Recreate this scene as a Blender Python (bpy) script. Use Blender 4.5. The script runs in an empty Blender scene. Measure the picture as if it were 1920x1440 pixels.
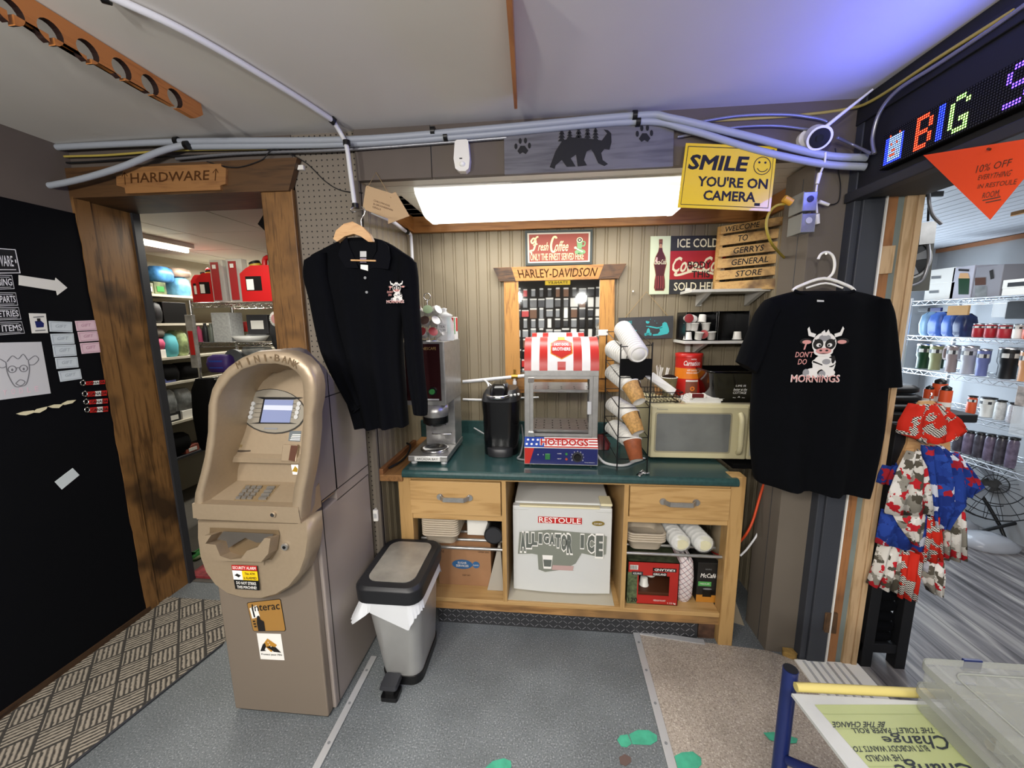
import bpy, bmesh, math, random
from mathutils import Vector, Matrix
from mathutils.geometry import tessellate_polygon
random.seed(7)
R = math.radians
SC = bpy.context.scene
COL = SC.collection

# ------------------------------------------------------------------ camera
FPX, PITCH, YAW, ROLL, CH = 730.0, R(9.1), R(5.6), R(0.65), 1.62
_fw = Vector((-math.sin(YAW)*math.cos(PITCH), math.cos(YAW)*math.cos(PITCH), -math.sin(PITCH)))
_rt = Vector((math.cos(YAW), math.sin(YAW), 0))
_up = _rt.cross(_fw)
CR = _rt*math.cos(ROLL) - _up*math.sin(ROLL)
CU = _up*math.cos(ROLL) + _rt*math.sin(ROLL)
CF = _fw
CC = Vector((0, 0, CH))
cd = bpy.data.cameras.new('camera')
cam = bpy.data.objects.new('camera', cd); COL.objects.link(cam)
cd.sensor_width = 36.0; cd.lens = 36.0*FPX/1920.0; cd.clip_start = 0.02
cam.matrix_world = Matrix(((CR.x, CU.x, -CF.x, 0), (CR.y, CU.y, -CF.y, 0), (CR.z, CU.z, -CF.z, CH), (0, 0, 0, 1)))
SC.camera = cam
def ray(px, py): return CR*((px-960)/FPX) + CU*((720-py)/FPX) + CF
def PX(px, py, X): d = ray(px, py); return CC + d*(X/d.x)       # the point of a sight line on a plane of the room
def PY(px, py, Y): d = ray(px, py); return CC + d*(Y/d.y)
def PZ(px, py, Z): d = ray(px, py); return CC + d*((Z-CH)/d.z)

# ------------------------------------------------------------------ world, lights, exposure
vs = SC.view_settings
SC.display_settings.display_device = 'sRGB'
vs.view_transform = 'Standard'; vs.look = 'None'; vs.gamma = 1.0; vs.use_curve_mapping = False
vs.exposure = 0.5
wd = bpy.data.worlds.new('world'); SC.world = wd; wd.use_nodes = True
wd.node_tree.nodes['Background'].inputs[0].default_value = (0.55, 0.75, 1.0, 1)
wd.node_tree.nodes['Background'].inputs[1].default_value = 2.0
def area(name, loc, rot, sx, sy, power, col=(1, 1, 1)):
    l = bpy.data.lights.new(name, 'AREA'); l.shape = 'RECTANGLE'; l.size = sx; l.size_y = sy
    l.energy = power; l.color = col
    o = bpy.data.objects.new(name, l); COL.objects.link(o); o.location = loc; o.rotation_euler = rot
    return o
def bulb(name, loc, power, r, col):
    l = bpy.data.lights.new(name, 'POINT'); l.energy = power; l.shadow_soft_size = r; l.color = col
    o = bpy.data.objects.new(name, l); COL.objects.link(o); o.location = loc
area('store_lamp', (-0.9, -0.8, 2.36), (0, 0, 0), 1.2, 0.3, 36, (1, .96, .91))
area('store_lamp', (0.6, -1.2, 2.36), (0, 0, 0), 1.2, 0.3, 34, (1, .96, .91))
bulb('store_bulb', (-0.5, -1.0, 1.98), 66, .07, (1, .96, .91))
bulb('store_bulb', (-1.3, -0.5, 1.98), 34, .07, (1, .96, .91))
bulb('store_bulb', (0.5, -1.5, 1.98), 40, .07, (1, .96, .91))
area('alcove_lamp', (-0.03, 2.12, 2.13), (0, 0, 0), 1.2, 0.2, 8, (1, .98, .94))
area('hardware_lamp', (-3.1, 4.0, 2.2), (0, 0, 0), 0.2, 2.0, 30, (1, .96, .86))
area('hardware_lamp', (-2.1, 2.5, 2.2), (0, 0, 0), 0.5, 0.5, 7, (1, .96, .86))
area('shop_room_lamp', (2.3, 1.9, 2.18), (0, 0, 0), 0.6, 2.4, 17, (.95, .97, 1))
area('window_daylight', (2.7, 3.80, 1.25), (R(-90), 0, 0), 0.9, 0.9, 18, (.75, .88, 1))

# ------------------------------------------------------------------ materials
def lin(h):
    h = h.lstrip('#'); out = []
    for i in (0, 2, 4):
        c = int(h[i:i+2], 16)/255
        out.append(c/12.92 if c <= .04045 else ((c+.055)/1.055)**2.4)
    return (out[0], out[1], out[2], 1)
MATS = {}
def newmat(name):
    m = bpy.data.materials.new(name); m.use_nodes = True; MATS[name] = m
    nt = m.node_tree; return m, nt, nt.nodes['Principled BSDF']
def N(nt, typ, **kw):
    n = nt.nodes.new(typ)
    for k, v in kw.items():
        if k.startswith('i_'): n.inputs[k[2:].replace('_', ' ')].default_value = v
        else: setattr(n, k, v)
    return n
def coords(nt, scale=(1, 1, 1), rot=(0, 0, 0)):
    t = N(nt, 'ShaderNodeTexCoord'); mp = N(nt, 'ShaderNodeMapping')
    mp.inputs['Scale'].default_value = scale; mp.inputs['Rotation'].default_value = rot
    nt.links.new(t.outputs['Object'], mp.inputs['Vector']); return mp.outputs[0]
def ramp(nt, fac, stops):
    r = N(nt, 'ShaderNodeValToRGB'); e = r.color_ramp.elements
    while len(e) < len(stops): e.new(.5)
    for k, (p, c) in enumerate(stops): e[k].position = p; e[k].color = lin(c) if isinstance(c, str) else c
    nt.links.new(fac, r.inputs[0]); return r.outputs[0]
def mixc(nt, fac, a, b, mode='MIX'):
    m = N(nt, 'ShaderNodeMix', data_type='RGBA', blend_type=mode)
    for s, v in ((0, fac), (6, a), (7, b)):
        if hasattr(v, 'is_output'): nt.links.new(v, m.inputs[s])
        else: m.inputs[s].default_value = v
    return m.outputs[2]
def mth(nt, op, a, b=None, c=None):
    m = N(nt, 'ShaderNodeMath', operation=op)
    for i, v in enumerate((a, b, c)):
        if v is None: continue
        if hasattr(v, 'is_output'): nt.links.new(v, m.inputs[i])
        else: m.inputs[i].default_value = v
    return m.outputs[0]
def bump(nt, bs, h, st=.3, d=.002):
    b = N(nt, 'ShaderNodeBump'); b.inputs['Strength'].default_value = st; b.inputs['Distance'].default_value = d
    nt.links.new(h, b.inputs['Height']); nt.links.new(b.outputs[0], bs.inputs['Normal'])
def mat(name, hx, rough=.55, metal=0, noise=0, ns=12, emit=None, es=0, trans=0, ior=1.45, alpha=1, bmp=0, coat=0):
    if name in MATS: return MATS[name]
    m, nt, b = newmat(name); c = lin(hx)
    b.inputs['Base Color'].default_value = c; b.inputs['Roughness'].default_value = rough
    b.inputs['Metallic'].default_value = metal; b.inputs['IOR'].default_value = ior
    b.inputs['Transmission Weight'].default_value = trans; b.inputs['Alpha'].default_value = alpha
    b.inputs['Coat Weight'].default_value = coat
    if rough >= .8: b.inputs['Specular IOR Level'].default_value = .12
    if noise or bmp:
        n = N(nt, 'ShaderNodeTexNoise', i_Scale=float(ns), i_Detail=4.0); nt.links.new(coords(nt), n.inputs['Vector'])
        if noise:
            lo = tuple(x*(1-noise) for x in c[:3])+(1,); hi = tuple(min(1, x*(1+noise)) for x in c[:3])+(1,)
            nt.links.new(ramp(nt, n.outputs[0], [(.3, lo), (.7, hi)]), b.inputs['Base Color'])
        if bmp: bump(nt, b, n.outputs[0], bmp)
    if emit:
        b.inputs['Emission Color'].default_value = lin(emit); b.inputs['Emission Strength'].default_value = es
    return m
def wood(name, a, b_, dark=None, axis='x', sc=1.0, rough=.5, damt=.5):
    m, nt, b = newmat(name)
    s = {'x': (1.2, 14, 14), 'y': (14, 1.2, 14), 'z': (14, 14, 1.2)}[axis]
    s = tuple(v*sc for v in s)
    n = N(nt, 'ShaderNodeTexNoise', i_Scale=2.2, i_Detail=6.0, i_Distortion=1.2); nt.links.new(coords(nt, s), n.inputs['Vector'])
    n2 = N(nt, 'ShaderNodeTexNoise', i_Scale=9.0, i_Detail=3.0); nt.links.new(coords(nt, s), n2.inputs['Vector'])
    f = mth(nt, 'ADD', mth(nt, 'MULTIPLY', n.outputs[0], .7), mth(nt, 'MULTIPLY', n2.outputs[0], .3))
    c = ramp(nt, f, [(.36, b_), (.5, a), (.62, a), (.7, b_)])
    if dark:
        n3 = N(nt, 'ShaderNodeTexNoise', i_Scale=4.5*sc, i_Detail=2.0); nt.links.new(coords(nt), n3.inputs['Vector'])
        k = ramp(nt, n3.outputs[0], [(.5, (0, 0, 0, 1)), (.68, (damt,)*3+(1,))])
        c = mixc(nt, k, c, lin(dark))
    nt.links.new(c, b.inputs['Base Color']); b.inputs['Roughness'].default_value = rough
    bump(nt, b, f, .15)
    return m
def speckle(name, base, hi, lo, sc=180, rough=.45):
    m, nt, b = newmat(name); v = coords(nt)
    n = N(nt, 'ShaderNodeTexNoise', i_Scale=float(sc), i_Detail=2.0); nt.links.new(v, n.inputs['Vector'])
    n2 = N(nt, 'ShaderNodeTexNoise', i_Scale=3.0, i_Detail=5.0); nt.links.new(v, n2.inputs['Vector'])
    c = ramp(nt, n.outputs[0], [(.34, lo), (.45, base), (.58, base), (.68, hi)])
    w = ramp(nt, n2.outputs[0], [(.35, (.78, .78, .78, 1)), (.65, (1.08, 1.08, 1.08, 1))])
    nt.links.new(mixc(nt, 1.0, c, w, 'MULTIPLY'), b.inputs['Base Color']); b.inputs['Roughness'].default_value = rough
    return m
WHITE = mat('white_paint', '#e6e4dd', .5); BLACK = mat('black_plastic', '#0c0c0d', .35); BLACKM = mat('black_matte', '#0a0a0b', .8)
DGREY = mat('dark_grey', '#2b2c30', .5); GREY = mat('grey_plastic', '#77797b', .5); LGREY = mat('light_grey', '#b4b5b5', .5)
CHROME = mat('chrome', '#c9c9c9', .18, 1); STEEL = mat('brushed_steel', '#aaa9a6', .32, .75, .1, 30); ALU = mat('aluminium', '#bcbdbe', .4, .4)
RED = mat('red', '#b41f1c', .45); ORANGE = mat('orange', '#d8531c', .5); YELLOW = mat('yellow', '#e0bb13', .45)
GREEN = mat('green', '#2f7d3a', .5); BLUE = mat('blue', '#22439a', .5); TEAL = mat('teal', '#2aa8b4', .5); CREAM = mat('cream', '#d8d0ae', .5)
PAPER = mat('paper', '#d9d8d2', .8); PINKP = mat('pink_paper', '#d9bcc6', .8); BLUEP = mat('bluish_paper', '#c4cdd3', .8)
INK = mat('ink', '#15110f', .7); WHITEP = mat('white_print', '#e8e6e0', .6); PINK = mat('pink_print', '#d49a93', .7)
GLASS = mat('clear_glass', '#ffffff', .03, trans=1, ior=1.2)
CLEARP = mat('clear_plastic', '#e9edee', .25, alpha=.32)
CARD = mat('cardboard', '#a98057', .8, noise=.08); CORRU = mat('kraft_card', '#b08d62', .8, noise=.06)
BROWN = mat('brown', '#4c2a18', .5); DRED = mat('dark_red', '#5b1415', .4); PURPLE = mat('purple', '#3a2366', .5); NAVY = mat('navy', '#17215c', .45)
PINKC = mat('pink_cloth', '#b8486a', .7); AQUA = mat('aqua_cloth', '#4fa3ae', .7); TAN = mat('tan', '#c59a6c', .5)

# ------------------------------------------------------------------ mesh builder
class MB:
    def __init__(s): s.v = []; s.f = []; s.fm = []; s.fs = []; s.mats = []; s.M = Matrix.Identity(4)
    def mi(s, m):
        if m not in s.mats: s.mats.append(m)
        return s.mats.index(m)
    def add(s, vs_, fs_, m, smooth=False):
        o = len(s.v); k = s.mi(m)
        s.v += [s.M @ Vector(p) for p in vs_]
        for f in fs_: s.f.append([i+o for i in f]); s.fm.append(k); s.fs.append(smooth)
        return s
    def box(s, x0, x1, y0, y1, z0, z1, m):
        p = [(x, y, z) for x in (x0, x1) for y in (y0, y1) for z in (z0, z1)]
        return s.add(p, [(0, 1, 3, 2), (4, 6, 7, 5), (0, 4, 5, 1), (2, 3, 7, 6), (0, 2, 6, 4), (1, 5, 7, 3)], m)
    def hexa(s, p, m):  # 4 bottom + 4 top corners, both anticlockwise
        return s.add(p, [(3, 2, 1, 0), (4, 5, 6, 7), (0, 1, 5, 4), (1, 2, 6, 5), (2, 3, 7, 6), (3, 0, 4, 7)], m)
    def loft(s, rings, m, caps=True, smooth=True, closed=True):
        n = len(rings[0]); vv = [p for r in rings for p in r]; ff = []
        for a in range(len(rings)-1):
            for i in range(n if closed else n-1):
                j = (i+1) % n; ff.append((a*n+i, a*n+j, (a+1)*n+j, (a+1)*n+i))
        s.add(vv, ff, m, smooth)
        if caps and closed:
            s.add(list(rings[0]), [tuple(reversed(range(n)))], m); s.add(list(rings[-1]), [tuple(range(n))], m)
        return s
    def cyl(s, a, b, r0, m, r1=None, seg=14, caps=True, smooth=True):
        a, b = Vector(a), Vector(b); r1 = r0 if r1 is None else r1
        d = (b-a).normalized(); u = d.orthogonal().normalized(); w = d.cross(u)
        rg = [[p+(u*math.cos(t)+w*math.sin(t))*r for t in [2*math.pi*i/seg for i in range(seg)]] for p, r in ((a, r0), (b, r1))]
        return s.loft(rg, m, caps, smooth)
    def tube(s, pts, r, m, seg=8, n=0, caps=True, sx=1.0):
        pts = [Vector(p) for p in pts]
        if n: pts = spline(pts, n)
        rs = r if isinstance(r, (list, tuple)) else [r]*len(pts)
        if len(rs) != len(pts):
            k = len(rs)-1; rs = [rs[min(k, int(i/(len(pts)-1)*k))]*(1-((i/(len(pts)-1)*k) % 1)) + rs[min(k, int(i/(len(pts)-1)*k)+1)]*((i/(len(pts)-1)*k) % 1) for i in range(len(pts))]
        rings = []; u = None
        for i, p in enumerate(pts):
            d = (pts[min(i+1, len(pts)-1)]-pts[max(i-1, 0)])
            d = d.normalized() if d.length > 1e-9 else Vector((0, 0, 1))
            u = d.orthogonal().normalized() if u is None else (u-d*u.dot(d)).normalized()
            w = d.cross(u)
            rings.append([p+(u*math.cos(t)*sx+w*math.sin(t))*rs[i] for t in [2*math.pi*k/seg for k in range(seg)]])
        return s.loft(rings, m, caps)
    def lathe(s, prof, m, c=(0, 0, 0), seg=20, smooth=True, caps=True):
        c = Vector(c)
        rg = [[c+Vector((r*math.cos(t), r*math.sin(t), z)) for t in [2*math.pi*i/seg for i in range(seg)]] for r, z in prof]
        return s.loft(rg, m, caps, smooth)
    def sphere(s, c, r, m, seg=12, sz=1.0):
        pr = [(max(1e-4, r*math.sin(math.pi*i/8)), -r*sz*math.cos(math.pi*i/8)) for i in range(9)]
        return s.lathe(pr, m, c, seg)
    def prism(s, poly, d0, d1, m, plane='xz', side=None):
        f = {'xz': lambda a, b, d: (a, d, b), 'xy': lambda a, b, d: (a, b, d), 'yz': lambda a, b, d: (d, a, b)}[plane]
        n = len(poly); tri = tessellate_polygon([[Vector((a, b, 0)) for a, b in poly]])
        A = [f(a, b, d0) for a, b in poly]; B = [f(a, b, d1) for a, b in poly]
        s.add(A, [tuple(t) for t in tri], m); s.add(B, [tuple(reversed(t)) for t in tri], m)
        return s.add(A+B, [(i, (i+1) % n, n+(i+1) % n, n+i) for i in range(n)], side or m)
    def ring(s, outer, inner, d0, d1, m, plane='xz'):   # a plate with a hole, both loops of equal count
        f = {'xz': lambda a, b, d: (a, d, b), 'xy': lambda a, b, d: (a, b, d), 'yz': lambda a, b, d: (d, a, b)}[plane]
        n = len(outer); L = [[f(a, b, d) for a, b in lp] for lp, d in ((outer, d0), (inner, d0), (inner, d1), (outer, d1))]
        vv = sum(L, []); ff = []
        for k in range(4):
            for i in range(n): j = (i+1) % n; ff.append((k*n+i, k*n+j, ((k+1) % 4)*n+j, ((k+1) % 4)*n+i))
        return s.add(vv, ff, m)
    def grid(s, fn, nu, nv, m, smooth=True, wrap=False):
        vv = [fn(i/nu, j/nv) for j in range(nv+1) for i in range(nu+(0 if wrap else 1))]; w = nu+(0 if wrap else 1)
        ff = [(j*w+i, j*w+(i+1) % w, (j+1)*w+(i+1) % w, (j+1)*w+i) for j in range(nv) for i in range(nu)]
        return s.add(vv, ff, m, smooth)
    def stroke(s, pts, w, m, y=0.0, d=.0006, n=0):   # a painted line in the local xz plane
        P = [Vector((a, b)) for a, b in pts]
        if n: P = [Vector((p.x, p.y)) for p in spline([Vector((p.x, p.y, 0)) for p in P], n)]
        L, Rr = [], []
        for i, p in enumerate(P):
            t = P[min(i+1, len(P)-1)]-P[max(i-1, 0)]
            t = t.normalized() if t.length > 1e-9 else Vector((1, 0))
            q = Vector((-t.y, t.x))*w/2; L.append(p+q); Rr.append(p-q)
        k = len(P); vv = [(a.x, y-d, a.y) for a in L]+[(a.x, y-d, a.y) for a in Rr]
        return s.add(vv, [(i, k+i, k+i+1, i+1) for i in range(k-1)], m)
    def disc(s, x, z, rx, m, rz=None, y=0.0, d=.0006, seg=20):
        rz = rx if rz is None else rz
        return s.prism([(x+rx*math.cos(t), z+rz*math.sin(t)) for t in [2*math.pi*i/seg for i in range(seg)]], y-d, y, m)
    def rect(s, x0, x1, z0, z1, m, y=0.0, d=.0006): return s.box(x0, x1, y-d, y, z0, z1, m)
    def poly(s, pts, m, y=0.0, d=.0006): return s.prism(pts, y-d, y, m)
    def text(s, body, x, z, h, m, w=None, shear=0, bold=0, y=0.0, d=.0008, rot=0, al='c', flip=1):
        vv, ff, (x0, x1, y0, y1) = glyphs(body, bold, shear)
        k = h/(y1-y0); kx = k if w is None else w/(x1-x0); wd_ = kx*(x1-x0)
        ox = {'c': -wd_/2, 'l': 0, 'r': -wd_}[al]; c, sn = math.cos(rot), math.sin(rot); out = []
        for a, b in vv:
            p, q = (a-x0)*kx+ox, (b-y0)*k-h/2
            out.append((x+(p*c-q*sn)*flip, y-d, z+p*sn+q*c))
        return s.add(out, ff, m)
    def build(s, name, parent=None, loc=None, rz=0, bevel=0, seg=2, weld=False, solid=0, sub=0):
        me = bpy.data.meshes.new(name)
        me.from_pydata([tuple(p) for p in s.v], [], s.f); me.update()
        for m in s.mats: me.materials.append(m)
        for p, k, sm in zip(me.polygons, s.fm, s.fs): p.material_index = k; p.use_smooth = sm
        bm = bmesh.new(); bm.from_mesh(me)
        if weld: bmesh.ops.remove_doubles(bm, verts=bm.verts, dist=1e-5)
        if not solid: bmesh.ops.recalc_face_normals(bm, faces=bm.faces)
        bm.to_mesh(me); bm.free()
        o = bpy.data.objects.new(name, me); COL.objects.link(o)
        if parent is not None: o.parent = parent
        if loc is not None: o.location = loc
        if rz: o.rotation_euler = (0, 0, rz)
        if solid:
            k = o.modifiers.new('thickness', 'SOLIDIFY'); k.thickness = solid; k.offset = 0
        if sub:
            k = o.modifiers.new('smooth', 'SUBSURF'); k.levels = sub; k.render_levels = sub
        if bevel:
            k = o.modifiers.new('bevel', 'BEVEL'); k.width = bevel; k.segments = seg; k.limit_method = 'ANGLE'; k.angle_limit = R(40)
        return o
def spline(P, n):
    out = []
    for i in range(len(P)-1):
        a, b, c, d = P[max(i-1, 0)], P[i], P[i+1], P[min(i+2, len(P)-1)]
        for k in range(n):
            t = k/n; out.append(.5*((2*b)+(c-a)*t+(2*a-5*b+4*c-d)*t*t+(3*b-a-3*c+d)*t**3))
    out.append(P[-1]); return out
_G = {}
def glyphs(body, bold, shear):
    k = (body, bold, shear)
    if k in _G: return _G[k]
    cu = bpy.data.curves.new('t', 'FONT'); cu.body = body; cu.resolution_u = 2; cu.shear = shear
    if bold: cu.bevel_depth = bold; cu.bevel_resolution = 0
    cu.fill_mode = 'FRONT'
    ob = bpy.data.objects.new('t', cu); me = ob.to_mesh()
    vv = [(v.co.x, v.co.y) for v in me.vertices]; ff = [tuple(p.vertices) for p in me.polygons if not bold or sum(me.vertices[i].co.z for i in p.vertices) > 1e-6]
    ob.to_mesh_clear(); bpy.data.objects.remove(ob); bpy.data.curves.remove(cu)
    us = sorted({i for f in ff for i in f}); ix = {u: k_ for k_, u in enumerate(us)}; vv = [vv[u] for u in us]; ff = [tuple(ix[i] for i in f) for f in ff]
    xs = [a for a, b in vv]; ys = [b for a, b in vv]
    _G[k] = (vv, ff, (min(xs), max(xs), min(ys), max(ys))); return _G[k]
def tag(o, label, cat, group=None, kind=None):
    if label: o['label'] = label
    if cat: o['category'] = cat
    if group: o['group'] = group
    if kind: o['kind'] = kind
    return o
def thing(name, label, cat, loc=(0, 0, 0), rz=0, group=None):
    o = bpy.data.objects.new(name, None); COL.objects.link(o); o.empty_display_size = .05
    o.location = loc; o.rotation_euler = (0, 0, rz); return tag(o, label, cat, group)
def struct(o): o['kind'] = 'structure'; return o
def dup(root, loc, rz=None, label=None, group=None, scale=None, rot=None):
    def cp(o, par):
        c = o.copy(); COL.objects.link(c); c.parent = par
        for ch in o.children: cp(ch, c)
        return c
    r = cp(root, None); r.location = loc
    if rz is not None: r.rotation_euler = (0, 0, rz)
    if rot is not None: r.rotation_euler = rot
    if scale: r.scale = scale
    if label: r['label'] = label
    if group: r['group'] = group
    return r
def rrect(x0, x1, z0, z1, r, n=4):
    out = []
    for cx, cz, a in ((x1-r, z0+r, -90), (x1-r, z1-r, 0), (x0+r, z1-r, 90), (x0+r, z0+r, 180)):
        for k in range(n+1): t = R(a+90*k/n); out.append((cx+r*math.cos(t), cz+r*math.sin(t)))
    return out
def ell(cx, cz, rx, rz, n=24): return [(cx+rx*math.cos(2*math.pi*i/n), cz+rz*math.sin(2*math.pi*i/n)) for i in range(n)]
# ------------------------------------------------------------------ the setting
FLOOR = speckle('floor_grey', '#686d6f', '#94989a', '#4f5457', 170, .5)
BEIGE = speckle('floor_beige', '#a1968a', '#c4bbae', '#81776c', 170, .55)
WALLT = mat('taupe_paint', '#645c52', .7, noise=.05, ns=3); FASC = mat('dark_taupe', '#5c534c', .7, noise=.07, ns=4)
BEAD = mat('beadboard_paint', '#877c66', .55); CEIL = mat('ceiling_paint', '#d6d3cd', .8, noise=.03, ns=2)
DARKW = mat('near_black_paint', '#1a1b20', .6); CHALK = mat('chalkboard_black', '#07080c', .82); SLATE = mat('slate_paint', '#35383f', .55)
STAIN = wood('stained_pine', '#7a5730', '#4f3519', '#20140b', 'z', 1.0, .5, .85)
STAINX = wood('stained_pine_header', '#543a20', '#392614', '#120b07', 'x', .7, .5, .95)
OAKZ = wood('oak_casing', '#7f5a30', '#553a1c', '#3d2711', 'z', 1.6, .5, .5)
BEAM = wood('varnished_beam', '#a06c38', '#83552a', None, 'x', .9, .4)
BEAMY = wood('varnished_beam_side', '#a06c38', '#83552a', None, 'y', .9, .4)
RAW = wood('raw_stud', '#c0a27c', '#a5875f', None, 'z', 1.0, .75); RAWO = wood('raw_brown_stud', '#99683e', '#7c512e', '#4d3420', 'z', 1.0, .75)
GB = mat('grey_green_board', '#76807c', .7, noise=.1, ns=8)
def pegmat():
    m, nt, b = newmat('pegboard_paint'); t = N(nt, 'ShaderNodeTexCoord'); s = N(nt, 'ShaderNodeSeparateXYZ'); nt.links.new(t.outputs['Object'], s.inputs[0])
    q = []
    for k in (0, 2):
        f = mth(nt, 'SUBTRACT', mth(nt, 'FRACT', mth(nt, 'DIVIDE', s.outputs[k], .0254)), .5); q.append(mth(nt, 'MULTIPLY', f, f))
    h = mth(nt, 'LESS_THAN', mth(nt, 'ADD', q[0], q[1]), .018)
    nt.links.new(mixc(nt, h, lin('#766d61'), lin('#0c0a09')), b.inputs['Base Color']); b.inputs['Roughness'].default_value = .7
    return m
PEG = pegmat()
def carpetmat():
    m, nt, b = newmat('basket_weave_carpet'); v = coords(nt, (1, 1, 1), (0, 0, R(45)))
    s = N(nt, 'ShaderNodeSeparateXYZ'); nt.links.new(v, s.inputs[0])
    a = mth(nt, 'DIVIDE', s.outputs[0], .107); c = mth(nt, 'DIVIDE', s.outputs[1], .107)
    fa = mth(nt, 'FRACT', a); fc = mth(nt, 'FRACT', c)
    ck = mth(nt, 'MODULO', mth(nt, 'ABSOLUTE', mth(nt, 'ADD', mth(nt, 'FLOOR', a), mth(nt, 'FLOOR', c))), 2)
    n = N(nt, 'ShaderNodeTexNoise', i_Scale=60.0, i_Detail=3.0); nt.links.new(v, n.inputs['Vector'])
    w = mth(nt, 'MULTIPLY', mth(nt, 'SUBTRACT', n.outputs[0], .5), .9)
    def st(f): return mth(nt, 'SINE', mth(nt, 'MULTIPLY', mth(nt, 'ADD', f, mth(nt, 'MULTIPLY', w, .1)), 2*math.pi*6))
    x = mth(nt, 'ADD', mth(nt, 'MULTIPLY', st(fa), ck), mth(nt, 'MULTIPLY', st(fc), mth(nt, 'SUBTRACT', 1, ck)))
    x = mth(nt, 'ADD', mth(nt, 'MULTIPLY', x, .5), .5); x = mth(nt, 'ADD', x, w)
    def ed(f): return mth(nt, 'LESS_THAN', mth(nt, 'ABSOLUTE', mth(nt, 'SUBTRACT', f, .5)), .455)
    inn = mth(nt, 'MULTIPLY', ed(fa), ed(fc)); x = mth(nt, 'MULTIPLY', x, inn)
    nt.links.new(ramp(nt, x, [(.0, '#34312d'), (.35, '#625b51'), (.75, '#978e80')]), b.inputs['Base Color']); b.inputs['Roughness'].default_value = .95
    bump(nt, b, x, .6, .004); return m
CARPET = carpetmat()
def plankmat():
    m, nt, b = newmat('grey_plank_floor'); v = coords(nt, (9, .9, 1))
    n = N(nt, 'ShaderNodeTexNoise', i_Scale=2.0, i_Detail=8.0, i_Distortion=.8); nt.links.new(v, n.inputs['Vector'])
    c = ramp(nt, n.outputs[0], [(.3, '#3a3738'), (.5, '#6c6869'), (.66, '#98948f')])
    s = N(nt, 'ShaderNodeSeparateXYZ'); nt.links.new(coords(nt), s.inputs[0])
    g = mth(nt, 'LESS_THAN', mth(nt, 'FRACT', mth(nt, 'DIVIDE', s.outputs[0], .15)), .02)
    nt.links.new(mixc(nt, g, c, lin('#2a2829')), b.inputs['Base Color']); b.inputs['Roughness'].default_value = .42; return m
XL, XR, YF, YB = -2.29, 1.2, 1.8, 2.49
struct(MB().box(XL-.1, XR+.24, -3.3, 2.6, -.1, 0, FLOOR).build('floor'))
def sheet(name, pts, m, z): return MB().prism(pts, 0, z, m, 'xy').build(name)
struct(sheet('floor', [(.462, 1.862), (.78, 1.826), (1.075, 1.80), (1.19, 1.75), (1.19, -1), (.45, -1)], BEIGE, .004))
struct(sheet('floor', [(-1.7, 1.9), (-1.664, 1.599), (-1.773, 1.038), (-1.98, 0), (-2.29, 0), (-2.29, 1.9)], CARPET, .007))
struct(MB().tube([(-1.664, 1.605, .005), (-1.773, 1.038, .005), (-1.98, 0, .005)], .006, DGREY, 6).build('trim_1'))
def strip(name, a, b_, w):
    mb = MB(); a, b_ = Vector(a), Vector(b_); d = (b_-a).normalized(); q = Vector((-d.y, d.x))
    mb.prism([tuple(a+q*w), tuple(a-q*w), tuple(b_-q*w), tuple(b_+q*w)], .004, .009, ALU, 'xy')
    L = (b_-a).length
    for k in range(int(L/.16)):
        p = a+d*(.08+.16*k); mb.cyl((p.x, p.y, .009), (p.x, p.y, .0105), .006, GREY, seg=8)
    return struct(mb.build(name))
strip('trim_2', (-.852, 1.60), (-.846, .6), .014); strip('trim_3', (.455, 1.872), (.447, .4), .016); strip('trim_4', (.47, 1.862), (.785, 1.824), .014)
# ceiling and the walls of the shop
struct(MB().box(XL-.1, XR+.1, -3.3, YF+.05, 2.46, 2.56, CEIL).build('ceiling'))
struct(MB().box(XL-.1, XL, -3.3, YF+.25, 0, 2.46, FASC).build('wall_left'))
struct(MB().box(XL-.1, XR+.1, -3.3, -3.2, 0, 2.46, mat('far_wall', '#2a2724', .8)).build('wall_back'))
struct(MB().box(XR, XR+.23, -3.3, -.35, 0, 2.46, DARKW).build('wall_right'))
# chalkboard panel lining the left wall, wood strip and baseboard
struct(MB().box(XL, XL+.012, -3.2, 1.775, .035, 2.158, CHALK).build('wall_left'))
struct(MB().box(XL, XL+.02, -3.2, 1.79, 0, .035, wood('dark_baseboard', '#3d2a1a', '#241810', None, 'y')).build('baseboard_left'))
# hardware doorway
def live_edge(x, y0, y1, z0, z1, m):
    mb = MB(); n = 40
    def e(k): return y0+.0015*math.sin(k*2.3)+.002*math.sin(k*.9+1)+random.uniform(-.001, .001)
    P = [(e(k), z0+(z1-z0)*k/n) for k in range(n+1)]
    mb.prism(P+[(y1, z1), (y1, z0)], x, x+.016, m, 'yz'); return mb
struct(live_edge(XL+.0, 1.772, 1.84, 0, 2.235, STAIN).build('trim_5'))
struct(MB().box(XL, XL+.006, 1.838, 2.035, 0, 2.235, STAIN).build('trim_6'))
struct(MB().box(XL, XL+.02, 2.035, 2.075, 0, 2.235, DGREY).build('trim_7'))
mb = MB(); mb.box(-1.325, -1.172, 1.785, 1.805, 0, 2.228, OAKZ); struct(mb.build('trim_8', bevel=.003))
struct(MB().box(-1.30, -1.165, 1.805, 2.06, 0, 2.228, mat('jamb_dark_brown', '#3b2919', .7)).build('trim_9'))  # jamb behind the right casing, one even dark brown
pts = [PY(83, 317, 1.77), PY(557, 295, 1.77), PY(541, 357, 1.77), PY(112, 372, 1.77)]
mb = MB(); mb.prism([(p.x, p.z) for p in pts], 1.77, 1.80, STAINX); struct(mb.build('trim_10', bevel=.002))
struct(MB().box(-2.29, -1.3, 1.80, 2.06, 2.229, 2.26, STAINX).build('trim_11'))
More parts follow.
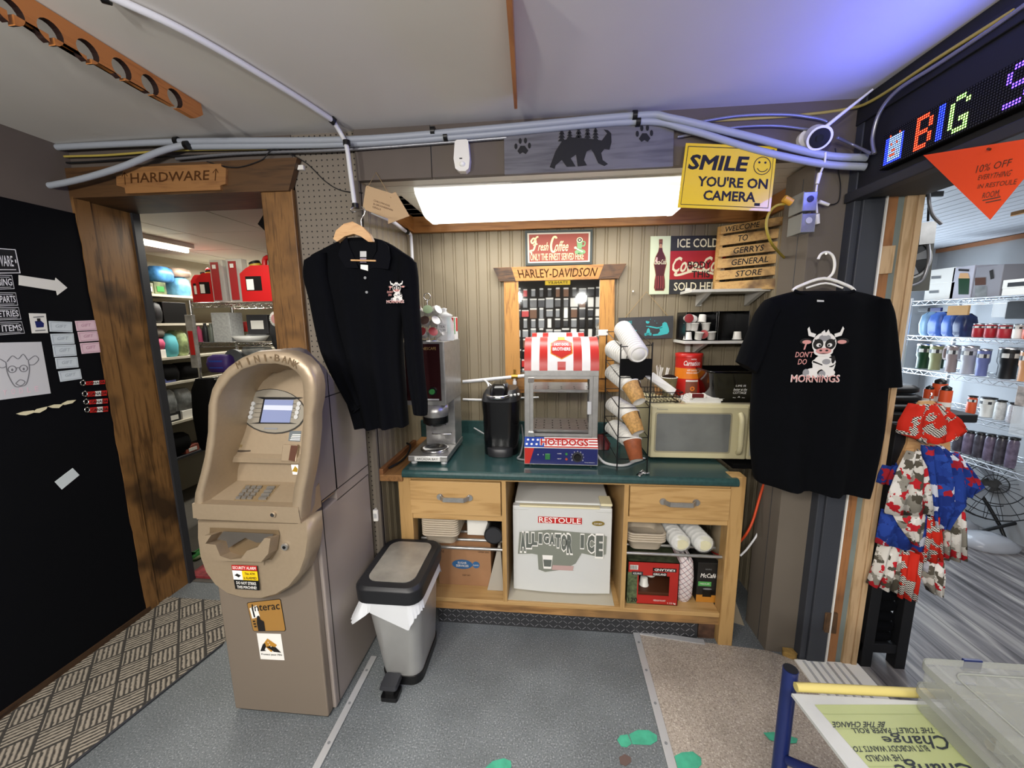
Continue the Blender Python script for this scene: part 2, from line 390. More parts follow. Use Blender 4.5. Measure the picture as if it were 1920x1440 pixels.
struct(MB().box(-2.39, -1.165, 1.80, 2.06, 2.26, 2.46, FASC).build('wall_front'))
# pegboard wall and the coffee alcove
struct(MB().box(-1.168, -.862, 1.806, 1.83, 0, 2.46, PEG).build('wall_front'))
struct(MB().box(-1.165, -.88, 1.83, 2.5, 0, 2.46, WALLT).build('wall_partition'))
def beadboard(name, a, b_, z0, z1, nrm):
    a, b_ = Vector(a), Vector(b_); d = (b_-a); L = d.length; d = d/L; nr = Vector(nrm); P = []; x = 0
    while x < L:
        for u, q in ((0, 0), (.004, .004), (.008, 0), (.016, 0), (.020, .004), (.024, 0)):
            if x+u < L: P.append(a+d*(x+u)-nr*q)
        x += .072
    P.append(b_)
    mb = MB(); n = len(P); vv = [(p.x, p.y, z0) for p in P]+[(p.x, p.y, z1) for p in P]
    mb.add(vv, [(i, i+1, n+i+1, n+i) for i in range(n-1)], BEAD); return struct(mb.build(name))
beadboard('wall_alcove', (-.9, YB, 0), (1.2, YB, 0), 0, 2.27, (0, -1, 0))
beadboard('wall_alcove', (-.862, 1.81, 0), (-.862, YB, 0), 0, 2.27, (1, 0, 0))
beadboard('wall_alcove', (1.19, YB, 0), (1.19, 1.95, 0), 0, 2.27, (-1, 0, 0))
struct(MB().box(-.9, 1.2, YB+.012, YB+.08, 0, 2.46, WALLT).build('wall_alcove'))
mb = MB(); mb.box(-.862, -.52, 1.79, 1.82, 2.25, 2.46, FASC); mb.box(-.516, 1.2, 1.79, 1.82, 2.25, 2.46, FASC); struct(mb.build('wall_soffit'))
ACE = mat('alcove_ceiling_paint', '#d4d0c4', .5); mb = MB()
for k in range(7): mb.box(-.862, 1.19, 1.822+k*.0955, 1.822+k*.0955+.091, 2.262, 2.275, ACE)
mb.box(-.862, 1.19, 1.82, 2.49, 2.268, 2.3, ACE); struct(mb.build('ceiling'))
struct(MB().box(-.862, 1.19, 2.45, 2.487, 2.168, 2.262, BEAM).build('trim_12', bevel=.003))
struct(MB().box(-.860, -.838, 1.98, 2.45, 2.168, 2.262, BEAMY).build('trim_13', bevel=.003))
struct(MB().box(1.166, 1.188, 1.96, 2.45, 2.168, 2.262, BEAMY).build('trim_14', bevel=.003))
struct(MB().box(-.875, -.855, 1.785, 1.80, 0, 2.25, WALLT).build('trim_15'))
# right hand column, doorway and header
mb = MB(); mb.box(1.065, 1.2, 1.80, 2.0, 0, 2.25, WALLT); mb.box(1.063, 1.066, 1.87, 1.873, 0, 2.2, DGREY); struct(mb.build('wall_column', bevel=.004))
mb = MB(); mb.box(1.195, 1.222, 1.755, 2.0, 0, 2.46, SLATE); mb.box(1.222, 1.302, 1.745, 1.80, 0, 2.085, SLATE); struct(mb.build('trim_16', bevel=.003))
struct(MB().box(1.302, 1.308, 1.74, 1.76, 0, 2.085, WHITE).build('trim_17'))
struct(MB().box(1.308, 1.352, 1.752, 1.80, 0, 2.085, RAWO).build('trim_18'))
struct(MB().box(1.352, 1.378, 1.757, 1.80, 0, 2.085, GB).build('trim_19'))
struct(MB().box(1.378, 1.414, 1.745, 1.80, 0, 2.085, RAW).build('trim_20'))
struct(MB().box(1.416, 1.437, 1.74, 1.80, 0, 2.085, RAW).build('trim_21'))
struct(MB().box(1.2, 1.447, 1.80, 3.95, 0, 2.46, WALLT).build('wall_partition'))
mb = MB(); mb.box(1.2, 1.225, -3.2, 1.80, 2.09, 2.46, DARKW); mb.box(1.19, 1.2, -3.2, 1.80, 2.36, 2.42, DARKW); struct(mb.build('wall_right', bevel=.003))
struct(MB().box(1.178, 1.225, -1, 1.79, 2.075, 2.112, mat('dark_trim', '#2a2b30', .5)).build('trim_22', bevel=.004))
struct(MB().box(1.225, 1.44, -1, 1.76, 2.085, 2.46, mat('header_soffit', '#4a4844', .7)).build('trim_23'))
# sill of the right doorway
mb = MB(); mb.box(1.17, 1.45, 1.0, 1.75, 0, .012, WHITE)
for k in range(6): mb.box(1.20+.035*k, 1.208+.035*k, 1.0, 1.74, .012, .017, ALU if k % 2 else LGREY)
struct(mb.build('trim_24'))
# room with the tumblers (right)
struct(MB().box(1.44, 3.5, -1.2, 4.0, -.1, .002, plankmat()).build('floor'))
RC = mat('white_plank', '#dcdfe6', .5); mb = MB()
for k in range(24): mb.box(1.44+k*.085, 1.44+k*.085+.079, -1.2, 3.95, 2.20, 2.215, RC)
mb.box(1.44, 3.5, -1.2, 3.95, 2.21, 2.25, mat('plank_gap', '#6d707a', .8)); struct(mb.build('ceiling'))
RW = mat('pale_grey_paint', '#a9abae', .7); struct(MB().box(3.35, 3.5, -1.2, 3.95, 0, 2.2, RW).build('wall_right'))
mb = MB(); mb.box(1.44, 2.2, 3.85, 3.95, 0, 2.2, RW); mb.box(3.2, 3.5, 3.85, 3.95, 0, 2.2, RW); mb.box(2.2, 3.2, 3.85, 3.95, 0, .75, RW); mb.box(2.2, 3.2, 3.85, 3.95, 1.72, 2.2, RW)
struct(mb.build('wall_front'))
struct(MB().box(3.325, 3.35, -1.2, 3.85, 2.165, 2.195, mat('copper_trim', '#a8714e', .5)).build('trim_25'))
w = MB(); w.ring([(2.2, .75), (3.2, .75), (3.2, 1.72), (2.2, 1.72)], [(2.25, .8), (3.15, .8), (3.15, 1.67), (2.25, 1.67)], 3.84, 3.9, WHITE)
w = struct(w.build('window_1')); g = MB().box(2.25, 3.15, 3.87, 3.876, .8, 1.67, GLASS).build('pane', w)
struct(MB().box(1.44, 3.5, -1.3, -1.2, 0, 2.2, RW).build('wall_back'))
# hardware room (left)
HW = mat('hardware_wall_paint', '#a09a8a', .7); HC = mat('gloss_ceiling_panel', '#c9c5bb', .55)
struct(MB().box(-3.8, -.9, 2.05, 5.3, -.1, .004, mat('hardware_floor', '#4a4640', .6, noise=.1)).build('floor'))
mb = MB()
for i in range(5):
    for j in range(6): mb.box(-3.75+i*.6, -3.16+i*.6, 2.06+j*.6, 2.65+j*.6, 2.262, 2.272, HC)
mb.box(-3.8, -.9, 2.06, 5.3, 2.268, 2.32, HC); struct(mb.build('ceiling'))
struct(MB().box(-3.8, -3.65, 2.06, 5.3, 0, 2.27, HW).build('wall_left'))
struct(MB().box(-3.8, -.9, 5.2, 5.3, 0, 2.27, HW).build('wall_front'))
struct(MB().box(-1.0, -.9, 2.5, 5.3, 0, 2.27, HW).build('wall_right'))
struct(MB().box(-3.8, -2.29, 2.0, 2.06, 0, 2.27, HW).build('wall_back'))
# diamond plate kick board and the bare corner block
mb = MB(); mb.box(-.60, .76, 1.855, 1.868, 0, .125, mat('diamond_plate', '#3c3d40', .45, .4))
DP = mat('diamond_plate_ridge', '#97989a', .35, .5)
for i in range(54):
    for j in range(4):
        x, z = -.588+i*.025, .016+j*.028; s = 1 if (i+j) % 2 else -1
        mb.hexa([(x-.009, 1.855, z-.007*s-.002), (x+.009, 1.855, z+.007*s-.002), (x+.009, 1.855, z+.007*s+.002), (x-.009, 1.855, z-.007*s+.002),
                 (x-.006, 1.8525, z-.005*s), (x+.006, 1.8525, z+.005*s), (x+.006, 1.8525, z+.005*s+.001), (x-.006, 1.8525, z-.005*s+.001)], DP)
struct(mb.build('trim_26'))
# ------------------------------------------------------------------ helpers for building in room coordinates
def W(t):
    mb = MB(); mb.M = (Matrix.Translation(t.location) @ Matrix.Rotation(t.rotation_euler.z, 4, 'Z')).inverted(); return mb
def pp(px, py, p0, n): d = ray(px, py); return CC + d*((Vector(p0)-CC).dot(n)/d.dot(n))
def face3(mb, pts, m, n=None, off=0.0):
    pts = [Vector(p) for p in pts]
    if n is not None: pts = [p+Vector(n)*off for p in pts]
    tri = tessellate_polygon([pts]); return mb.add(pts, [tuple(t) for t in tri], m)
MAPLE = wood('maple', '#b5925f', '#9f7b4a', None, 'x', .7, .42); MAPLEZ = wood('maple_upright', '#ae8b58', '#967343', None, 'z', .7, .45)
ROUGHM = wood('scuffed_maple', '#a87f4d', '#7d5a33', '#54402a', 'x', .9, .6, .7)
# ------------------------------------------------------------------ counter
ct = thing('counter_cabinet', 'maple island cabinet with two drawers and open shelves under the green worktop', 'cabinet', (.08, 2.1, 0))
b = W(ct); b.box(-.745, .86, 2.36, 2.37, .15, .85, mat('cabinet_back', '#5d4528', .7)); b.box(-.70, .85, 1.835, 2.40, .835, .853, MAPLE); b.build('carcass', ct)
for x0, x1, y0, top in ((-.768, -.700, 1.816, .86), (.848, .915, 1.816, .893), (-.768, -.700, 2.36, .86), (.848, .915, 2.36, .893)):
    b = W(ct); b.box(x0, x1, y0, y0+.07, 0, top, MAPLEZ); b.build('leg', ct, bevel=.003)
b = W(ct); b.box(-.70, .848, 1.822, 1.86, .836, .855, MAPLE); b.build('top_rail', ct)
for x in (-.238, .362):
    b = W(ct); b.box(x, x+.022, 1.822, 2.37, .17, .836, MAPLEZ); b.build('divider', ct)
for x0, x1, z in ((-.70, -.238, .622), (.384, .848, .645)):
    b = W(ct); b.box(x0, x1, 1.822, 1.86, z, z+.03, MAPLE); b.build('drawer_rail', ct)
b = W(ct); b.box(-.70, .848, 1.824, 2.37, .15, .172, MAPLE); b.build('bottom_shelf', ct, bevel=.002)
b = W(ct); b.box(-.70, .848, 1.832, 1.855, .103, .15, ROUGHM); b.build('bottom_rail', ct)
for x0, x1, z0, z1 in ((-.704, -.241, .655, .832), (.387, .846, .678, .836)):
    b = W(ct); b.box(x0, x1, 1.808, 1.830, z0, z1, MAPLE); d = b.build('drawer', ct, bevel=.0015)
    xc, zc = (x0+x1)/2+(.0 if x0 < 0 else .0), (z0+z1)/2+.008
    h = W(ct); n = 12
    P = [(xc-.078+.156*k/n, 1.808-.034*min(1, math.sin(math.pi*k/n)*2.2), zc) for k in range(n+1)]
    h.loft([[(p[0], p[1]-.004, p[2]-.011), (p[0], p[1]+.004, p[2]-.011), (p[0], p[1]+.004, p[2]+.011), (p[0], p[1]-.004, p[2]+.011)] for p in P], STEEL, smooth=False)
    for sx in (-1, 1): h.cyl((xc+sx*.076, 1.800, zc), (xc+sx*.076, 1.808, zc), .016, STEEL)
    hh = h.build('handle', d)
for x0, x1, z in ((-.70, -.238, .448), (.384, .848, .463)):
    for y in (1.85, 1.93, 2.01, 2.12, 2.24):
        b = W(ct); b.cyl((x0, y, z), (x1, y, z), .008, STEEL, seg=10); b.build('shelf_rod', ct)
GRN = mat('green_laminate', '#294443', .22, noise=.15, ns=60)
wt = thing('countertop', 'dark green laminate worktop with rounded front edge under the coffee machines', 'countertop', (.07, 2.1, .855))
prof = [(2.468, .89), (1.805, .89), (1.793, .886), (1.787, .876), (1.787, .862), (1.792, .855), (2.468, .855)]
b = W(wt); b.prism(prof, -.735, .872, GRN, 'yz'); b.build('slab', wt)
b = W(wt); b.box(-.86, 1.18, 2.468, 2.486, .86, .975, GRN); b.build('backsplash', wt, bevel=.003)
ld = tag(MB().box(-.858, -.738, 1.80, 2.46, .828, .862, wood('ledge_board', '#8a6238', '#6a4726', '#2e1d10', 'y')).build('side_ledge', bevel=.003),
         'scuffed wooden ledge board at the left end of the green worktop', 'shelf')
ls = tag(MB().box(-.858, -.836, 1.80, 2.3, .862, .892, wood('ledge_lip', '#7a4f2b', '#553418', None, 'y')).build('wood_strip', bevel=.003),
         'narrow brown wooden strip lying along the ledge beside the alcove wall', 'wood strip')
# ------------------------------------------------------------------ mini fridge
FW = mat('fridge_white', '#c9cbc9', .35)
fr = thing('mini_fridge', 'white mini fridge with red town sticker in the middle of the counter cabinet', 'fridge', (.065, 2.1, .172))
b = W(fr); b.box(-.185, .318, 1.95, 2.34, .178, .672, FW); b.build('body', fr, bevel=.008)
b = W(fr); n = 14
b.grid(lambda u, v: (-.19+.512*u, 1.912-.014*math.sin(math.pi*u), .183+.475*v), n, 1, FW)
b.box(-.19, .322, 1.912, 1.945, .183, .658, FW); b.box(-.19, .322, 1.905, 1.945, .645, .668, FW); dr = b.build('door', fr, bevel=.004)
b = W(fr); b.box(-.155, .26, 1.903, 1.93, .662, .672, CREAM); b.build('door_handle', fr, bevel=.003)
b = W(fr); b.box(.265, .325, 1.92, 2.02, .672, .686, CREAM); b.build('hinge_cover', fr, bevel=.004)
for x in (-.16, .29):
    b = W(fr); b.cyl((x, 1.97, .172), (x, 1.97, .18), .014, BLACK); b.build('foot', fr)
yd = 1.896; b = W(fr); b.rect(-.058, .168, .582, .617, RED, yd); b.text('RESTOULE', .055, .6, .030, WHITEP, .215, bold=.012, y=yd-.001); b.build('town_sticker', fr)
b = W(fr); b.disc(.252, .588, .032, mat('gold_badge', '#a08a45', .35, .7), .014, yd+.004, .001); b.text('DANBY', .252, .588, .008, WHITEP, .04, y=yd+.002); b.build('badge', fr)
HALO = mat('print_olive_grey', '#7b7f74', .6); HIN = mat('print_pale_grey', '#a9ada6', .6); HDK = mat('print_dark_grey', '#5d625c', .6)
b = W(fr)
b.poly([(-.165, .40), (-.155, .525), (.0, .545), (.27, .53), (.295, .52), (.293, .42), (.25, .405), (.17, .42), (.14, .36), (.10, .335), (.13, .318), (.06, .318), (-.02, .302), (-.055, .315), (-.06, .40), (-.09, .405)], HALO, yd)
L = 'ALLIGATOR'
for k, ch in enumerate(L):
    u = k/(len(L)-1); hh = .105-.05*math.sin(math.pi*min(1, u*1.05))
    z0 = .525-.0*u
    for m_, e, o in ((WHITEP, 1.2, .001), (HDK, 1.0, .0018)):
        b.text(ch, -.137+.245*u, z0-hh/2-.002, hh*(e if e > 1 else e), m_, .029*(.6 if ch == 'I' else 1)*e, bold=.11 if m_ is WHITEP else .07, y=yd-o)
for k, ch in enumerate('ICE'):
    hh = .075+.022*k
    for m_, e, o in ((WHITEP, 1.18, .001), (HDK, 1.0, .0018)): b.text(ch, .172+.044*k, .525-hh/2, hh*e, m_, (.018 if ch == 'I' else .036)*e, bold=.11 if m_ is WHITEP else .07, y=yd-o)
b.poly([(-.035, .40), (.02, .40), (.012, .322), (-.028, .322)], WHITEP, yd-.001); b.poly([(-.03, .375), (.015, .375), (.011, .335), (-.026, .335)], HDK, yd-.0018)
b.poly([(.015, .318), (.125, .318), (.13, .345), (.02, .345)], mat('print_faded_red', '#b89a95', .6), yd-.0016)
b.build('ice_logo', fr)
# ------------------------------------------------------------------ cash machine
AG = mat('champagne_plastic', '#9c8b74', .38, .35, noise=.03, ns=80); AT = mat('taupe_metal', '#938982', .45, .1); AT2 = mat('taupe_metal_front', '#7c7063', .45, .15)
YA = 1.215
am = thing('cash_machine', 'champagne and taupe cash machine with a glowing screen beside the waste bin', 'cash machine', (-1.1, 1.5, 0))
b = W(am); b.box(-1.322, -.905, 1.292, 1.33, .012, .95, AT2); b.box(-1.31, -.91, 1.30, 1.74, 0, .012, BLACK); b.build('safe_front', am, bevel=.006)
side = [(1.47, .88), (1.76, .88), (1.76, 1.24), (1.6, 1.30), (1.50, 1.41), (1.475, 1.43)]
b = W(am); b.prism(side, -1.20, -.893, AT, 'yz')
b.hexa([(-1.322, 1.33, .012), (-.893, 1.33, .012), (-.893, 1.76, .012), (-1.20, 1.76, .012), (-1.322, 1.33, .89), (-.893, 1.33, .89), (-.893, 1.76, .89), (-1.20, 1.76, .89)], AT); b.build('cabinet', am, bevel=.006)
b = W(am)
for (y0, z0), (y1, z1) in (((1.33, .93), (1.76, .93)), ((1.36, .02), (1.362, .93)), ((1.33, 1.33), (1.57, 1.33))):
    d = Vector((y1-y0, z1-z0)).normalized(); q = Vector((-d.y, d.x))*.002
    b.prism([(y0+q.x, z0+q.y), (y1+q.x, z1+q.y), (y1-q.x, z1-q.y), (y0-q.x, z0-q.y)], -.893, -.8918, mat('seam_dark', '#2b2622', .7), 'yz')
b.build('panel_seam', am)
def pxs(L, Y): return [(PY(x, y, Y).x, PY(x, y, Y).z) for x, y in L]
OUT = [(362, 970), (366, 925), (376, 890), (384, 856), (390, 810), (391, 760), (398, 730), (409, 709), (429, 688), (452, 672), (479, 661), (509, 659), (539, 663), (561, 673), (577, 690), (586, 710), (589, 730), (588, 753), (583, 778), (583, 810), (579, 856), (574, 890), (568, 918), (564, 943), (562, 974)]
INN = [(375, 950), (376, 930), (382, 909), (390, 879), (398, 833), (402, 787), (403, 762), (406, 745), (413, 730), (430, 708), (452, 692), (484, 682), (516, 681), (541, 687), (555, 696), (562, 704), (567, 715), (569, 735), (569, 778), (567, 810), (563, 856), (557, 890), (551, 918), (549, 935), (548, 950)]
o2, i2 = pxs(OUT, YA), pxs(INN, YA)
bx_ = [o2[0], o2[-1]]
b = W(am); n = len(o2); fr_, ba = YA, 1.335
def sh(lp, y, k=0): return [(x, y, z) for x, z in lp]
# front rim, rolled over outwards and inwards
cx_, cz_ = -1.05, 1.2
def grow(lp, k): return [(x+(x-cx_)*k, z+(z-cz_)*k*.5) for x, z in lp]
zc0_ = i2[0][1]; rings = [sh(grow(o2, .03), YA+.055), sh(grow(o2, .03), YA+.03), sh(grow(o2, .02), YA+.01), sh(o2, YA), sh(i2, YA), sh(grow(i2, -.015), YA+.012), [(min(max(x, -1.225), -.905), y, z) for x, y, z in sh(grow(i2, -.02), 1.35)], [(min(max(x, -1.225), -.905), y, min(z, 1.43)) for x, y, z in sh(grow(i2, -.02), 1.465)]]
b.loft(rings, AG, caps=False, closed=False)
for i in (0, -1): face3(b, [r[i] for r in rings[:6]], AG)
g3 = grow(o2, .012); b.prism([(o2[0][0]+.002, o2[0][1]-.002), (g3[-1][0], o2[-1][1]-.002), (g3[-1][0]-.002, zc0_+.012), (o2[0][0]+.006, zc0_+.012)], YA-.0022, YA+.057, AG); b.build('hood', am)
b = W(am); hx = grow(o2, .022)
def shr(k, y): return [(max(-1.24*k+x*(1-k), x) if x < -1.05 else min(x, -.893*k+x*(1-k)), y, z-.0*k) for x, z in hx]
b.loft([sh(hx, YA+.055), shr(.6, 1.32), shr(1, 1.36), [(x, 1.48, min(z, 1.435)) for x, y, z in shr(1, 1.4)]], AT, caps=False, closed=False); b.build('hood_shroud', am)
b = W(am)
arc = [PY(x, y, YA) for x, y in ((448, 684), (466, 677), (482, 673), (498, 671), (508, 670), (520, 671), (534, 674), (546, 678), (556, 684))]
for k, ch in enumerate('MINI-BANK'):
    a, c = arc[max(k-1, 0)], arc[min(k+1, 8)]; b.text(ch, arc[k].x, arc[k].z, .006 if ch == '-' else .024, mat('champagne_dark', '#6e5c45', .4, .3), .018 if ch not in 'I-' else .006, rot=math.atan2(c.z-a.z, c.x-a.x), y=YA-.0015, bold=.01)
b.build('lettering', am)
# recess: console, lower back, ledge and slanted screen panel
xl, xr = i2[0][0]-.02, i2[-1][0]+.025
zc0 = i2[0][1]; yb = 1.345; zb = PY(480, 902, yb).z
ye = 1.325; zl = PY(475, 862, ye).z; yt = 1.43; zt = PY(500, 690, yt).z
prof = [(YA, zc0-.05), (YA, zc0), (yb, zb), (yb+.015, zl-.025), (ye, zl-.012), (ye, zl+.008), (ye+.015, zl+.02), (yt, zt), (yt+.04, zt), (yt+.04, zc0-.05)]
b = W(am); b.prism([(YA, zc0-.05), (YA, zc0), (yb, zb), (yb, zc0-.05)], xl, xr, AG, 'yz')
b.prism([(1.33, zc0-.05), (yb, zb), (yb+.015, zl-.025), (ye, zl-.012), (ye, zl+.008), (ye+.015, zl+.02), (yt, zt), (yt+.04, zt), (yt+.04, zc0-.05)], -1.228, -.90, AG, 'yz'); b.build('console', am)
cn = Vector((0, zb-zc0, -(yb-YA))).normalized(); cn = cn if cn.z > 0 else -cn; c0 = Vector((-1.1, YA, zc0))
sn = Vector((0, -(zt-zl-.02), (yt-ye-.015))).normalized(); s0 = Vector((-1.1, ye+.015, zl+.02))
def S(L, off=.001): return [pp(x, y, s0+sn*off, sn) for x, y in L]
def Cc(L, off=.001): return [pp(x, y, c0+cn*off, cn) for x, y in L]
b = W(am)
Z1 = lambda L: [(360+x/4.366, 650+y/4.366) for x, y in L]
EL = [(660+270*math.cos(t)-20*math.sin(t), 530-185*math.sin(t)+0*math.cos(t)) for t in [2*math.pi*i/28 for i in range(28)]]
EL2 = [(660+(x-660)*.965, 527+(y-530)*.955) for x, y in EL]
face3(b, S(Z1(EL), .003), mat('bezel_gap', '#2b2722', .5)); face3(b, S(Z1(EL2), .006), mat('bezel_grey', '#8f897d', .4, .3))
face3(b, S(Z1([(520, 412), (910, 415), (840, 432), (590, 432)]), .0075), BLACK); face3(b, S(Z1([(465, 630), (860, 632), (800, 620), (552, 618)]), .0075), BLACK)
face3(b, S(Z1([(585, 430), (597, 432), (560, 622), (545, 622)]), .0075), BLACK)
for k in range(4):
    for x, xx in ((506-k*8, 1), (880-k*8, -1)):
        face3(b, S(Z1([(x+xx*20, 467+k*36), (x+xx*85, 467+k*36), (x+xx*85, 470+k*36), (x+xx*20, 470+k*36)]), .0075), BLACK)
bz = b.build('screen_bezel', am)
b = W(am); SCR = mat('lit_screen', '#3c4258', .2, emit='#b3bde6', es=.42); SC2 = mat('lit_screen_white', '#50535c', .2, emit='#f2f4ff', es=.6)
face3(b, S(Z1([(597, 432), (832, 436), (800, 622), (560, 620)]), .008), SCR); face3(b, S(Z1([(590, 478), (826, 482), (820, 522), (583, 516)]), .0088), SC2); b.build('screen', am)
for k in range(4):
    for x in (506-k*8, 880-k*8):
        b = W(am); c = S(Z1([(x, 467+k*36)]), .006)[0]; b.cyl(c, c+sn*.005, .0085, LGREY, seg=12); b.build('button', am)
b = W(am); face3(b, S(Z1([(592, 662), (700, 664), (698, 678), (590, 676)]), .0075), GREY); b.build('maker_mark', am)
b = W(am); face3(b, S(Z1([(280, 845), (482, 848), (478, 858), (400, 864), (284, 856)]), .0015), mat('slot_dark', '#3a3026', .5)); face3(b, S(Z1([(365, 800), (415, 802), (408, 825), (358, 823)]), .0015), mat('champagne_dark2', '#86724f', .4, .3)); b.build('card_slot', am)
b = W(am); p = S(Z1([(760, 800), (880, 800), (870, 940), (745, 935)]), 0); q = [v+sn*.014 for v in p]; b.hexa([*p[::-1], *q[::-1]], AG); face3(b, [v+sn*.0005 for v in S(Z1([(810, 808), (868, 810), (840, 940), (790, 930)]), .0145)], BROWN); b.build('card_reader', am, bevel=.003)
b = W(am); face3(b, S(Z1([(800, 688), (895, 690), (885, 778), (788, 772)]), .0012), mat('notice_grey', '#5d6468', .5))
for k in range(4): face3(b, S(Z1([(822-6*k, 716+14*k), (890-2*k, 718+14*k), (889-2*k, 724+14*k), (820-6*k, 722+14*k)]), .002), WHITEP)
b.build('notice_sticker', am)
b = W(am); y_ = yb-.012; pt = [PY(*q, y_) for q in Z1([(810, 966), (870, 966), (866, 1048), (825, 1046)])]; face3(b, pt, WHITEP); face3(b, [v+Vector((0, -.001, 0)) for v in (PY(*q, y_) for q in Z1([(820, 1020), (845, 976), (866, 1000), (862, 1026)]))], mat('pin_gold', '#9a7a22', .5)); b.build('pin_sticker', am)
b = W(am); face3(b, Cc(Z1([(440, 1130), (720, 1130), (600, 1275), (330, 1272)]), .001), mat('keypad_plate', '#8b7759', .4, .3)); kp = b.build('keypad', am)
def key(L, m=STEEL):
    k = W(am); p = Cc(Z1(L), .001); q = [v+cn*.007 for v in p]; k.hexa([*p[::-1], *q[::-1]], m); k.build('key', kp, bevel=.001)
for r in range(4):
    for c in range(3): x, y = 448-26*r+48*c, 1146+29*r; key([(x, y), (x+36, y), (x+24, y+20), (x-12, y+20)])
    x, y = 622-22*r, 1150+29*r; key([(x, y), (x+64, y), (x+52, y+20), (x-12, y+20)])
b = W(am); c = PY(673, 650, YA); P = [PY(*q, YA-.003) for q in Z1([(600, 1335), (822, 1335), (820, 1405), (600, 1405)])]
c = PY(*Z1([(672, 1368)])[0], YA); b.cyl(c+Vector((0, .004, 0)), c+Vector((0, -.008, 0)), .011, AG, seg=16); b.cyl(c+Vector((0, -.008, 0)), c+Vector((0, -.011, 0)), .007, CHROME, seg=14); b.build('headphone_jack', am)
# bulging lower door with the cash tray
DL = [(366, 977), (366, 1010), (371, 1045), (382, 1075), (400, 1100), (424, 1117), (455, 1126), (490, 1127), (520, 1119), (546, 1103), (566, 1078), (578, 1045), (583, 1010), (581, 975), (562, 980)]
d2 = pxs(DL, YA+.01)
b = W(am); cx_, cz_ = -1.05, .86
def grow2(lp, k): return [(x+(x-cx_)*k, z+(z-cz_)*k) for x, z in lp]
rings = [sh(d2, 1.30), sh(d2, YA+.04), sh(grow2(d2, -.02), YA+.016), sh(grow2(d2, -.06), YA+.006)]
b.loft(rings, AG, caps=True); b.build('lower_door', am)
Z2 = lambda L: [(380+x/4.645, 940+y/4.645) for x, y in L]
yf = YA+.004
def F2(L, off=0): return [PY(*q, yf-off) for q in Z2(L)]
b = W(am); face3(b, F2([(62, 228), (660, 250), (672, 290), (655, 420), (600, 510), (200, 500), (100, 430), (60, 300)], .001), mat('tray_recess', '#6d5c45', .5, .2)); b.build('tray_recess', am)
b = W(am); P0 = F2([(70, 335), (110, 265), (170, 262), (120, 335), (205, 345), (245, 440), (330, 468), (420, 460), (470, 395), (560, 365), (620, 288), (670, 290), (650, 420), (590, 490), (200, 478), (85, 380)]); P1 = [p+Vector((0, -.045, .012)) for p in P0]
b.loft([P0, P1], AG, caps=False, smooth=False); face3(b, P1, AG); b.build('cash_tray', am)
b = W(am); face3(b, F2([(180, 262), (620, 285), (575, 355), (470, 360), (370, 318), (290, 365), (225, 408), (205, 345), (125, 332)], .02), mat('smoked_plastic', '#4e4a45', .15)); b.build('dispenser_flap', am)
b = W(am); c = F2([(722, 390)])[0]; b.cyl(c, c+Vector((0, -.008, 0)), .0125, STEEL, seg=16); b.cyl(c+Vector((0, -.008, 0)), c+Vector((0, -.010, 0)), .006, BLACK, seg=12); b.build('lock', am)
b = W(am)
face3(b, F2([(195, 500), (540, 520), (530, 556), (205, 540)], .004), AG)
b.build('tray_lip', am)
def sticker(nm, quad, fn):   # quad in room coordinates, fn paints in unit coordinates
    A, B, C_, D = quad; o = thing('', '', '') if False else None
    mb = W(am)
    def uv(u, v, off=.001): return A*(1-u)*(1-v)+B*u*(1-v)+C_*u*v+D*(1-u)*v+Vector((0, -off, 0))
    def r(u0, u1, v0, v1, m, off=.001): face3(mb, [uv(u0, v0, off), uv(u1, v0, off), uv(u1, v1, off), uv(u0, v1, off)], m)
    def P(L, m, off=.002): face3(mb, [uv(u, v, off) for u, v in L], m)
    def T(s_, u, v, h, m, w, off=.0025, bold=.01, shear=0):
        vv, ff, (x0, x1, y0, y1) = glyphs(s_, bold, shear)
        mb.add([uv(u+((a-x0)/(x1-x0)-.5)*w, v-((c-y0)/(y1-y0)-.5)*h, off) for a, c in vv], ff, m)
    fn(r, P, T); mb.build(nm, am)
def alarm(r, P, T):
    r(0, 1, 0, 1, BLACK); r(0, 1, 0, .2, RED, .0015); r(0, .38, .22, .6, WHITEP, .0015); r(.38, 1, .22, .6, YELLOW, .0015)
    T('SECURITY ALARM', .5, .1, .12, WHITEP, .92); T('This ATM', .69, .33, .1, INK, .4); T('is ALARMED', .69, .5, .1, INK, .52)
    T('DO NOT STRIKE', .5, .72, .12, WHITEP, .8); T('THIS MACHINE!', .5, .89, .12, WHITEP, .8)
    P([(.06, .42), (.18, .34), (.33, .42), (.22, .5), (.16, .46)], INK)
sticker('alarm_sticker', F2([(252, 552), (472, 560), (498, 775), (286, 762)], .006), alarm)
IG = mat('interac_gold', '#9a7238', .45)
def interac(r, P, T):
    P([(.0, .04), (.04, 0), (.93, 0), (.97, .04), (1, .95), (.96, 1), (.08, 1), (.05, .95)], BLACK, .001); P([(.015, .05), (.05, .015), (.93, .015), (.955, .05), (.985, .94), (.95, .985), (.09, .985), (.065, .94)], IG, .0016)
    P([(.06, .2), (.27, .12), (.32, .5), (.09, .56)], WHITEP); P([(.12, .18), (.16, .165), (.19, .5), (.15, .52)], BLACK, .0028)
    T('Interac', .53, .19, .24, INK, .78, .003, .008, 0)
    P([(.24, .48), (.3, .46), (.33, .6), (.42, .66), (.42, .98), (.22, .98), (.21, .7)], INK, .003)
    for k in range(3): r(.1+.01*k, .17+.01*k, .62+.09*k, .67+.09*k, INK, .003)
yc = 1.2915
def F3(L): return [PY(*q, yc) for q in Z2(L)]
sticker('debit_sticker', F3([(385, 880), (690, 845), (728, 1130), (425, 1130)]), interac)
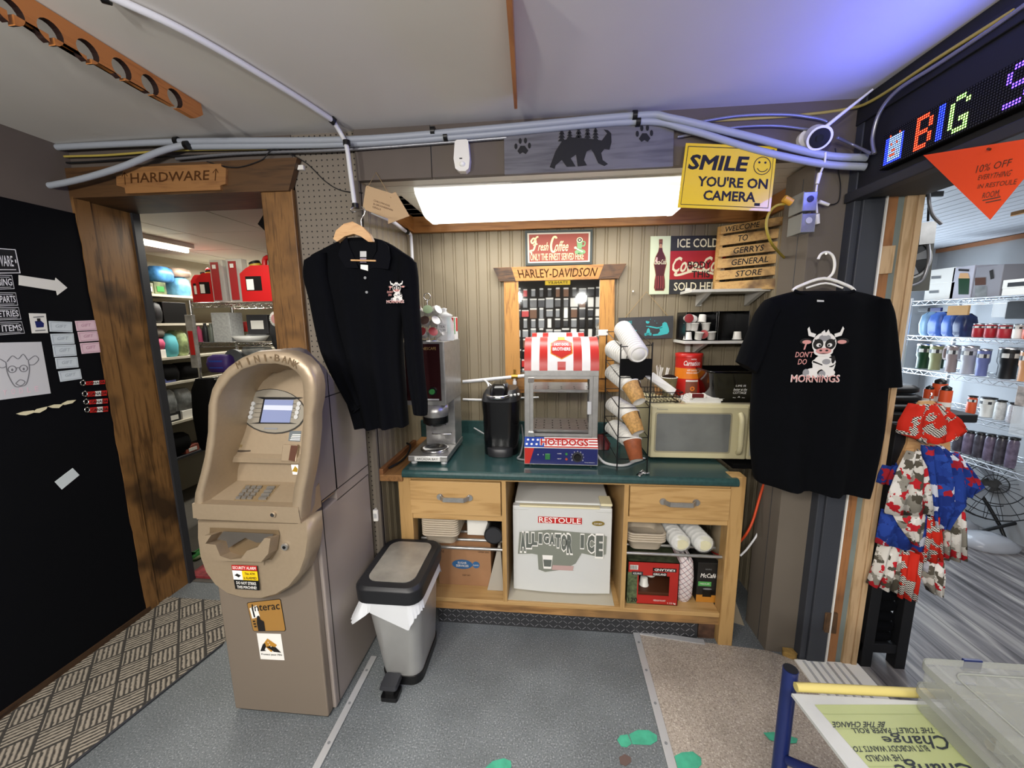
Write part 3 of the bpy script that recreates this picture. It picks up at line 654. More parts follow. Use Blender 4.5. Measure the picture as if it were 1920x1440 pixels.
def pin(r, P, T):
    r(0, 1, 0, 1, WHITEP); P([(.42, .18), (.78, .42), (.5, .7), (.2, .42)], mat('pin_orange', '#b5822d', .5))
    P([(.05, .68), (.2, .4), (.3, .36), (.32, .5), (.24, .62), (.3, .66)], INK, .0026); P([(.32, .5), (.5, .46), (.72, .5), (.92, .7), (.62, .68), (.5, .6)], INK, .0026)
    T('Protect your PIN', .5, .8, .09, INK, .85)
    for k in range(3): r(.42+.05*k, .45+.05*k, .3+.08*k, .34+.08*k, WHITEP, .003)
sticker('pin_notice', F3([(472, 1147), (682, 1153), (715, 1383), (506, 1372)]), pin)
# ------------------------------------------------------------------ waste bin
bn = thing('waste_bin', 'slim brushed steel pedal bin with black lid and white liner beside the cash machine', 'bin', (-.68, 1.6, 0))
def bring(x0, x1, y0, y1, z, r): return [(x, y, z) for x, y in rrect(x0, x1, y0, y1, r, 5)]
BST = mat('bin_steel', '#b0b0ae', .33, .55, .08, 6)
b = W(bn); b.loft([bring(-.755, -.575, 1.475, 1.755, .045, .05), bring(-.80, -.553, 1.435, 1.765, .44, .055)], BST); b.build('body', bn)
b = W(bn); b.loft([bring(-.758, -.572, 1.472, 1.758, .0, .05), bring(-.76, -.57, 1.47, 1.76, .045, .05)], BLACK); b.build('base', bn, bevel=.003)
b = W(bn); b.loft([bring(-.826, -.535, 1.405, 1.79, .455, .06), bring(-.828, -.533, 1.402, 1.792, .515, .06), bring(-.815, -.546, 1.415, 1.78, .528, .055)], mat('lid_black', '#17181b', .45)); ld2 = b.build('lid', bn, bevel=.004)
b = W(bn); b.loft([bring(-.785, -.575, 1.45, 1.752, .5282, .045), bring(-.785, -.575, 1.45, 1.752, .531, .045)], mat('lid_steel_plate', '#a8a49a', .42, .6, .22, 9), smooth=False); b.build('lid_plate', ld2)
b = W(bn); BAGM = mat('bin_liner', '#dfe2e6', .35, alpha=.85)
nb = 60; lo = []; hi = []
base = [Vector((x, y)) for x, y in rrect(-.806, -.547, 1.428, 1.772, .055, 14)]; nb = len(base)
for i, p in enumerate(base):
    q = p-Vector((-.676, 1.6)); t = i/nb; dd = .06+.02*math.sin(i*.9)
    fx, fy = p.x, p.y
    if fy < 1.5: dd = .05+.10*math.exp(-((fx+.62)/.045)**2)+.05*math.exp(-((fx+.80)/.03)**2)
    elif fx > -.6: dd = .14*max(0, 1-(fy-1.5)/.18)+.03+.05*math.exp(-((fy-1.74)/.03)**2)
    out = q.normalized()*(.004+.012*abs(math.sin(i*1.3))+(.05 if (fx < -.78 and fy < 1.5) else 0))
    hi.append((p.x, p.y, .462)); lo.append((p.x+out.x, p.y+out.y, .458-dd))
b.loft([hi, [tuple((Vector(a)+Vector(c))/2+Vector((0, 0, .004*math.sin(k*2)))) for k, (a, c) in enumerate(zip(hi, lo))], lo], BAGM, caps=False); b.build('liner', bn)
b = W(bn); b.loft([bring(-.735, -.655, 1.395, 1.47, .045, .012), bring(-.73, -.66, 1.40, 1.47, .062, .012)], DGREY); b.loft([bring(-.725, -.65, 1.385, 1.45, 0, .01), bring(-.725, -.65, 1.385, 1.45, .02, .01)], BLACK); b.box(-.71, -.67, 1.40, 1.45, .018, .048, BLACK); b.build('pedal', bn, bevel=.003)
# ------------------------------------------------------------------ garments
CLOTH = mat('black_jersey', '#050609', .95, noise=.15, ns=50); CLOTH2 = mat('black_pique', '#05060a', .95, noise=.15, ns=60)
def garment(mb, rows, Y, m, depth, fold=0.0, nf=7, ph=0, n=48, pw=.6, Yb=None):
    rings = []; K = len(rows)-1
    for k, (xl, yl, xr, yr) in enumerate(rows):
        t = k/K; A, B = PY(xl, yl, Y), PY(xr, yr, Y); c = (A+B)/2; h = (B-A)/2; d = depth[k] if isinstance(depth, (list, tuple)) else depth; rg = []
        for i in range(n):
            a = 2*math.pi*i/n; u = math.cos(a); w = math.sin(a); w = math.copysign(abs(w)**pw, w)
            f = fold*t*math.sin(nf*u*2+ph+.7*t)*(1-.3*abs(u))
            rg.append(c+h*u+Vector((0, d*w*(1 if w > 0 else 1)+f, 0)))
        rings.append(rg)
    # a finer set of rings
    out = []; 
    for k in range(len(rings)-1):
        for q in range(3):
            t = q/3; a0, a1, a2, a3 = rings[max(k-1, 0)], rings[k], rings[k+1], rings[min(k+2, K)]
            out.append([.5*((2*p1)+(p2-p0)*t+(2*p0-5*p1+4*p2-p3)*t*t+(3*p1-p0-3*p2+p3)*t**3) for p0, p1, p2, p3 in zip(a0, a1, a2, a3)])
    out.append(rings[-1]); return mb.loft(out, m)
COWW = mat('cow_white', '#d9d6d2', .7); COWG = mat('cow_grey', '#8d8c8f', .7); COWP = mat('cow_pink', '#c88d88', .7)
def cow(mb, P, s, y, words=True):
    # seated grumpy cow with folded arms; P centre, s height
    def E(x, z, rx, rz, m, d, n=18): mb.prism([(P[0]+(x+rx*math.cos(2*math.pi*i/n))*s, P[1]+(z+rz*math.sin(2*math.pi*i/n))*s) for i in range(n)], y-d, y-d+.0005, m)
    def Q(L, m, d): mb.prism([(P[0]+x*s, P[1]+z*s) for x, z in L], y-d, y-d+.0005, m)
    E(.13, -.22, .19, .2, COWW, .001); E(.25, -.16, .07, .1, INK, .0016); E(.2, -.34, .08, .05, INK, .0016)
    E(-.02, -.36, .17, .09, COWW, .0018); E(.18, -.36, .15, .08, COWW, .0018); E(-.16, -.36, .055, .07, COWG, .0024); E(.11, -.38, .06, .06, COWG, .0024)
    E(.12, -.17, .2, .085, COWW, .0024); E(.16, -.16, .07, .05, COWG, .003); Q([(-.06, -.14), (.1, -.21), (.1, -.23), (-.07, -.17)], INK, .0031); E(.27, -.12, .03, .07, INK, .0027)
    for sx in (-1, 1):
        Q([(.09+sx*.17, .27), (.09+sx*.27, .3), (.09+sx*.30, .42), (.09+sx*.275, .46), (.09+sx*.24, .36), (.09+sx*.15, .33)], COWW, .0025)
        E(.09+sx*.30, .2, .105, .055, INK, .002); E(.09+sx*.29, .19, .075, .035, COWP, .0026)
    E(.09, .16, .2, .2, COWW, .003); E(.09, .02, .16, .085, COWW, .0033); E(.09, .26, .1, .06, COWG, .0034)
    for sx in (-1, 1):
        E(.09+sx*.1, .15, .085, .095, INK, .0036); E(.09+sx*.09, .135, .04, .033, COWW, .0042); E(.09+sx*.075, .13, .016, .02, INK, .0048)
        Q([(.09+sx*.03, .15), (.09+sx*.17, .22), (.09+sx*.17, .24), (.09+sx*.03, .18)], INK, .005)
    E(.09, .03, .13, .055, COWP, .0042); E(.04, .04, .025, .016, INK, .0048); E(.14, .04, .025, .016, INK, .0048); Q([(0, -.01), (.09, -.005), (.18, -.01), (.09, -.022)], INK, .0048)
    Q([(.02, .36), (.07, .4), (.09, .34), (.13, .41), (.16, .35), (.12, .3), (.05, .3)], COWW, .0045)
    if words:
        for t, x, z, h, w in (('I', -.22, .11, .11, .05), ("DON'T", -.22, -.03, .1, .3), ('DO', -.24, -.16, .1, .15)): mb.text(t, P[0]+x*s, P[1]+z*s, h*s, COWP, w*s, .15, .01, y, .003)
        mb.text('MORNINGS', P[0]+.0*s, P[1]-.46*s, .14*s, COWW, .82*s, 0, .014, y, .0052); mb.text('MORNINGS', P[0]+.0*s, P[1]-.462*s, .12*s, COWP, .80*s, 0, .008, y, .0058)
YP = 1.60
po = thing('polo_shirt', 'black long-sleeved polo shirt with small cow print hanging above the cash machine', 'shirt', PY(715, 620, YP))
b = W(po); garment(b, [(655, 448, 706, 448), (640, 453, 728, 455), (606, 470, 758, 474), (582, 486, 777, 490), (590, 520, 772, 520), (604, 570, 762, 566), (618, 620, 756, 620), (634, 680, 757, 680), (650, 730, 761, 730), (664, 772, 764, 770), (672, 799, 766, 796)], YP, CLOTH2, [.03, .045, .05, .05, .06, .065, .065, .07, .07, .07, .07], .022, 5, .6)
b.build('body', po)
for rows, dy in (([(572, 492, 612, 474), (570, 520, 616, 520), (580, 560, 626, 560), (590, 610, 634, 604), (602, 660, 646, 646), (622, 704, 662, 690), (644, 742, 676, 730), (662, 772, 686, 753)], -.045), ([(748, 478, 780, 492), (746, 530, 784, 520), (752, 580, 786, 575), (757, 630, 790, 625), (762, 680, 793, 675), (767, 725, 797, 720), (772, 752, 800, 750), (776, 772, 800, 775)], -.02)):
    b = W(po); garment(b, rows, YP+dy, CLOTH2, .034, .012, 3, 1.2, 24, .9); b.build('sleeve', po)
b = W(po)   # cuffs
garment(b, [(658, 764, 686, 748), (663, 776, 687, 757)], YP-.045, mat('rib_knit', '#07080c', .95), .028, 0, n=20, pw=1); b.build('cuff', po)
b = W(po); garment(b, [(773, 758, 801, 757), (776, 776, 801, 778)], YP-.02, MATS['rib_knit'], .028, 0, n=20, pw=1); b.build('cuff', po)
COLM = mat('collar_knit', '#090a0f', .95)
b = W(po)
for L in ([(650, 444), (642, 452), (634, 478), (648, 502), (672, 503), (668, 492), (655, 462)], [(708, 448), (716, 450), (728, 462), (732, 484), (728, 505), (702, 502), (690, 506), (694, 494), (708, 470)]):
    p0 = [PY(x, y, YP-.062) for x, y in L]; face3(b, p0, COLM); face3(b, [p+Vector((0, .004, 0)) for p in p0], COLM); b.loft([p0, [p+Vector((0, .006, 0)) for p in p0]], COLM, caps=False, smooth=False)
b.build('collar', po)
b = W(po); face3(b, [PY(x, y, YP-.056) for x, y in ((655, 452), (706, 452), (706, 470), (694, 494), (684, 507), (668, 494), (655, 464))], mat('collar_inside', '#07080c', .9)); b.build('neck_lining', po)
b = W(po); face3(b, [PY(x, y, YP-.0585) for x, y in ((675, 471), (687, 471), (687, 482), (675, 482))], LGREY); face3(b, [PY(x, y, YP-.0585) for x, y in ((675, 484), (687, 484), (687, 492), (675, 492))], mat('lilac_label', '#8a7f8f', .7)); face3(b, [PY(x, y, YP-.0585) for x, y in ((676, 496), (690, 497), (690, 508), (676, 504))], WHITEP); b.build('neck_label', po)
for x, y in ((685, 521), (688, 548)):
    b = W(po); c = PY(x, y, YP-.066); b.cyl(c, c-Vector((0, .003, 0)), .0055, GREY, seg=12); b.build('shirt_button', po)
c = PY(742, 548, YP-.066); b = W(po); cow(b, (c.x-.002, c.z+.004), .088, c.y); b.build('cow_print', po)
hg = thing('wooden_hanger', 'wooden clothes hanger holding the black polo shirt', 'hanger', PY(678, 445, YP))
WH = wood('hanger_wood', '#c99f6e', '#b58654', None, 'x', 2, .45)
b = W(hg); L = [(643, 455), (648, 440), (662, 428), (678, 424), (694, 432), (708, 446), (715, 460), (706, 460), (692, 450), (680, 446), (664, 450), (650, 460)]
p = [(PY(x, y, YP).x, PY(x, y, YP).z) for x, y in L]; b.prism(p, YP-.074, YP-.052, WH); b.build('shoulder_bar', hg, bevel=.004)
b = W(hg); b.cyl(PY(658, 488, YP-.064), PY(705, 489, YP-.064), .0035, WH); b.build('trouser_bar', hg)
b = W(hg); b.tube([PY(x, y, YP-.06) for x, y in ((678, 425), (677, 413), (681, 405), (684, 398), (683, 391), (678, 388))], .0018, CHROME, n=4); b.build('hook', hg)
YT = 1.66
ts = thing('tee_shirt', 'black short-sleeved t-shirt with large cow print on a white hanger by the right doorway', 'shirt', PY(1540, 740, YT))
b = W(ts); garment(b, [(1490, 546, 1602, 546), (1466, 552, 1625, 552), (1438, 562, 1655, 562), (1424, 580, 1664, 580), (1418, 620, 1664, 620), (1416, 680, 1660, 680), (1412, 740, 1654, 740), (1410, 800, 1648, 800), (1412, 850, 1638, 850), (1418, 897, 1625, 905), (1426, 906, 1618, 926)], YT, CLOTH, [.02, .035, .045, .05, .055, .06, .06, .06, .06, .06, .06], .03, 4.2, 2.2)
b.build('body', ts)
for rows in ([(1436, 562, 1460, 585), (1418, 585, 1448, 610), (1406, 615, 1440, 640), (1392, 650, 1428, 675), (1382, 678, 1416, 700)], [(1640, 560, 1660, 563), (1632, 590, 1672, 588), (1628, 630, 1678, 628), (1624, 680, 1684, 675), (1622, 728, 1688, 722)]):
    b = W(ts); garment(b, rows, YT-.01, CLOTH, .04, .008, 3, .5, 24, .9); b.build('sleeve', ts)
b = W(ts); b.tube([PY(x, y, YT-.03) for x, y in ((1490, 545), (1510, 552), (1545, 557), (1580, 553), (1602, 545))], .006, MATS['rib_knit'], n=5); b.build('neckband', ts)
b = W(ts); face3(b, [PY(x, y, YT-.05) for x, y in ((1532, 562), (1545, 563), (1545, 566), (1532, 566))], LGREY); b.build('neck_label', ts)
c = PY(1535, 672, YT-.066); b = W(ts); cow(b, (c.x-.008, c.z+.022), .215, c.y-.001); b.build('cow_print', ts)
hw_ = thing('plastic_hanger', 'white plastic hanger holding the black t-shirt by the right doorway', 'hanger', PY(1545, 535, YT))
b = W(hw_); b.tube([PY(x, y, YT) for x, y in ((1486, 545), (1500, 536), (1545, 522), (1590, 536), (1602, 545))], .006, WHITE, n=4)
b.tube([PY(x, y, YT) for x, y in ((1512, 540), (1548, 531), (1580, 540))], .004, WHITE, n=4); b.tube([PY(x, y, YT) for x, y in ((1549, 524), (1561, 513), (1565, 497), (1562, 481), (1552, 473), (1540, 476), (1534, 486))], .0048, WHITE, n=5); b.build('hanger_frame', hw_)
nl = tag(MB().cyl(PY(1549, 476, 1.80), PY(1549, 476, YT-.01), .004, STEEL, seg=8).build('nail'), 'nail in the taupe column carrying the white plastic hanger', 'nail')
# ------------------------------------------------------------------ ceiling fittings
rk = thing('rod_rack', 'orange varnished wooden fishing rod rack with round notches on the ceiling', 'rack', (-1.45, 1.3, 2.42))
RKM = wood('varnished_rack', '#b9773d', '#9a5d2c', None, 'y', .8, .35)
XR_ = -1.335; hr = 2.458-PX(351, 213, XR_).z; ye_ = PX(376, 188, XR_).y; pts = [(.55, 2.458), (ye_, 2.458), (ye_+.004, 2.458-hr*.55), (ye_-.012, 2.458-hr*.75), (ye_-.035, 2.458-hr), ]; arcs = set()
for zx, zy in ((985, 553), (845, 478), (685, 390), (495, 290), (285, 180), (55, 60), (-215, -85)):
    c = PX(zx/3, zy/3, XR_); r_ = .029; zb_ = 2.458-hr; pts.append((c.y+.006, zb_))
    for q in range(17): a = -math.pi/2+.2+(2*math.pi-.4)*q/16; arcs.add(len(pts)); pts.append((c.y+r_*math.cos(a), c.z+r_*math.sin(a)))
    pts.append((c.y-.006, zb_))
pts.append((.55, 2.458-hr)); n = len(pts); tri = tessellate_polygon([[Vector((p[0], p[1], 0)) for p in pts]]); b = W(rk)
F_ = [(XR_, y, z) for y, z in pts]; B_ = [(XR_-.02, y, z) for y, z in pts]; b.add(F_, [tuple(t) for t in tri], RKM); b.add(B_, [tuple(reversed(t)) for t in tri], RKM)
DKN = mat('notch_dark', '#2a1712', .6)
for i in range(n): j = (i+1) % n; b.add([F_[i], F_[j], B_[j], B_[i]], [(0, 1, 2, 3)], DKN if i in arcs and j in arcs else RKM)
b.build('notched_board', rk)
A = PZ(954, -60, 2.455); B = PZ(967, 180, 2.455)
wb = tag(MB().hexa([(A.x-.008, A.y, 2.39), (A.x+.008, A.y, 2.39), (B.x+.006, B.y, 2.41), (B.x-.006, B.y, 2.41), (A.x-.008, A.y, 2.46), (A.x+.008, A.y, 2.46), (B.x+.006, B.y, 2.46), (B.x-.006, B.y, 2.46)], RKM).build('rack_board', bevel=.002),
         'brown wooden rack board seen edge-on, standing down from the middle of the ceiling', 'rack')
PVC = mat('white_pvc', '#d6d7da', .35); CON = mat('grey_conduit', '#9ea4ad', .4); CLIP = BLACK
def clip(t, p, r, nm='clip', d=(1, 0, 0)):
    b = W(t); d = Vector(d).normalized()*.009; b.cyl(p-d, p+d, r, CLIP, seg=14); return b.build(nm, t)
wp = thing('water_pipe', 'white plastic water pipe bending across the ceiling and down the pegboard corner', 'pipe', (-.9, 1.7, 2.3))
zc = 2.447
P = [PZ(590, -20, zc), PZ(660, 10, zc), PZ(760 and 400, 95, zc)] if False else [PZ(x, y, zc) for x, y in ((190, -14), (240, 8), (320, 45), (400, 88), (480, 135), (560, 184), (624, 226))]
b = W(wp); b.tube(P, .0105, PVC, 10, 5)
b.tube([P[-1], PY(640, 252, 1.72), PY(650, 275, 1.71), PY(657, 325, 1.71), PY(665, 384, 1.71)], .0095, PVC, 10, 5)
b.tube([PY(697, 397, 1.74), PY(735, 415, 1.85), PX(758, 432, -.835), PX(768, 438, -.835), PX(771, 450, -.835), PX(774, 520, -.83), PX(776, 640, -.83)], .0095, PVC, 10, 4); b.build('pipe', wp)
for p, d in ((PZ(624, 226, zc), (.5, .7, -.4)), (PZ(197, -6, zc), (1, .6, 0)), (PY(650, 268, 1.71), (0, 0, 1)), (PY(667, 386, 1.71), (0, 0, 1)), (PX(763, 434, -.835), (.2, 1, -.4))): clip(wp, p, .015, 'clip', d)
b = W(wp); b.tube([PY(668, 388, 1.71), PY(660, 390, 1.69), PY(658, 396, 1.69), PY(668, 397, 1.70), PY(676, 392, 1.66), PY(684, 394, YP-.05)], .003, CHROME, n=4); b.build('carabiner', wp)
cb = thing('grey_conduit', 'upper of two thick grey conduits along the top of the wall under the ceiling', 'conduit', (-.6, 1.75, 2.43))
def cpipe(t, pts, r=.0135, m=CON, n=6): b = W(t); b.tube(pts, r, m, 10, n); return b.build('pipe', t)
cpipe(cb, [PY(-60, 288, 1.755), PY(0, 282, 1.755), PY(330, 266, 1.755), PY(650, 262, 1.755), PY(900, 243, 1.755), PY(1190, 217, 1.755), PY(1260, 222, 1.74), PY(1400, 255, 1.735), PY(1540, 290, 1.735), PX(1625, 296, 1.196)])
for x, y in ((12, 281), (332, 265), (812, 246), (1190, 216)): clip(cb, PY(x, y, 1.753), .018)
cb2 = thing('grey_conduit', 'lower of two thick grey conduits along the wall top, ending at the dark header', 'conduit', (-.4, 1.75, 2.41))
cpipe(cb2, [PY(352, 275, 1.765), PY(650, 270, 1.765), PY(900, 253, 1.765), PY(1190, 228, 1.765), PY(1290, 243, 1.75), PY(1420, 282, 1.745), PY(1540, 307, 1.745), PX(1623, 313, 1.196)])
for x, y in ((836, 256), (1196, 228)): clip(cb2, PY(x, y, 1.763), .018)
cb3 = thing('grey_conduit', 'grey conduit sloping down from the ceiling corner across the hardware doorway to the left', 'conduit', (-2.2, 1.72, 2.35))
cpipe(cb3, [PY(345, 272, 1.75), PY(300, 284, 1.73), PY(220, 316, 1.71), PY(120, 343, 1.70), PY(0, 361, 1.69), PY(-40, 366, 1.69)])
for x, y in ((350, 272), (3, 360)): clip(cb3, PY(x, y, 1.74 if x > 9 else 1.69), .017)
FLEX = mat('armoured_cable', '#9a9ba0', .35, .7); YEL = mat('yellow_cable', '#b3a04d', .6); BLKW = mat('black_wire', '#121214', .6)
def ribbed(pts, r, n):
    pts = spline([Vector(p) for p in pts], n); return pts, [r*(1+.16*(i % 2)) for i in range(len(pts))]
def cable(name, pts, r, m, label, rib=False, n=8):
    b = MB()
    if rib:
        p, rr = ribbed(pts, r, n*3); b.tube(p, rr, m, 8)
    else: b.tube(pts, r, m, 8, n)
    return tag(b.build(name), label, 'cable')
cable('armoured_cable', [PY(330, 298, 1.772), PY(450, 288, 1.772), PY(640, 281, 1.772), PY(800, 270, 1.776), PY(950, 258, 1.776)], .006, FLEX, 'ribbed metal cable along the top of the pegboard and soffit under the conduits', True, 14)
cable('armoured_cable', [PX(1640, 288, 1.17), PX(1636, 258, 1.17), PX(1650, 210, 1.17), PX(1685, 168, 1.175), PX(1760, 120, 1.185), PX(1850, 60, 1.187), PX(1935, 0, 1.187)], .006, FLEX, 'ribbed metal cable looping up the dark header wall left of the light sign', True, 14)
cable('armoured_cable', [PY(1295, 232, 1.77), PY(1380, 218, 1.775), PY(1470, 215, 1.775), PY(1530, 222, 1.775), PY(1550, 228, 1.775)], .006, FLEX, 'ribbed metal cable under the ceiling edge left of the security camera', True, 14)
cable('armoured_cable', [PY(1270, 257, 1.776), PY(1370, 240, 1.772), PY(1450, 236, 1.772), PY(1515, 243, 1.772)], .005, FLEX, 'thin ribbed metal cable arching above the yellow sign to the security camera', True, 14)
cable('armoured_cable', [PY(1570, 258, 1.72), PY(1600, 272, 1.74), PX(1634, 288, 1.17)], .005, FLEX, 'short ribbed metal cable from the security camera to the dark wall', True, 10)
cable('yellow_cable', [PY(20, 312, 1.778), PY(80, 296, 1.778), PY(200, 291, 1.778), PY(330, 282, 1.778), PY(500, 279, 1.778)], .005, YEL, 'yellowish electric cable above the wooden hardware header')
cable('yellow_cable', [PY(860, 254, 1.778), PY(950, 256, 1.778)], .004, YEL, 'short yellowish cable above the white motion sensor')
cable('yellow_cable', [PY(1290, 229, 1.785), PY(1400, 223, 1.785), PY(1500, 216, 1.785), PY(1590, 204, 1.785), PX(1640, 186, 1.186), PX(1760, 108, 1.187), PX(1900, 20, 1.187)], .0055, YEL, 'yellowish cable following the ceiling edge above the security camera and header')
cable('black_cable', [PY(0, 300, 1.782), PY(130, 305, 1.782), PY(300, 294, 1.782), PY(420, 290, 1.782)], .004, BLKW, 'dark cable bundled behind the sloping conduit over the doorway')
cable('black_cable', [PY(388, 303, 1.762), PY(440, 314, 1.762), PY(490, 300, 1.762), PY(515, 280, 1.762), PY(570, 303, 1.795), PY(610, 340, 1.80), PY(640, 357, 1.80), PY(680, 362, 1.785)], .0022, BLKW, 'thin black wire looping over the hardware header and across the pegboard')
cable('black_cable', [PY(1566, 278, 1.72), PY(1572, 320, 1.76), PY(1576, 350, 1.79), PY(1572, 378, 1.79), PY(1556, 384, 1.78)], .002, BLKW, 'thin black wire hanging below the security camera')
cable('hook_rope', [PY(8, 318, 1.775), PY(4, 333, 1.775), PY(6, 348, 1.772)], .006, LGREY, 'pale hook hanging at the far left under the conduits')
# motion sensor
ms = thing('motion_sensor', 'white motion sensor on the dark soffit left of the bear sign', 'sensor', PY(867, 322, 1.79))
q = [(PY(x, y, 1.77).x, PY(x, y, 1.77).z) for x, y in ((854, 268), (858, 265), (876, 264), (879, 267), (882, 300), (880, 318), (874, 323), (862, 323), (855, 318), (852, 300))]
b = W(ms); b.prism(q, 1.755, 1.79, WHITE); b.build('housing', ms, bevel=.006, seg=3)
b = W(ms); c = PY(867, 308, 1.757); b.sphere(c, .014, mat('sensor_lens', '#f2f2ee', .2), sz=.8); b.build('lens', ms); b = W(ms); c = PY(864, 297, 1.7545); b.box(c.x-.006, c.x+.006, 1.753, 1.756, c.z-.002, c.z+.002, BLACK); b.build('indicator', ms)
# fluorescent fixture
fx = thing('ceiling_light', 'long glowing wraparound fluorescent fixture under the alcove ceiling', 'light', (0, 2.1, 2.26))
LENS = mat('lit_diffuser', '#ffffff', .3, emit='#fffdf2', es=1.9)
prof = [(1.935, 2.258), (1.945, 2.235), (2.06, 2.168), (2.10, 2.16), (2.22, 2.16), (2.26, 2.168), (2.38, 2.235), (2.39, 2.258)]
n = 40; vv = []; 
LENS2 = mat('lit_diffuser_side', '#eef0ec', .3, emit='#fffdf2', es=.55); b = W(fx)
for k in range(len(prof)-1):
    (y0, z0), (y1, z1) = prof[k], prof[k+1]; nn = 6 if k in (1, 5) else 1
    for q in range(nn): f0, f1 = q/nn, (q+1)/nn; b.add([(x, y0+(y1-y0)*f, z0+(z1-z0)*f) for f in (f0, f1) for x in (-.635, .62)], [(0, 1, 3, 2)], LENS2 if (k in (0, 6) or (k == 1 and q in (0, 2)) or (k == 5 and q in (3, 5))) else LENS)
b.build('diffuser', fx)
for x0, x1 in ((-.65, -.634), (.619, .635)):
    b = W(fx); b.prism([(y+(2.16-y)*-.02, z-.002) for y, z in prof], x0, x1, mat('clear_end', '#eef0ea', .3, emit='#fffdf2', es=.8), 'yz'); b.build('end_cap', fx)
b = W(fx); b.box(-.65, .635, 1.93, 2.40, 2.256, 2.2619, WHITE); b.build('pan', fx)
# bear sign
def board(name, label, cat, quad, Y, th, m, group=None):
    p = [PY(x, y, Y) for x, y in quad]; c = (p[2]+p[3])/2; t = thing(name, label, cat, (c.x, Y, c.z), 0, group)
    b = W(t); b.prism([(v.x, v.z) for v in p], Y, Y+th, m); b.build('board', t, bevel=.0015); return t, p
GW = wood('grey_barn_board', '#6a696d', '#515055', '#3c3b3f', 'x', .6, .7); BINK = mat('print_black', '#141417', .7)
t, p = board('bear_sign', 'grey wooden sign with a black bear and pine trees silhouette over the alcove', 'sign', [(945, 254), (1264, 224), (1262, 312), (946, 327)], 1.772, .016, GW)
Z3 = lambda L: [(640+x/3, 200+y/3) for x, y in L]
b = W(t); yb_ = 1.7705
def F(L, off=0): return [PY(*q, yb_-off) for q in Z3(L)]
bear = [(1172, 340), (1205, 250), (1240, 195), (1290, 172), (1400, 180), (1465, 190), (1495, 150), (1475, 128), (1500, 132), (1518, 150), (1520, 200), (1508, 242), (1480, 238), (1462, 260), (1470, 300), (1500, 322), (1480, 334), (1445, 318), (1420, 262), (1405, 240), (1380, 252), (1365, 300), (1382, 330), (1330, 336), (1320, 270), (1290, 290), (1318, 336), (1268, 338), (1240, 300), (1205, 330), (1200, 350)]
face3(b, F(bear), BINK)
for x, h in ((1240, 60), (1285, 45), (1335, 65), (1385, 58), (1430, 55)):
    for k in range(4): face3(b, F([(x-22+k*3, 195-k*h*.33), (x+22-k*3, 195-k*h*.33), (x, 195-k*h*.33-h*.5)], .0004), BINK)
for cx, cy, s, r in ((1020, 235, 1.0, .2), (1705, 165, 1.05, -.1)):
    face3(b, F([(cx+x*s, cy+y*s) for x, y in ((-30, 15), (-12, -15), (12, -15), (32, 12), (18, 32), (0, 22), (-16, 32))]), BINK)
    for dx, dy in ((-38, -12), (-14, -42), (16, -44), (38, -16)): face3(b, F([(cx+s*(dx+9*math.cos(a)), cy+s*(dy+17*math.sin(a))) for a in [k*.7 for k in range(9)]]), BINK)
b.build('bear_print', t)
# smile sign
Z4 = lambda L: [(1200+x/4, 160+y/4) for x, y in L]
SY = mat('sign_yellow', '#e3bf10', .3, coat=.5)
Q = Z4([(345, 432), (1030, 460), (978, 945), (282, 915)]); ysm = 1.745
t, p = board('warning_sign', 'yellow metal smile camera warning sign hanging at the right of the alcove light', 'sign', Q, ysm, .004, SY)
def lerpq(p, u, v): return p[0]*(1-u)*(1-v)+p[1]*u*(1-v)+p[2]*u*v+p[3]*(1-u)*v
def qpaint(t, p, name, fn, off=.0008):
    mb = W(t); O = Vector((0, -off, 0))
    def T(s_, u, v, h, w, m, bold=0, shear=0, k=1):
        vv, ff, (x0, x1, y0, y1) = glyphs(s_, bold, shear)
        mb.add([lerpq(p, u+((a-x0)/(x1-x0)-.5)*w, v-((c-y0)/(y1-y0)-.5)*h)+O*k for a, c in vv], ff, m)
    def P(L, m, k=1): face3(mb, [lerpq(p, u, v)+O*k for u, v in L], m)
    def S(L, w, m, k=1, n=0):
        asp = (p[1]-p[0]).length/(p[3]-p[0]).length
        pts = [Vector((u*asp, v, 0)) for u, v in L]; pts = spline(pts, n) if n else pts; A_, B_ = [], []
        for i, q in enumerate(pts):
            d = pts[min(i+1, len(pts)-1)]-pts[max(i-1, 0)]; d = d.normalized() if d.length > 1e-9 else Vector((1, 0, 0)); o_ = Vector((-d.y, d.x, 0))*w/2
            A_.append(lerpq(p, (q+o_).x/asp, (q+o_).y)+O*k); B_.append(lerpq(p, (q-o_).x/asp, (q-o_).y)+O*k)
        j = len(pts); mb.add(A_+B_, [(i, j+i, j+i+1, i+1) for i in range(j-1)], m)
    fn(T, P, S); return mb.build(name, t)
def smile(T, P, S):
    T('SMILE', .385, .285, .235, .66, INK, .035, .12); T("YOU'RE ON", .56, .575, .165, .76, INK, .03); T('CAMERA', .545, .79, .16, .565, INK, .03)
    S([(.03, .05), (.97, .05), (.97, .95), (.03, .95), (.03, .05)], .012, INK)
    S([(.86+.09*math.cos(a), .3+.135*math.sin(a)) for a in [k*.3 for k in range(22)]], .012, INK)
    for x in (.825, .89): P([(x+.013*math.cos(a), .25+.018*math.sin(a)) for a in [k*.7 for k in range(9)]], INK)
    S([(.81, .34), (.835, .38), (.865, .39), (.9, .375), (.92, .34)], .012, INK, 1, 3); P([(.82, .88), (.88, .88), (.88, .925), (.82, .925)], INK)
qpaint(t, p, 'lettering', smile)
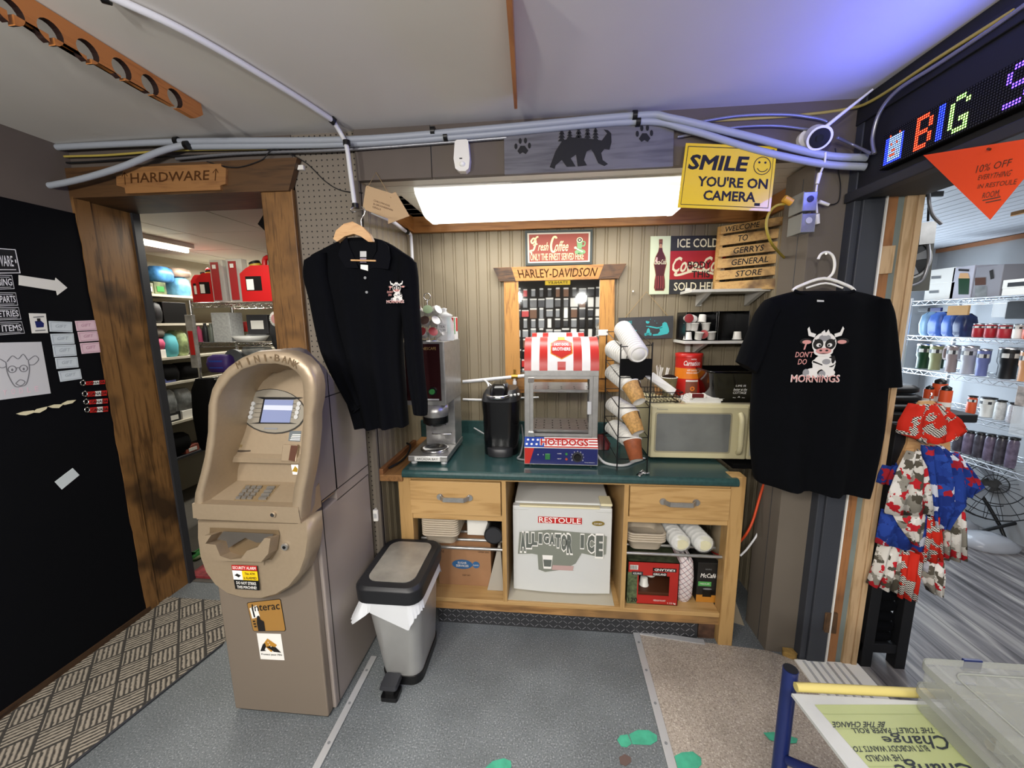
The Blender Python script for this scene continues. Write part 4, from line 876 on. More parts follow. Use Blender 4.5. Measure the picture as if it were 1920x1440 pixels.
# security camera
sc_ = thing('security_camera', 'white round security camera with antenna above the taupe column', 'camera', PY(1535, 260, 1.76))
b = W(sc_); c = PY(1510, 262, 1.785); b.cyl(c+Vector((0, 0.005, 0)), c-Vector((0, .012, 0)), .032, WHITE, seg=24); c0_ = PY(1517, 262, 1.77); b.cyl(c0_, PY(1527, 258, 1.73), .012, WHITE); b.build('mount', sc_)
b = W(sc_); c1, c2 = PY(1528, 254, 1.76), PY(1537, 259, 1.70); b.cyl(c1, c2, .037, WHITE, .041, 28); d = (c2-c1).normalized(); b.build('housing', sc_, bevel=.004)
b = W(sc_); b.cyl(c2, c2+d*.002, .033, BLACK, seg=28); b.cyl(c2+d*.002, c2+d*.005, .012, mat('camera_glass', '#1b1d22', .1), seg=18); b.build('lens', sc_)
b = W(sc_); b.tube([PY(1548, 238, 1.73), PY(1580, 212, 1.71), PY(1636, 168, 1.70)], [.007, .006, .004], WHITE, 10); b.build('antenna', sc_)
wc = thing('camera_lead', 'white lead with plugs hanging from the security camera', 'cable', PY(1533, 390, 1.76))
b = W(wc); b.tube([PY(x, y, Y) for x, y, Y in ((1548, 285, 1.72), (1546, 305, 1.735), (1538, 325, 1.76), (1532, 345, 1.77), (1530, 370, 1.765), (1532, 400, 1.76))], .004, WHITE, 8, 4); b.build('lead', wc)
for a, c, r in (((1537, 325), (1532, 345), .008), ((1531, 402), (1533, 420), .010), ((1536, 378), (1554, 384), .007)):
    b = W(wc); b.cyl(PY(*a, 1.76), PY(*c, 1.76), r, WHITE, r*.8); b.build('plug', wc)
# electric boxes with plug and cord
GALV = mat('galvanised', '#8d9194', .35, .5, .15, 40)
for q, lab, plug in (([(1472, 372), (1500, 362), (1502, 392), (1474, 402)], 'upper galvanised electrical box with yellow plug on the taupe column', True), ([(1470, 412), (1498, 400), (1500, 432), (1472, 440)], 'lower galvanised electrical box on the taupe column', False)):
    y0 = 1.775; p4 = [PY(x, y, 1.70) for x, y in q]; xs = [v.x for v in p4]; zs = [v.z for v in p4]
    x0, x1, z0, z1 = PY(q[0][0]+(4 if plug else 2), 0, 1.72).x-.0, 0, 0, 0
    xa, za = PY(1500 if plug else 1497, 362 if plug else 402, 1.74).x, PY(1500, 362 if plug else 402, 1.74).z
    t = thing('electrical_box', lab, 'electrical box', (xa, 1.8, za-.05))
    b = W(t); b.box(xa, xa+.05, 1.72, 1.80, za-.072, za-.006, GALV); b.cyl((xa+.025, 1.76, za-(.10 if plug else .074)), (xa+.025, 1.76, za-.07), .012, CHROME); b.build('box', t, bevel=.003)
    b = W(t); b.box(xa-.004, xa+.0, 1.71, 1.80, za-.076, za-.002, mat('galvanised_dull', '#77776f', .5)); b.box(xa-.0, xa+.052, 1.715, 1.72, za-.074, za-.004, GALV); b.build('cover_plate', t, bevel=.002)
    b = W(t); b.cyl((xa+.026, 1.715, za-.03), (xa+.026, 1.712, za-.03), .012, BLACK if plug else LGREY, seg=14); b.build('outlet', t)
pc = thing('extension_cord', 'yellow extension cord looping down past the pallet sign from the upper electrical box', 'cord', PY(1445, 430, 1.76))
b = W(pc); b.tube([PY(x, y, Y) for x, y, Y in ((1473, 382, 1.75), (1455, 386, 1.75), (1442, 400, 1.76), (1437, 425, 1.76), (1446, 455, 1.78), (1462, 475, 1.9), (1482, 498, 2.05), (1490, 540, 2.1))], .0055, mat('yellow_cord', '#a38f2f', .5), 8, 5); b.build('cord', pc)
b = W(pc); b.tube([PY(1470, 372, 1.74), PY(1484, 380, 1.74)], .014, mat('yellow_plug', '#d39a2d', .5), 10); b.build('plug', pc, bevel=.003)
# LED message sign
led = thing('led_sign', 'long black message sign with coloured glowing dots on the dark header', 'sign', (1.19, 1.25, 2.13))
LY0, LY1, LZ0, LZ1 = 1.615, .85, 2.137, 2.256
b = W(led); b.box(1.168, 1.199, LY1, LY0, LZ0, LZ1, BLACKM); b.build('panel', led, bevel=.003)
FONT = {'R': ['1110', '1001', '1001', '1110', '1010', '1001', '1001'], 'B': ['1110', '1001', '1001', '1110', '1001', '1001', '1110'], 'I': ['1', '1', '1', '1', '1', '1', '1'], 'G': ['0110', '1001', '1000', '1000', '1011', '1001', '0111'], 'S': ['0111', '1000', '1000', '0110', '0001', '0001', '1110'], 'A': ['0110', '1001', '1001', '1111', '1001', '1001', '1001'], 'L': ['1000']*6+['1111'], 'E': ['1111', '1000', '1000', '1110', '1000', '1000', '1111']}
def em(n, h, s=6): return mat('led_'+n, h, .5, emit=h, es=s)
LED = {'r': em('red', '#ff3a20'), 'b': em('blue', '#2030ff', 7), 'g': em('green', '#a8ff70', 4), 'p': em('violet', '#5a3cff', 6), 'c': em('cyan', '#40b0ff', 5), 'w': em('white', '#8fb4ff', 3)}
OFF = mat('led_off', '#2b2b31', .5); dp = .0072; grid_ = {}
def put(ch, c0, r0, col, sc=2):
    for r, row in enumerate(FONT[ch]):
        for c, v in enumerate(row):
            if v == '1':
                for a in range(sc):
                    for e in range(sc): grid_[(c0+c*sc+a, r0+r*sc+e)] = col
def glyph7(ch, c0, col, w=2):
    for r, row in enumerate(FONT[ch]):
        for c, v in enumerate(row):
            if v == '1':
                for a in range(2): grid_[(c0+c*2+a, 1+r*2)] = col; grid_[(c0+c*2+a, 2+r*2)] = col
for c in range(2, 12):
    for r in range(3, 15): grid_[(c, r)] = 'b' if c in (2, 3, 11) or r > 13 else 'w'
for c, r in ((4, 2), (9, 2), (5, 6), (8, 6), (6, 9), (7, 9), (5, 11), (6, 11), (7, 11)): grid_[(c, r)] = 'r'
glyph7('B', 18, 'r')
for c in range(28, 31):
    for r in range(1, 15): grid_[(c, r)] = 'b'
glyph7('G', 33, 'g'); glyph7('S', 53, 'p'); glyph7('A', 64, 'c'); glyph7('L', 75, 'g'); glyph7('E', 86, 'r')
bl = {}
ncol = int((LY0-LY1)/dp)-1
for c in range(ncol):
    for r in range(16):
        k = grid_.get((c, r)); bl.setdefault(k or 'x', []).append((LY0-.006-c*dp, LZ1-.005-r*dp))
b = W(led)
for k, pts in bl.items():
    for y, z in pts: b.add([(1.1674, y+.0021, z-.0021), (1.1674, y-.0021, z-.0021), (1.1674, y-.0021, z+.0021), (1.1674, y+.0021, z+.0021)], [(0, 1, 2, 3)], LED.get(k, OFF))
b.build('dot_matrix', led)
area('led_glow', (1.14, 1.15, 2.2), (0, R(105), 0), .1, .9, 5, (.12, .16, 1))
# orange pennant with a screw
pn = thing('paper_pennant', 'bright orange paper triangle with handwritten ten percent off note on the header', 'sign', (1.17, 1.25, 1.9))
TRI = [(1732, 291), (1925, 258), (1990, 330), (1857, 412)]; p = [PX(x, y, 1.168) for x, y in ((1732, 291), (1990, 250), (1857, 412))]
b = W(pn); OR = mat('orange_paper', '#ec4a14', .7); b.loft([p, [v+Vector((-.001, 0, 0)) for v in p]], OR, smooth=False); b.build('paper', pn)
b = W(pn)
pq = [PX(x, y, 1.1662) for x, y in ((1820, 300), (1908, 290), (1908, 385), (1830, 385))]
def hand(s_, quad, h):
    vv, ff, (x0, x1, y0, y1) = glyphs(s_, 0, .25); q = [PX(x, y, 1.1662) for x, y in quad]
    b.add([lerpq(q, (a-x0)/(x1-x0), 1-(c-y0)/(y1-y0)) for a, c in vv], ff, BROWN)
hand('10% OFF', [(1830, 311), (1899, 297), (1898, 310), (1829, 325)], 1); hand('EVERYTHING', [(1834, 329), (1899, 318), (1894, 330), (1833, 338)], 1); hand('IN RESTOULE', [(1833, 346), (1908, 335), (1907, 345), (1832, 354)], 1); hand('ROOM.', [(1842, 362), (1875, 355), (1874, 368), (1841, 372)], 1)
for L in ([(1842, 375), (1876, 368), (1876, 370), (1842, 377)], [(1848, 379), (1877, 373), (1877, 375), (1848, 381)]): face3(b, [PX(*q, 1.1662) for q in L], BROWN)
b.build('handwriting', pn); b = W(pn); b.cyl(PX(1852, 279, 1.158), PX(1870, 283, 1.19), .003, BROWN, seg=8); b.build('screw', pn)
# ------------------------------------------------------------------ signs and mirror in the alcove
YW = 2.462
def Z5(L): return [(920+x/4.8, 420+y/4.8) for x, y in L]
t, p = board('coffee_sign', 'framed red fresh coffee sign above the mirror', 'sign', Z5([(308, 62), (920, 48), (912, 362), (315, 375)]), YW, .022, mat('sign_frame', '#26302f', .5))
i1 = [lerpq(p, u, v)+Vector((0, -.001, 0)) for u, v in ((.035, .07), (.965, .07), (.965, .93), (.035, .93))]; BRICK = mat('sign_brick', '#8a3b2e', .55); IVORY = mat('sign_ivory', '#e0cfa2', .6)
b = W(t); face3(b, i1, mat('sign_silver', '#b8b3a6', .5)); face3(b, [lerpq(p, u, v)+Vector((0, -.0016, 0)) for u, v in ((.06, .11), (.94, .11), (.94, .89), (.06, .89))], BRICK); b.build('face', t)
def fresh(T, P, S):
    SG = mat('cup_green', '#6f9c6a', .5); SGD = mat('cup_cream', '#d5d2ae', .6)
    T('resh', .27, .46, .24, .16, IVORY, .01, .4); T('offee', .545, .46, .30, .2, IVORY, .01, .4)
    S([(.1, .66), (.075, .58), (.12, .56), (.145, .45), (.16, .3), (.13, .22), (.09, .3), (.12, .36), (.17, .2), (.2, .18)], .05, IVORY, 1, 4); S([(.12, .42), (.185, .38)], .04, IVORY)
    S([(.47, .24), (.455, .19), (.42, .22), (.39, .4), (.395, .58), (.43, .62), (.455, .55)], .06, IVORY, 1, 4)
    T('ONLY THE FINEST SERVED HERE', .475, .76, .2, .8, IVORY, .006)
    P([(.82+.08*math.cos(a), .64+.08*math.sin(a)) for a in [k*.35 for k in range(18)]], SG); P([(.765, .3), (.855, .3), (.84, .55), (.78, .55)], SG, 1.5); S([(.85, .34), (.89, .36), (.88, .46), (.84, .47)], .035, SG, 1.4, 3)
    P([(.81+.045*math.cos(a), .3+.08*math.sin(a)) for a in [k*.35 for k in range(18)]], SGD, 2); P([(.81+.032*math.cos(a), .3+.055*math.sin(a)) for a in [k*.35 for k in range(18)]], BLACK, 2.5); P([(.81+.015*math.cos(a), .3+.025*math.sin(a)) for a in [k*.5 for k in range(13)]], SGD, 3)
    P([(.75+.02*math.cos(a), .52+.04*math.sin(a)) for a in [k*.5 for k in range(13)]], SGD, 2); S([(.75, .53), (.86, .64)], .035, SGD, 2)
qpaint(t, p, 'artwork', fresh, .0022)
FRM = wood('frame_oak', '#b7843f', '#7f5222', None, 'z', 1.1, .5); FRMX = wood('frame_oak_header', '#b07a38', '#7a4e22', '#241509', 'x', 1.0, .5, .6); CHAR = wood('charred_wood', '#5a3d22', '#20150d', '#140d08', 'x', 2, .6, .7)
mr = thing('mirror', 'wood framed wall mirror with burnt lettering on its head board', 'mirror', PY(1050, 715, YW))
hq = Z5([(22, 394), (1222, 357), (1150, 490), (80, 517)]); ph = [PY(x, y, YW-.004) for x, y in hq]
b = W(mr); b.prism([(v.x, v.z) for v in ph], YW-.008, YW+.024, FRMX); hd = b.build('head_board', mr, bevel=.002)
for a, c in ((.0, .14), (.835, 1.0)):
    b = W(mr); face3(b, [lerpq([PY(x, y, YW-.008) for x, y in hq], u, v)+Vector((0, -.0006, 0)) for u, v in ((a, 0), (c, 0), (c, 1), (a, 1))], CHAR); b.build('charred_end', hd)
qpaint(mr, [PY(x, y, YW-.0086) for x, y in hq], 'lettering', lambda T, P, S: T('HARLEY-DAVIDSON', .49, .5, .62, .62, mat('burnt_brown', '#3a2411', .8), .006))
for q in ([(118, 517), (247, 514), (266, 1370), (133, 1370)], [(984, 500), (1116, 497), (1110, 1385), (972, 1388)]):
    b = W(mr); b.prism([(PY(x, y, YW).x, PY(x, y, YW).z) for x, y in Z5(q)], YW, YW+.022, FRM); b.build('side_post', mr, bevel=.002)
b = W(mr); b.prism([(PY(x, y, YW).x, PY(x, y, YW).z) for x, y in ((948, 704), (1163, 709), (1160, 735), (950, 737))], YW+.004, YW+.022, FRMX); b.build('bottom_rail', mr, bevel=.002)
b = W(mr); b.box(-.2, .31, YW+.012, YW+.018, 1.30, 1.87, mat('mirror_glass', '#e4e6e6', .02, 1)); b.build('glass', mr)
pt = tag(MB().box(PY(1122, 628, 2.45).x, PY(1140, 628, 2.45).x, YW-.003, YW-.001, PY(1130, 629, 2.45).z, PY(1130, 618, 2.45).z, PAPER).build('price_tag'), 'small white price tag stuck on the right post of the mirror', 'tag')
# tin soda sign
t, p = board('soda_sign', 'old red and black ice cold soda tin sign with bottle behind the pallet sign', 'sign', [(1220, 443), (1362, 441), (1358, 550), (1217, 552)], YW+.012, .005, mat('sign_mint', '#c9d3b4', .45))
SBK = mat('sign_charcoal', '#2a2a2a', .5); SRD = mat('sign_red', '#a01f22', .45); COLA = mat('cola_brown', '#4a1716', .4); CRM = mat('sign_cream', '#ddd5b8', .5)
def soda(T, P, S):
    P([(.27, .0), (1, .0), (1, 1), (.265, 1)], SBK); P([(.27, .255), (1, .255), (1, .745), (.27, .745)], SRD, 1.5)
    T('ICE COLD', .63, .125, .15, .54, CRM, .012, 0, 2); T('SOLD HERE', .64, .87, .145, .62, CRM, .012, 0, 2)
    T('Coca-Cola', .65, .49, .27, .70, CRM, .02, .45, 2); S([(.36, .62), (.34, .67), (.42, .66), (.55, .61), (.7, .6), (.85, .66)], .04, CRM, 2.2, 4)
    T('BODY', .66, .5, .12, .3, INK, .014, 0, 3); T('THIS', .68, .66, .12, .24, INK, .014, 0, 3)
    B = [(.115, .06), (.16, .06), (.16, .12), (.155, .18), (.165, .26), (.2, .36), (.215, .48), (.2, .58), (.19, .66), (.2, .75), (.205, .88), (.19, .93), (.085, .93), (.07, .88), (.075, .75), (.085, .66), (.075, .58), (.06, .48), (.075, .36), (.11, .26), (.12, .18), (.115, .12)]
    P([(.137+(u-.137)*1.12, .5+(v-.5)*1.02) for u, v in B], mat('bottle_edge', '#8d5a3a', .4), 1.5); P(B, COLA, 2); P([(.118, .07), (.157, .07), (.157, .115), (.118, .115)], mat('bottle_cap', '#7b4a34', .4), 2.4); P([(.125, .13), (.15, .13), (.155, .2), (.12, .2)], mat('bottle_neck', '#b58a6a', .3), 2.4)
    for u in (.085, .115, .15, .18): S([(u, .68), (u+.004, .82), (u, .9)], .018, mat('bottle_glint', '#8a3a36', .3), 2.6, 2)
    S([(.09, .36), (.085, .45)], .03, mat('bottle_shine', '#c9a0a0', .3), 2.6)
    T('Coca-Cola', .137, .44, .085, .155, CRM, .012, .4, 3.2)
qpaint(t, p, 'artwork', soda)
# pallet sign leaning on the upper shelf
PAL = wood('scorched_pine', '#c9a05f', '#b1854a', '#4e2f12', 'x', 2.4, .55, .85)
ps = thing('pallet_sign', 'scorched wooden slat welcome sign leaning on the upper white shelf', 'sign', (1.08, 2.36, 1.777))
def PQ(x, y, k): return PY(x, y, 2.40-.17*k)
Z6 = lambda x, y: (1200+x/6, 420+y/6)
rows = [((912, 22), (1640, -95), (1630, 20), (905, 130)), ((905, 135), (1735, 18), (1725, 150), (895, 262)), ((893, 268), (1725, 168), (1715, 300), (880, 388)), ((878, 392), (1718, 312), (1705, 440), (865, 520)), ((862, 526), (1695, 455), (1680, 575), (850, 650)), ((848, 655), (1660, 598), (1640, 745), (838, 752))]
QS = []
for q in rows:
    pts = [PQ(*Z6(*v), k) for v, k in zip(q, (0, 1, 1, 0))]; g = (pts[3]-pts[0])*.07; pts = [pts[0]+g*.4, pts[1]+g*.4, pts[2]-g*2.0, pts[3]-g*2.0]; QS.append(pts)
    nrm = Vector((0, .014, 0)); b = W(ps); b.hexa([pts[3], pts[2], pts[2]+nrm, pts[3]+nrm, pts[0], pts[1], pts[1]+nrm, pts[0]+nrm], PAL); b.build('slat', ps, bevel=.001)
for x in (930, 1650):
    k = (x-912)/820; b = W(ps); a, c = PQ(*Z6(x, 20), k)+Vector((0, .016, 0)), PQ(*Z6(x-65, 750), k)+Vector((0, .016, 0)); w_ = Vector((.014, -.003, 0)); n_ = Vector((0, .014, 0)); b.hexa([c-w_, c+w_, c+w_+n_, c-w_+n_, a-w_, a+w_, a+w_+n_, a-w_+n_], PAL); b.build('batten', ps)
for (s_, u, w_), q in zip((('WELCOME', .35, .55), ('TO', .33, .14), ('GERRYS', .42, .42), ('GENERAL', .45, .50), ('STORE', .46, .36)), QS):
    qpaint(ps, q, 'lettering', lambda T, P, S: T(s_, u, .5, .66, w_, INK, .012, .12), .001)
# bear by the campfire plaque on a string
t, p = board('bear_plaque', 'dark wooden plaque with turquoise bear and campfire hanging by a cord', 'sign', [(1160, 596), (1263, 592), (1261, 634), (1163, 637)], YW, .014, mat('plaque_charcoal', '#3b3b3d', .6, noise=.1, ns=20))
TQ = mat('turquoise_print', '#3fb2b4', .6)
def camp(T, P, S):
    P([(.62, .8), (.72, .78), (.76, .66), (.74, .5), (.8, .42), (.8, .32), (.84, .26), (.88, .3), (.92, .55), (.93, .7), (.9, .8), (.76, .86), (.63, .87)], TQ); S([(.8, .5), (.7, .52), (.56, .44)], .06, TQ); S([(.56, .44), (.5, .42)], .03, TQ)
    P([(.5, .74), (.52, .56), (.545, .5), (.57, .6), (.58, .74)], TQ); S([(.47, .83), (.6, .76)], .06, TQ); S([(.47, .76), (.6, .83)], .06, TQ)
    P([(.53+.035*math.cos(a), .22+.09*math.sin(a)) for a in [k*.3 for k in range(13)]], TQ)
    for u, v in ((.66, .2), (.7, .3), (.58, .12)): P([(u-.007, v), (u, v-.02), (u+.007, v), (u, v+.02)], TQ)
    T('TAKE ME', .14, .22, .13, .2, TQ, 0); T('to the', .2, .42, .12, .12, TQ, 0); T('LAKE', .22, .68, .2, .2, TQ, .01)
qpaint(t, p, 'artwork', camp)
b = W(t); b.tube([PY(1172, 596, 2.468), PY(1212, 547, 2.468), PY(1253, 593, 2.468)], .0022, mat('twine', '#a08a66', .8)); b.build('cord', t)
tag(MB().cyl(PY(1187, 546, 2.49), PY(1187, 546, 2.465), .005, WHITE, seg=10).build('push_pin'), 'white push pin in the beadboard left of the soda sign', 'pin')
# card arrow
ar = thing('card_arrow', 'kraft card arrow sign hung by a string on the alcove corner', 'sign', PY(725, 400, 1.74))
b = W(ar); AQ = [(686, 351), (688, 348), (735, 363), (742, 360), (768, 405), (728, 420), (728, 410), (680, 392)]
b.prism([(PY(x, y, 1.735).x, PY(x, y, 1.735).z) for x, y in AQ], 1.733, 1.737, mat('kraft_tag', '#b59a78', .8)); b.build('card', ar)
qpaint(ar, [PY(x, y, 1.7325) for x, y in ((700, 373), (737, 386), (735, 402), (698, 390))], 'lettering', lambda T, P, S: (T('CHILLYMOOSE', .44, .14, .2, .82, BROWN), T('& GROOVERMAN', .52, .5, .2, .98, BROWN), T('GRILLS', .22, .86, .2, .42, BROWN)))
b = W(ar); b.tube([PY(689, 352, 1.732), PY(705, 323, 1.785), PY(733, 371, 1.732)], .0014, MATS['twine']); b.build('string', ar)
# ------------------------------------------------------------------ shelves on the right of the alcove
SHW = mat('shelf_white', '#cfcdc6', .5)
for z, xa, lab in ((1.768, .775, 'upper white wall shelf carrying the pallet sign'), (1.485, .752, 'lower white wall shelf carrying the two black bins')):
    t = thing('wall_shelf', lab, 'shelf', (.98, 2.48, z)); b = W(t); b.box(xa, 1.188, 2.285, 2.485, z, z+.016, SHW); b.build('board', t, bevel=.002)
    for x in (.87, 1.15):
        b = W(t); b.prism([(2.30, z), (2.484, z), (2.484, z-.07)], x, x+.022, SHW, 'yz'); b.build('bracket', t)
for x, z0, z1 in ((.875, 1.70, 1.76), (.825, 1.33, 1.48)): tag(MB().box(x, x+.028, 2.474, 2.488, z0, z1, SHW).build('shelf_standard'), 'white slotted strip on the beadboard under the '+('upper' if z1 > 1.6 else 'lower')+' wall shelf', 'bracket')
tag(MB().box(PY(1284, 549, 2.4).x, PY(1293, 549, 2.4).x, 2.395, 2.40, 1.784, 1.80, PAPER).build('price_tag'), 'tiny white tag on the left end of the upper wall shelf', 'tag')
def openbin(name, lab, x0, x1, z0, z1, y0, y1):
    t = thing(name, lab, 'bin', ((x0+x1)/2, (y0+y1)/2, z0)); th = .004; m = mat('bin_black', '#08080a', .25)
    b = W(t); b.box(x0, x1, y0, y1, z0, z0+th, m); b.box(x0, x0+th, y0, y1, z0, z1, m); b.box(x1-th, x1, y0, y1, z0, z1, m); b.box(x0, x1, y1-th, y1, z0, z1, m); b.box(x0, x1, y0+.05, y1, z1-th, z1, m); b.build('shell', t, bevel=.002); return t
openbin('storage_bin', 'left open black bin holding white coffee pods on the lower shelf', .760, .928, 1.502, 1.662, 2.30, 2.46)
openbin('storage_bin', 'right open black bin with a single pod on the lower shelf', .934, 1.10, 1.502, 1.665, 2.30, 2.46)
PODW = mat('pod_white', '#d6d4cd', .4); PODR = mat('pod_red_lid', '#8e2b2e', .45); PODG = mat('pod_green_lid', '#7d8f6a', .5); PODB = mat('pod_brown_lid', '#4b342a', .5)
def pod(lab, loc, rot, lid=PODW, group='coffee pods in the left black bin', name='coffee_pod'):
    t = thing(name, lab, 'coffee pod', loc, 0, group); t.rotation_euler = rot
    b = MB(); b.lathe([(.0001, 0), (.017, 0), (.0185, .002), (.0225, .040), (.0255, .041), (.0255, .0435)], PODW, seg=18, caps=False); b.build('cup', t)
    b = MB(); b.lathe([(.0001, .0445), (.018, .0445), (.0245, .0436)], lid, seg=18, caps=False); b.build('foil_lid', t); return t
def podpx(px, py, Y, z, lab, rot, lid=PODW, g='coffee pods in the left black bin'):
    p = PY(px, py, Y); p.z = z if z else p.z; return pod(lab, p, rot, lid, g)
G1 = None
podpx(1287, 0, 2.33, 1.594, 'coffee pod with red lid facing out at the top left of the black bin', (R(90), 0, 0), PODR, G1).location = PY(1287, 597, 2.34)
podpx(1302, 0, 2.33, 1.594, 'white coffee pod lying with its ringed base facing out in the black bin', (R(-90), 0, 0), PODW, G1).location = PY(1302, 598, 2.315)
podpx(1317, 602, 2.33, 0, 'upturned white coffee pod topmost right of the heap in the black bin', (R(175), R(8), 0), PODW, G1).location = PY(1318, 590, 2.33)
podpx(1290, 620, 2.33, 0, 'white coffee pod in the middle row against the side of the black bin', (0, 0, 0), PODW, G1)
podpx(1301, 620, 2.315, 0, 'white coffee pod in the centre of the heap in the black bin', (R(5), 0, 0), PODW, G1)
podpx(1323, 620, 2.32, 0, 'white coffee pod in the middle row right of centre in the black bin', (R(4), R(-3), 0), PODW, G1)
podpx(1290, 622, 2.315, 1.551, 'upside down white coffee pod at the bottom left of the black bin', (R(180), 0, 0), PODW, G1)
podpx(1308, 640, 2.305, 1.508, 'white coffee pod with loose lid at the front of the black bin', (R(10), R(6), 0), PODW, G1)
podpx(1324, 634, 2.33, 1.53, 'coffee pod tipped over showing a dark red lid at the front of the bin', (R(80), R(0), R(-40)), PODR, G1)
podpx(1333, 640, 2.30, 1.508, 'white coffee pod standing at the front right corner of the left bin', (R(6), R(-4), 0), PODW, G1)
podpx(1383, 620, 2.32, 1.551, 'single upside down coffee pod inside the right black bin', (R(180), 0, 0), LGREY, G1)
# ------------------------------------------------------------------ coffee grinder brewer
cg = thing('coffee_brewer', 'tall stainless coffee dispenser with brown front panel at the left end of the worktop', 'coffee machine', (-.63, 2.08, .89))
b = W(cg); b.box(-.735, -.525, 1.885, 2.25, .905, .935, STEEL); b.build('base', cg, bevel=.003)
for x, y in ((-.71, 1.91), (-.55, 1.91), (-.71, 2.22), (-.55, 2.22)):
    b = W(cg); b.cyl((x, y, .89), (x, y, .905), .016, LGREY); b.build('foot', cg)
b = W(cg); b.box(-.70, -.53, 2.09, 2.25, .935, 1.22, STEEL); b.build('column', cg, bevel=.003)
b = W(cg); b.box(-.735, -.525, 1.905, 2.25, 1.20, 1.525, STEEL); b.build('upper_housing', cg, bevel=.004)
BRN = mat('brewer_panel', '#2c1213', .22); b = W(cg); b.box(-.728, -.548, 1.900, 1.906, 1.225, 1.515, BRN); b.build('front_panel', cg)
b = W(cg); b.text('NESCAFE', -.60, 1.492, .014, mat('gold_print', '#a9884f', .5), .07, y=1.8995); b.box(-.70, -.56, 1.8985, 1.90, 1.228, 1.236, LGREY); b.build('lettering', cg)
for x, m in ((-.59, GREEN), (-.648, DGREY)):
    b = W(cg); b.cyl((x, 1.90, 1.275), (x, 1.888, 1.275), .021, BLACK, seg=20); b.cyl((x, 1.888, 1.275), (x, 1.880, 1.275), .014, m, seg=18); b.build('dispense_button', cg)
b = W(cg); c = (-.60, 1.96, 0); b.lathe([(.062, 1.13), (.068, 1.14), (.068, 1.20), (.0001, 1.20)], STEEL, c, 24); b.lathe([(.0001, 1.085), (.045, 1.085), (.066, 1.10), (.066, 1.135)], BLACK, c, 24); b.build('brew_funnel', cg)
b = W(cg); b.lathe([(.07, .935), (.075, .945), (.075, .95), (.062, .95), (.058, .94), (.0001, .94)], CHROME, (-.62, 1.985, 0), 28); b.build('warming_plate', cg)
b = W(cg)
for i in range(7):
    for j in range(5):
        if (i-3)**2+(j-2)**2*1.6 < 11: b.cyl((-.645+.012*i, 2.090, 1.10-.012*j), (-.645+.012*i, 2.088, 1.10-.012*j), .004, mat('vent_dark', '#3a3d40', .6), seg=8)
b.tube([(-.66, 2.085, 1.005), (-.66, 2.07, 1.0), (-.55, 2.07, 1.0), (-.55, 2.085, 1.005)], .003, CHROME, 6); b.build('splash_plate', cg)
b = W(cg); b.box(-.70, -.565, 1.8835, 1.885, .908, .932, PAPER); b.text('ARCADIA BAY', -.632, .92, .011, INK, .115, bold=.014, y=1.8833); b.build('brand_label', cg)
# pod carousel, jar, tea box on the brewer
kz = 1.525
kc = thing('pod_carousel', 'chrome carousel stand full of coffee pods on top of the coffee dispenser', 'pod holder', (-.64, 2.03, kz))
b = W(kc); b.cyl((-.64, 2.03, kz), (-.64, 2.03, kz+.006), .075, CHROME, seg=24); b.cyl((-.64, 2.03, kz), (-.64, 2.03, kz+.215), .004, CHROME); b.tube([(-.64+.018*math.sin(a), 2.03, kz+.228-.018*math.cos(a)) for a in [k*.5 for k in range(13)]], .003, CHROME); b.build('stand', kc)
for j, z in enumerate((.035, .095, .15)):
    b = W(kc); b.tube([(-.64+.05*math.cos(a), 2.03+.05*math.sin(a), kz+z) for a in [k*2*math.pi/20 for k in range(21)]], .002, CHROME, 6); b.build('ring', kc)
names = ['bottom', 'middle', 'top']
for j, z in enumerate((.04, .098, .152)):
    for k in range(5):
        a = R(-150+48*k+15*j); lid = (PODR if (j == 0 and k in (1, 2)) or (j == 2 and k == 0) else PODG if (j == 2 and k == 1) else PODB if j == 1 and k == 1 else PODW)
        cx, cy = -.64+.055*math.cos(a), 2.03+.055*math.sin(a)
        col = {PODR: 'red', PODG: 'green', PODB: 'dark brown', PODW: 'white'}[lid]; pos = ['far left', 'left', 'middle', 'right', 'far right'][k]
        pod('coffee pod with %s lid on the %s tier of the carousel, %s of five' % (col, names[j], pos), (cx-.02*math.cos(a), cy-.02*math.sin(a), kz+z-.012), (R(60), 0, a+math.pi/2), lid, None)
jr = thing('tea_jar', 'clear glass tea jar with a white label beside the pod carousel', 'jar', (-.565, 2.06, kz))
b = W(jr); b.lathe([(.048, kz), (.05, kz+.01), (.05, kz+.09), (.038, kz+.115), (.04, kz+.125)], CLEARP, (-.56, 2.06, 0), 24); b.build('body', jr)
b = W(jr); b.lathe([(.043, kz+.126), (.043, kz+.135), (.02, kz+.145), (.012, kz+.155), (.016, kz+.168), (.0001, kz+.172)], CLEARP, (-.56, 2.06, 0), 24); b.build('lid', jr)
b = W(jr); b.box(-.585, -.535, 2.006, 2.008, kz+.045, kz+.085, PAPER); b.text('TEA', -.56, kz+.073, .012, INK, .03, y=2.0055); b.text('$1.50', -.56, kz+.055, .012, INK, .036, y=2.0055); b.build('label', jr)
tb = thing('tea_box', 'red, white and green tea box at the back corner of the coffee dispenser', 'box', (-.545, 2.16, kz))
b = W(tb); b.box(-.565, -.527, 2.13, 2.22, kz, kz+.125, PAPER); b.build('carton', tb)
b = W(tb); b.box(-.5275, -.5265, 2.175, 2.215, kz+.045, kz+.12, RED); b.box(-.5275, -.5265, 2.135, 2.155, kz+.03, kz+.12, GREEN); b.box(-.565, -.545, 2.1285, 2.1305, kz+.03, kz+.12, GREEN); b.box(-.543, -.528, 2.1285, 2.1305, kz+.05, kz+.12, RED); b.build('print', tb)
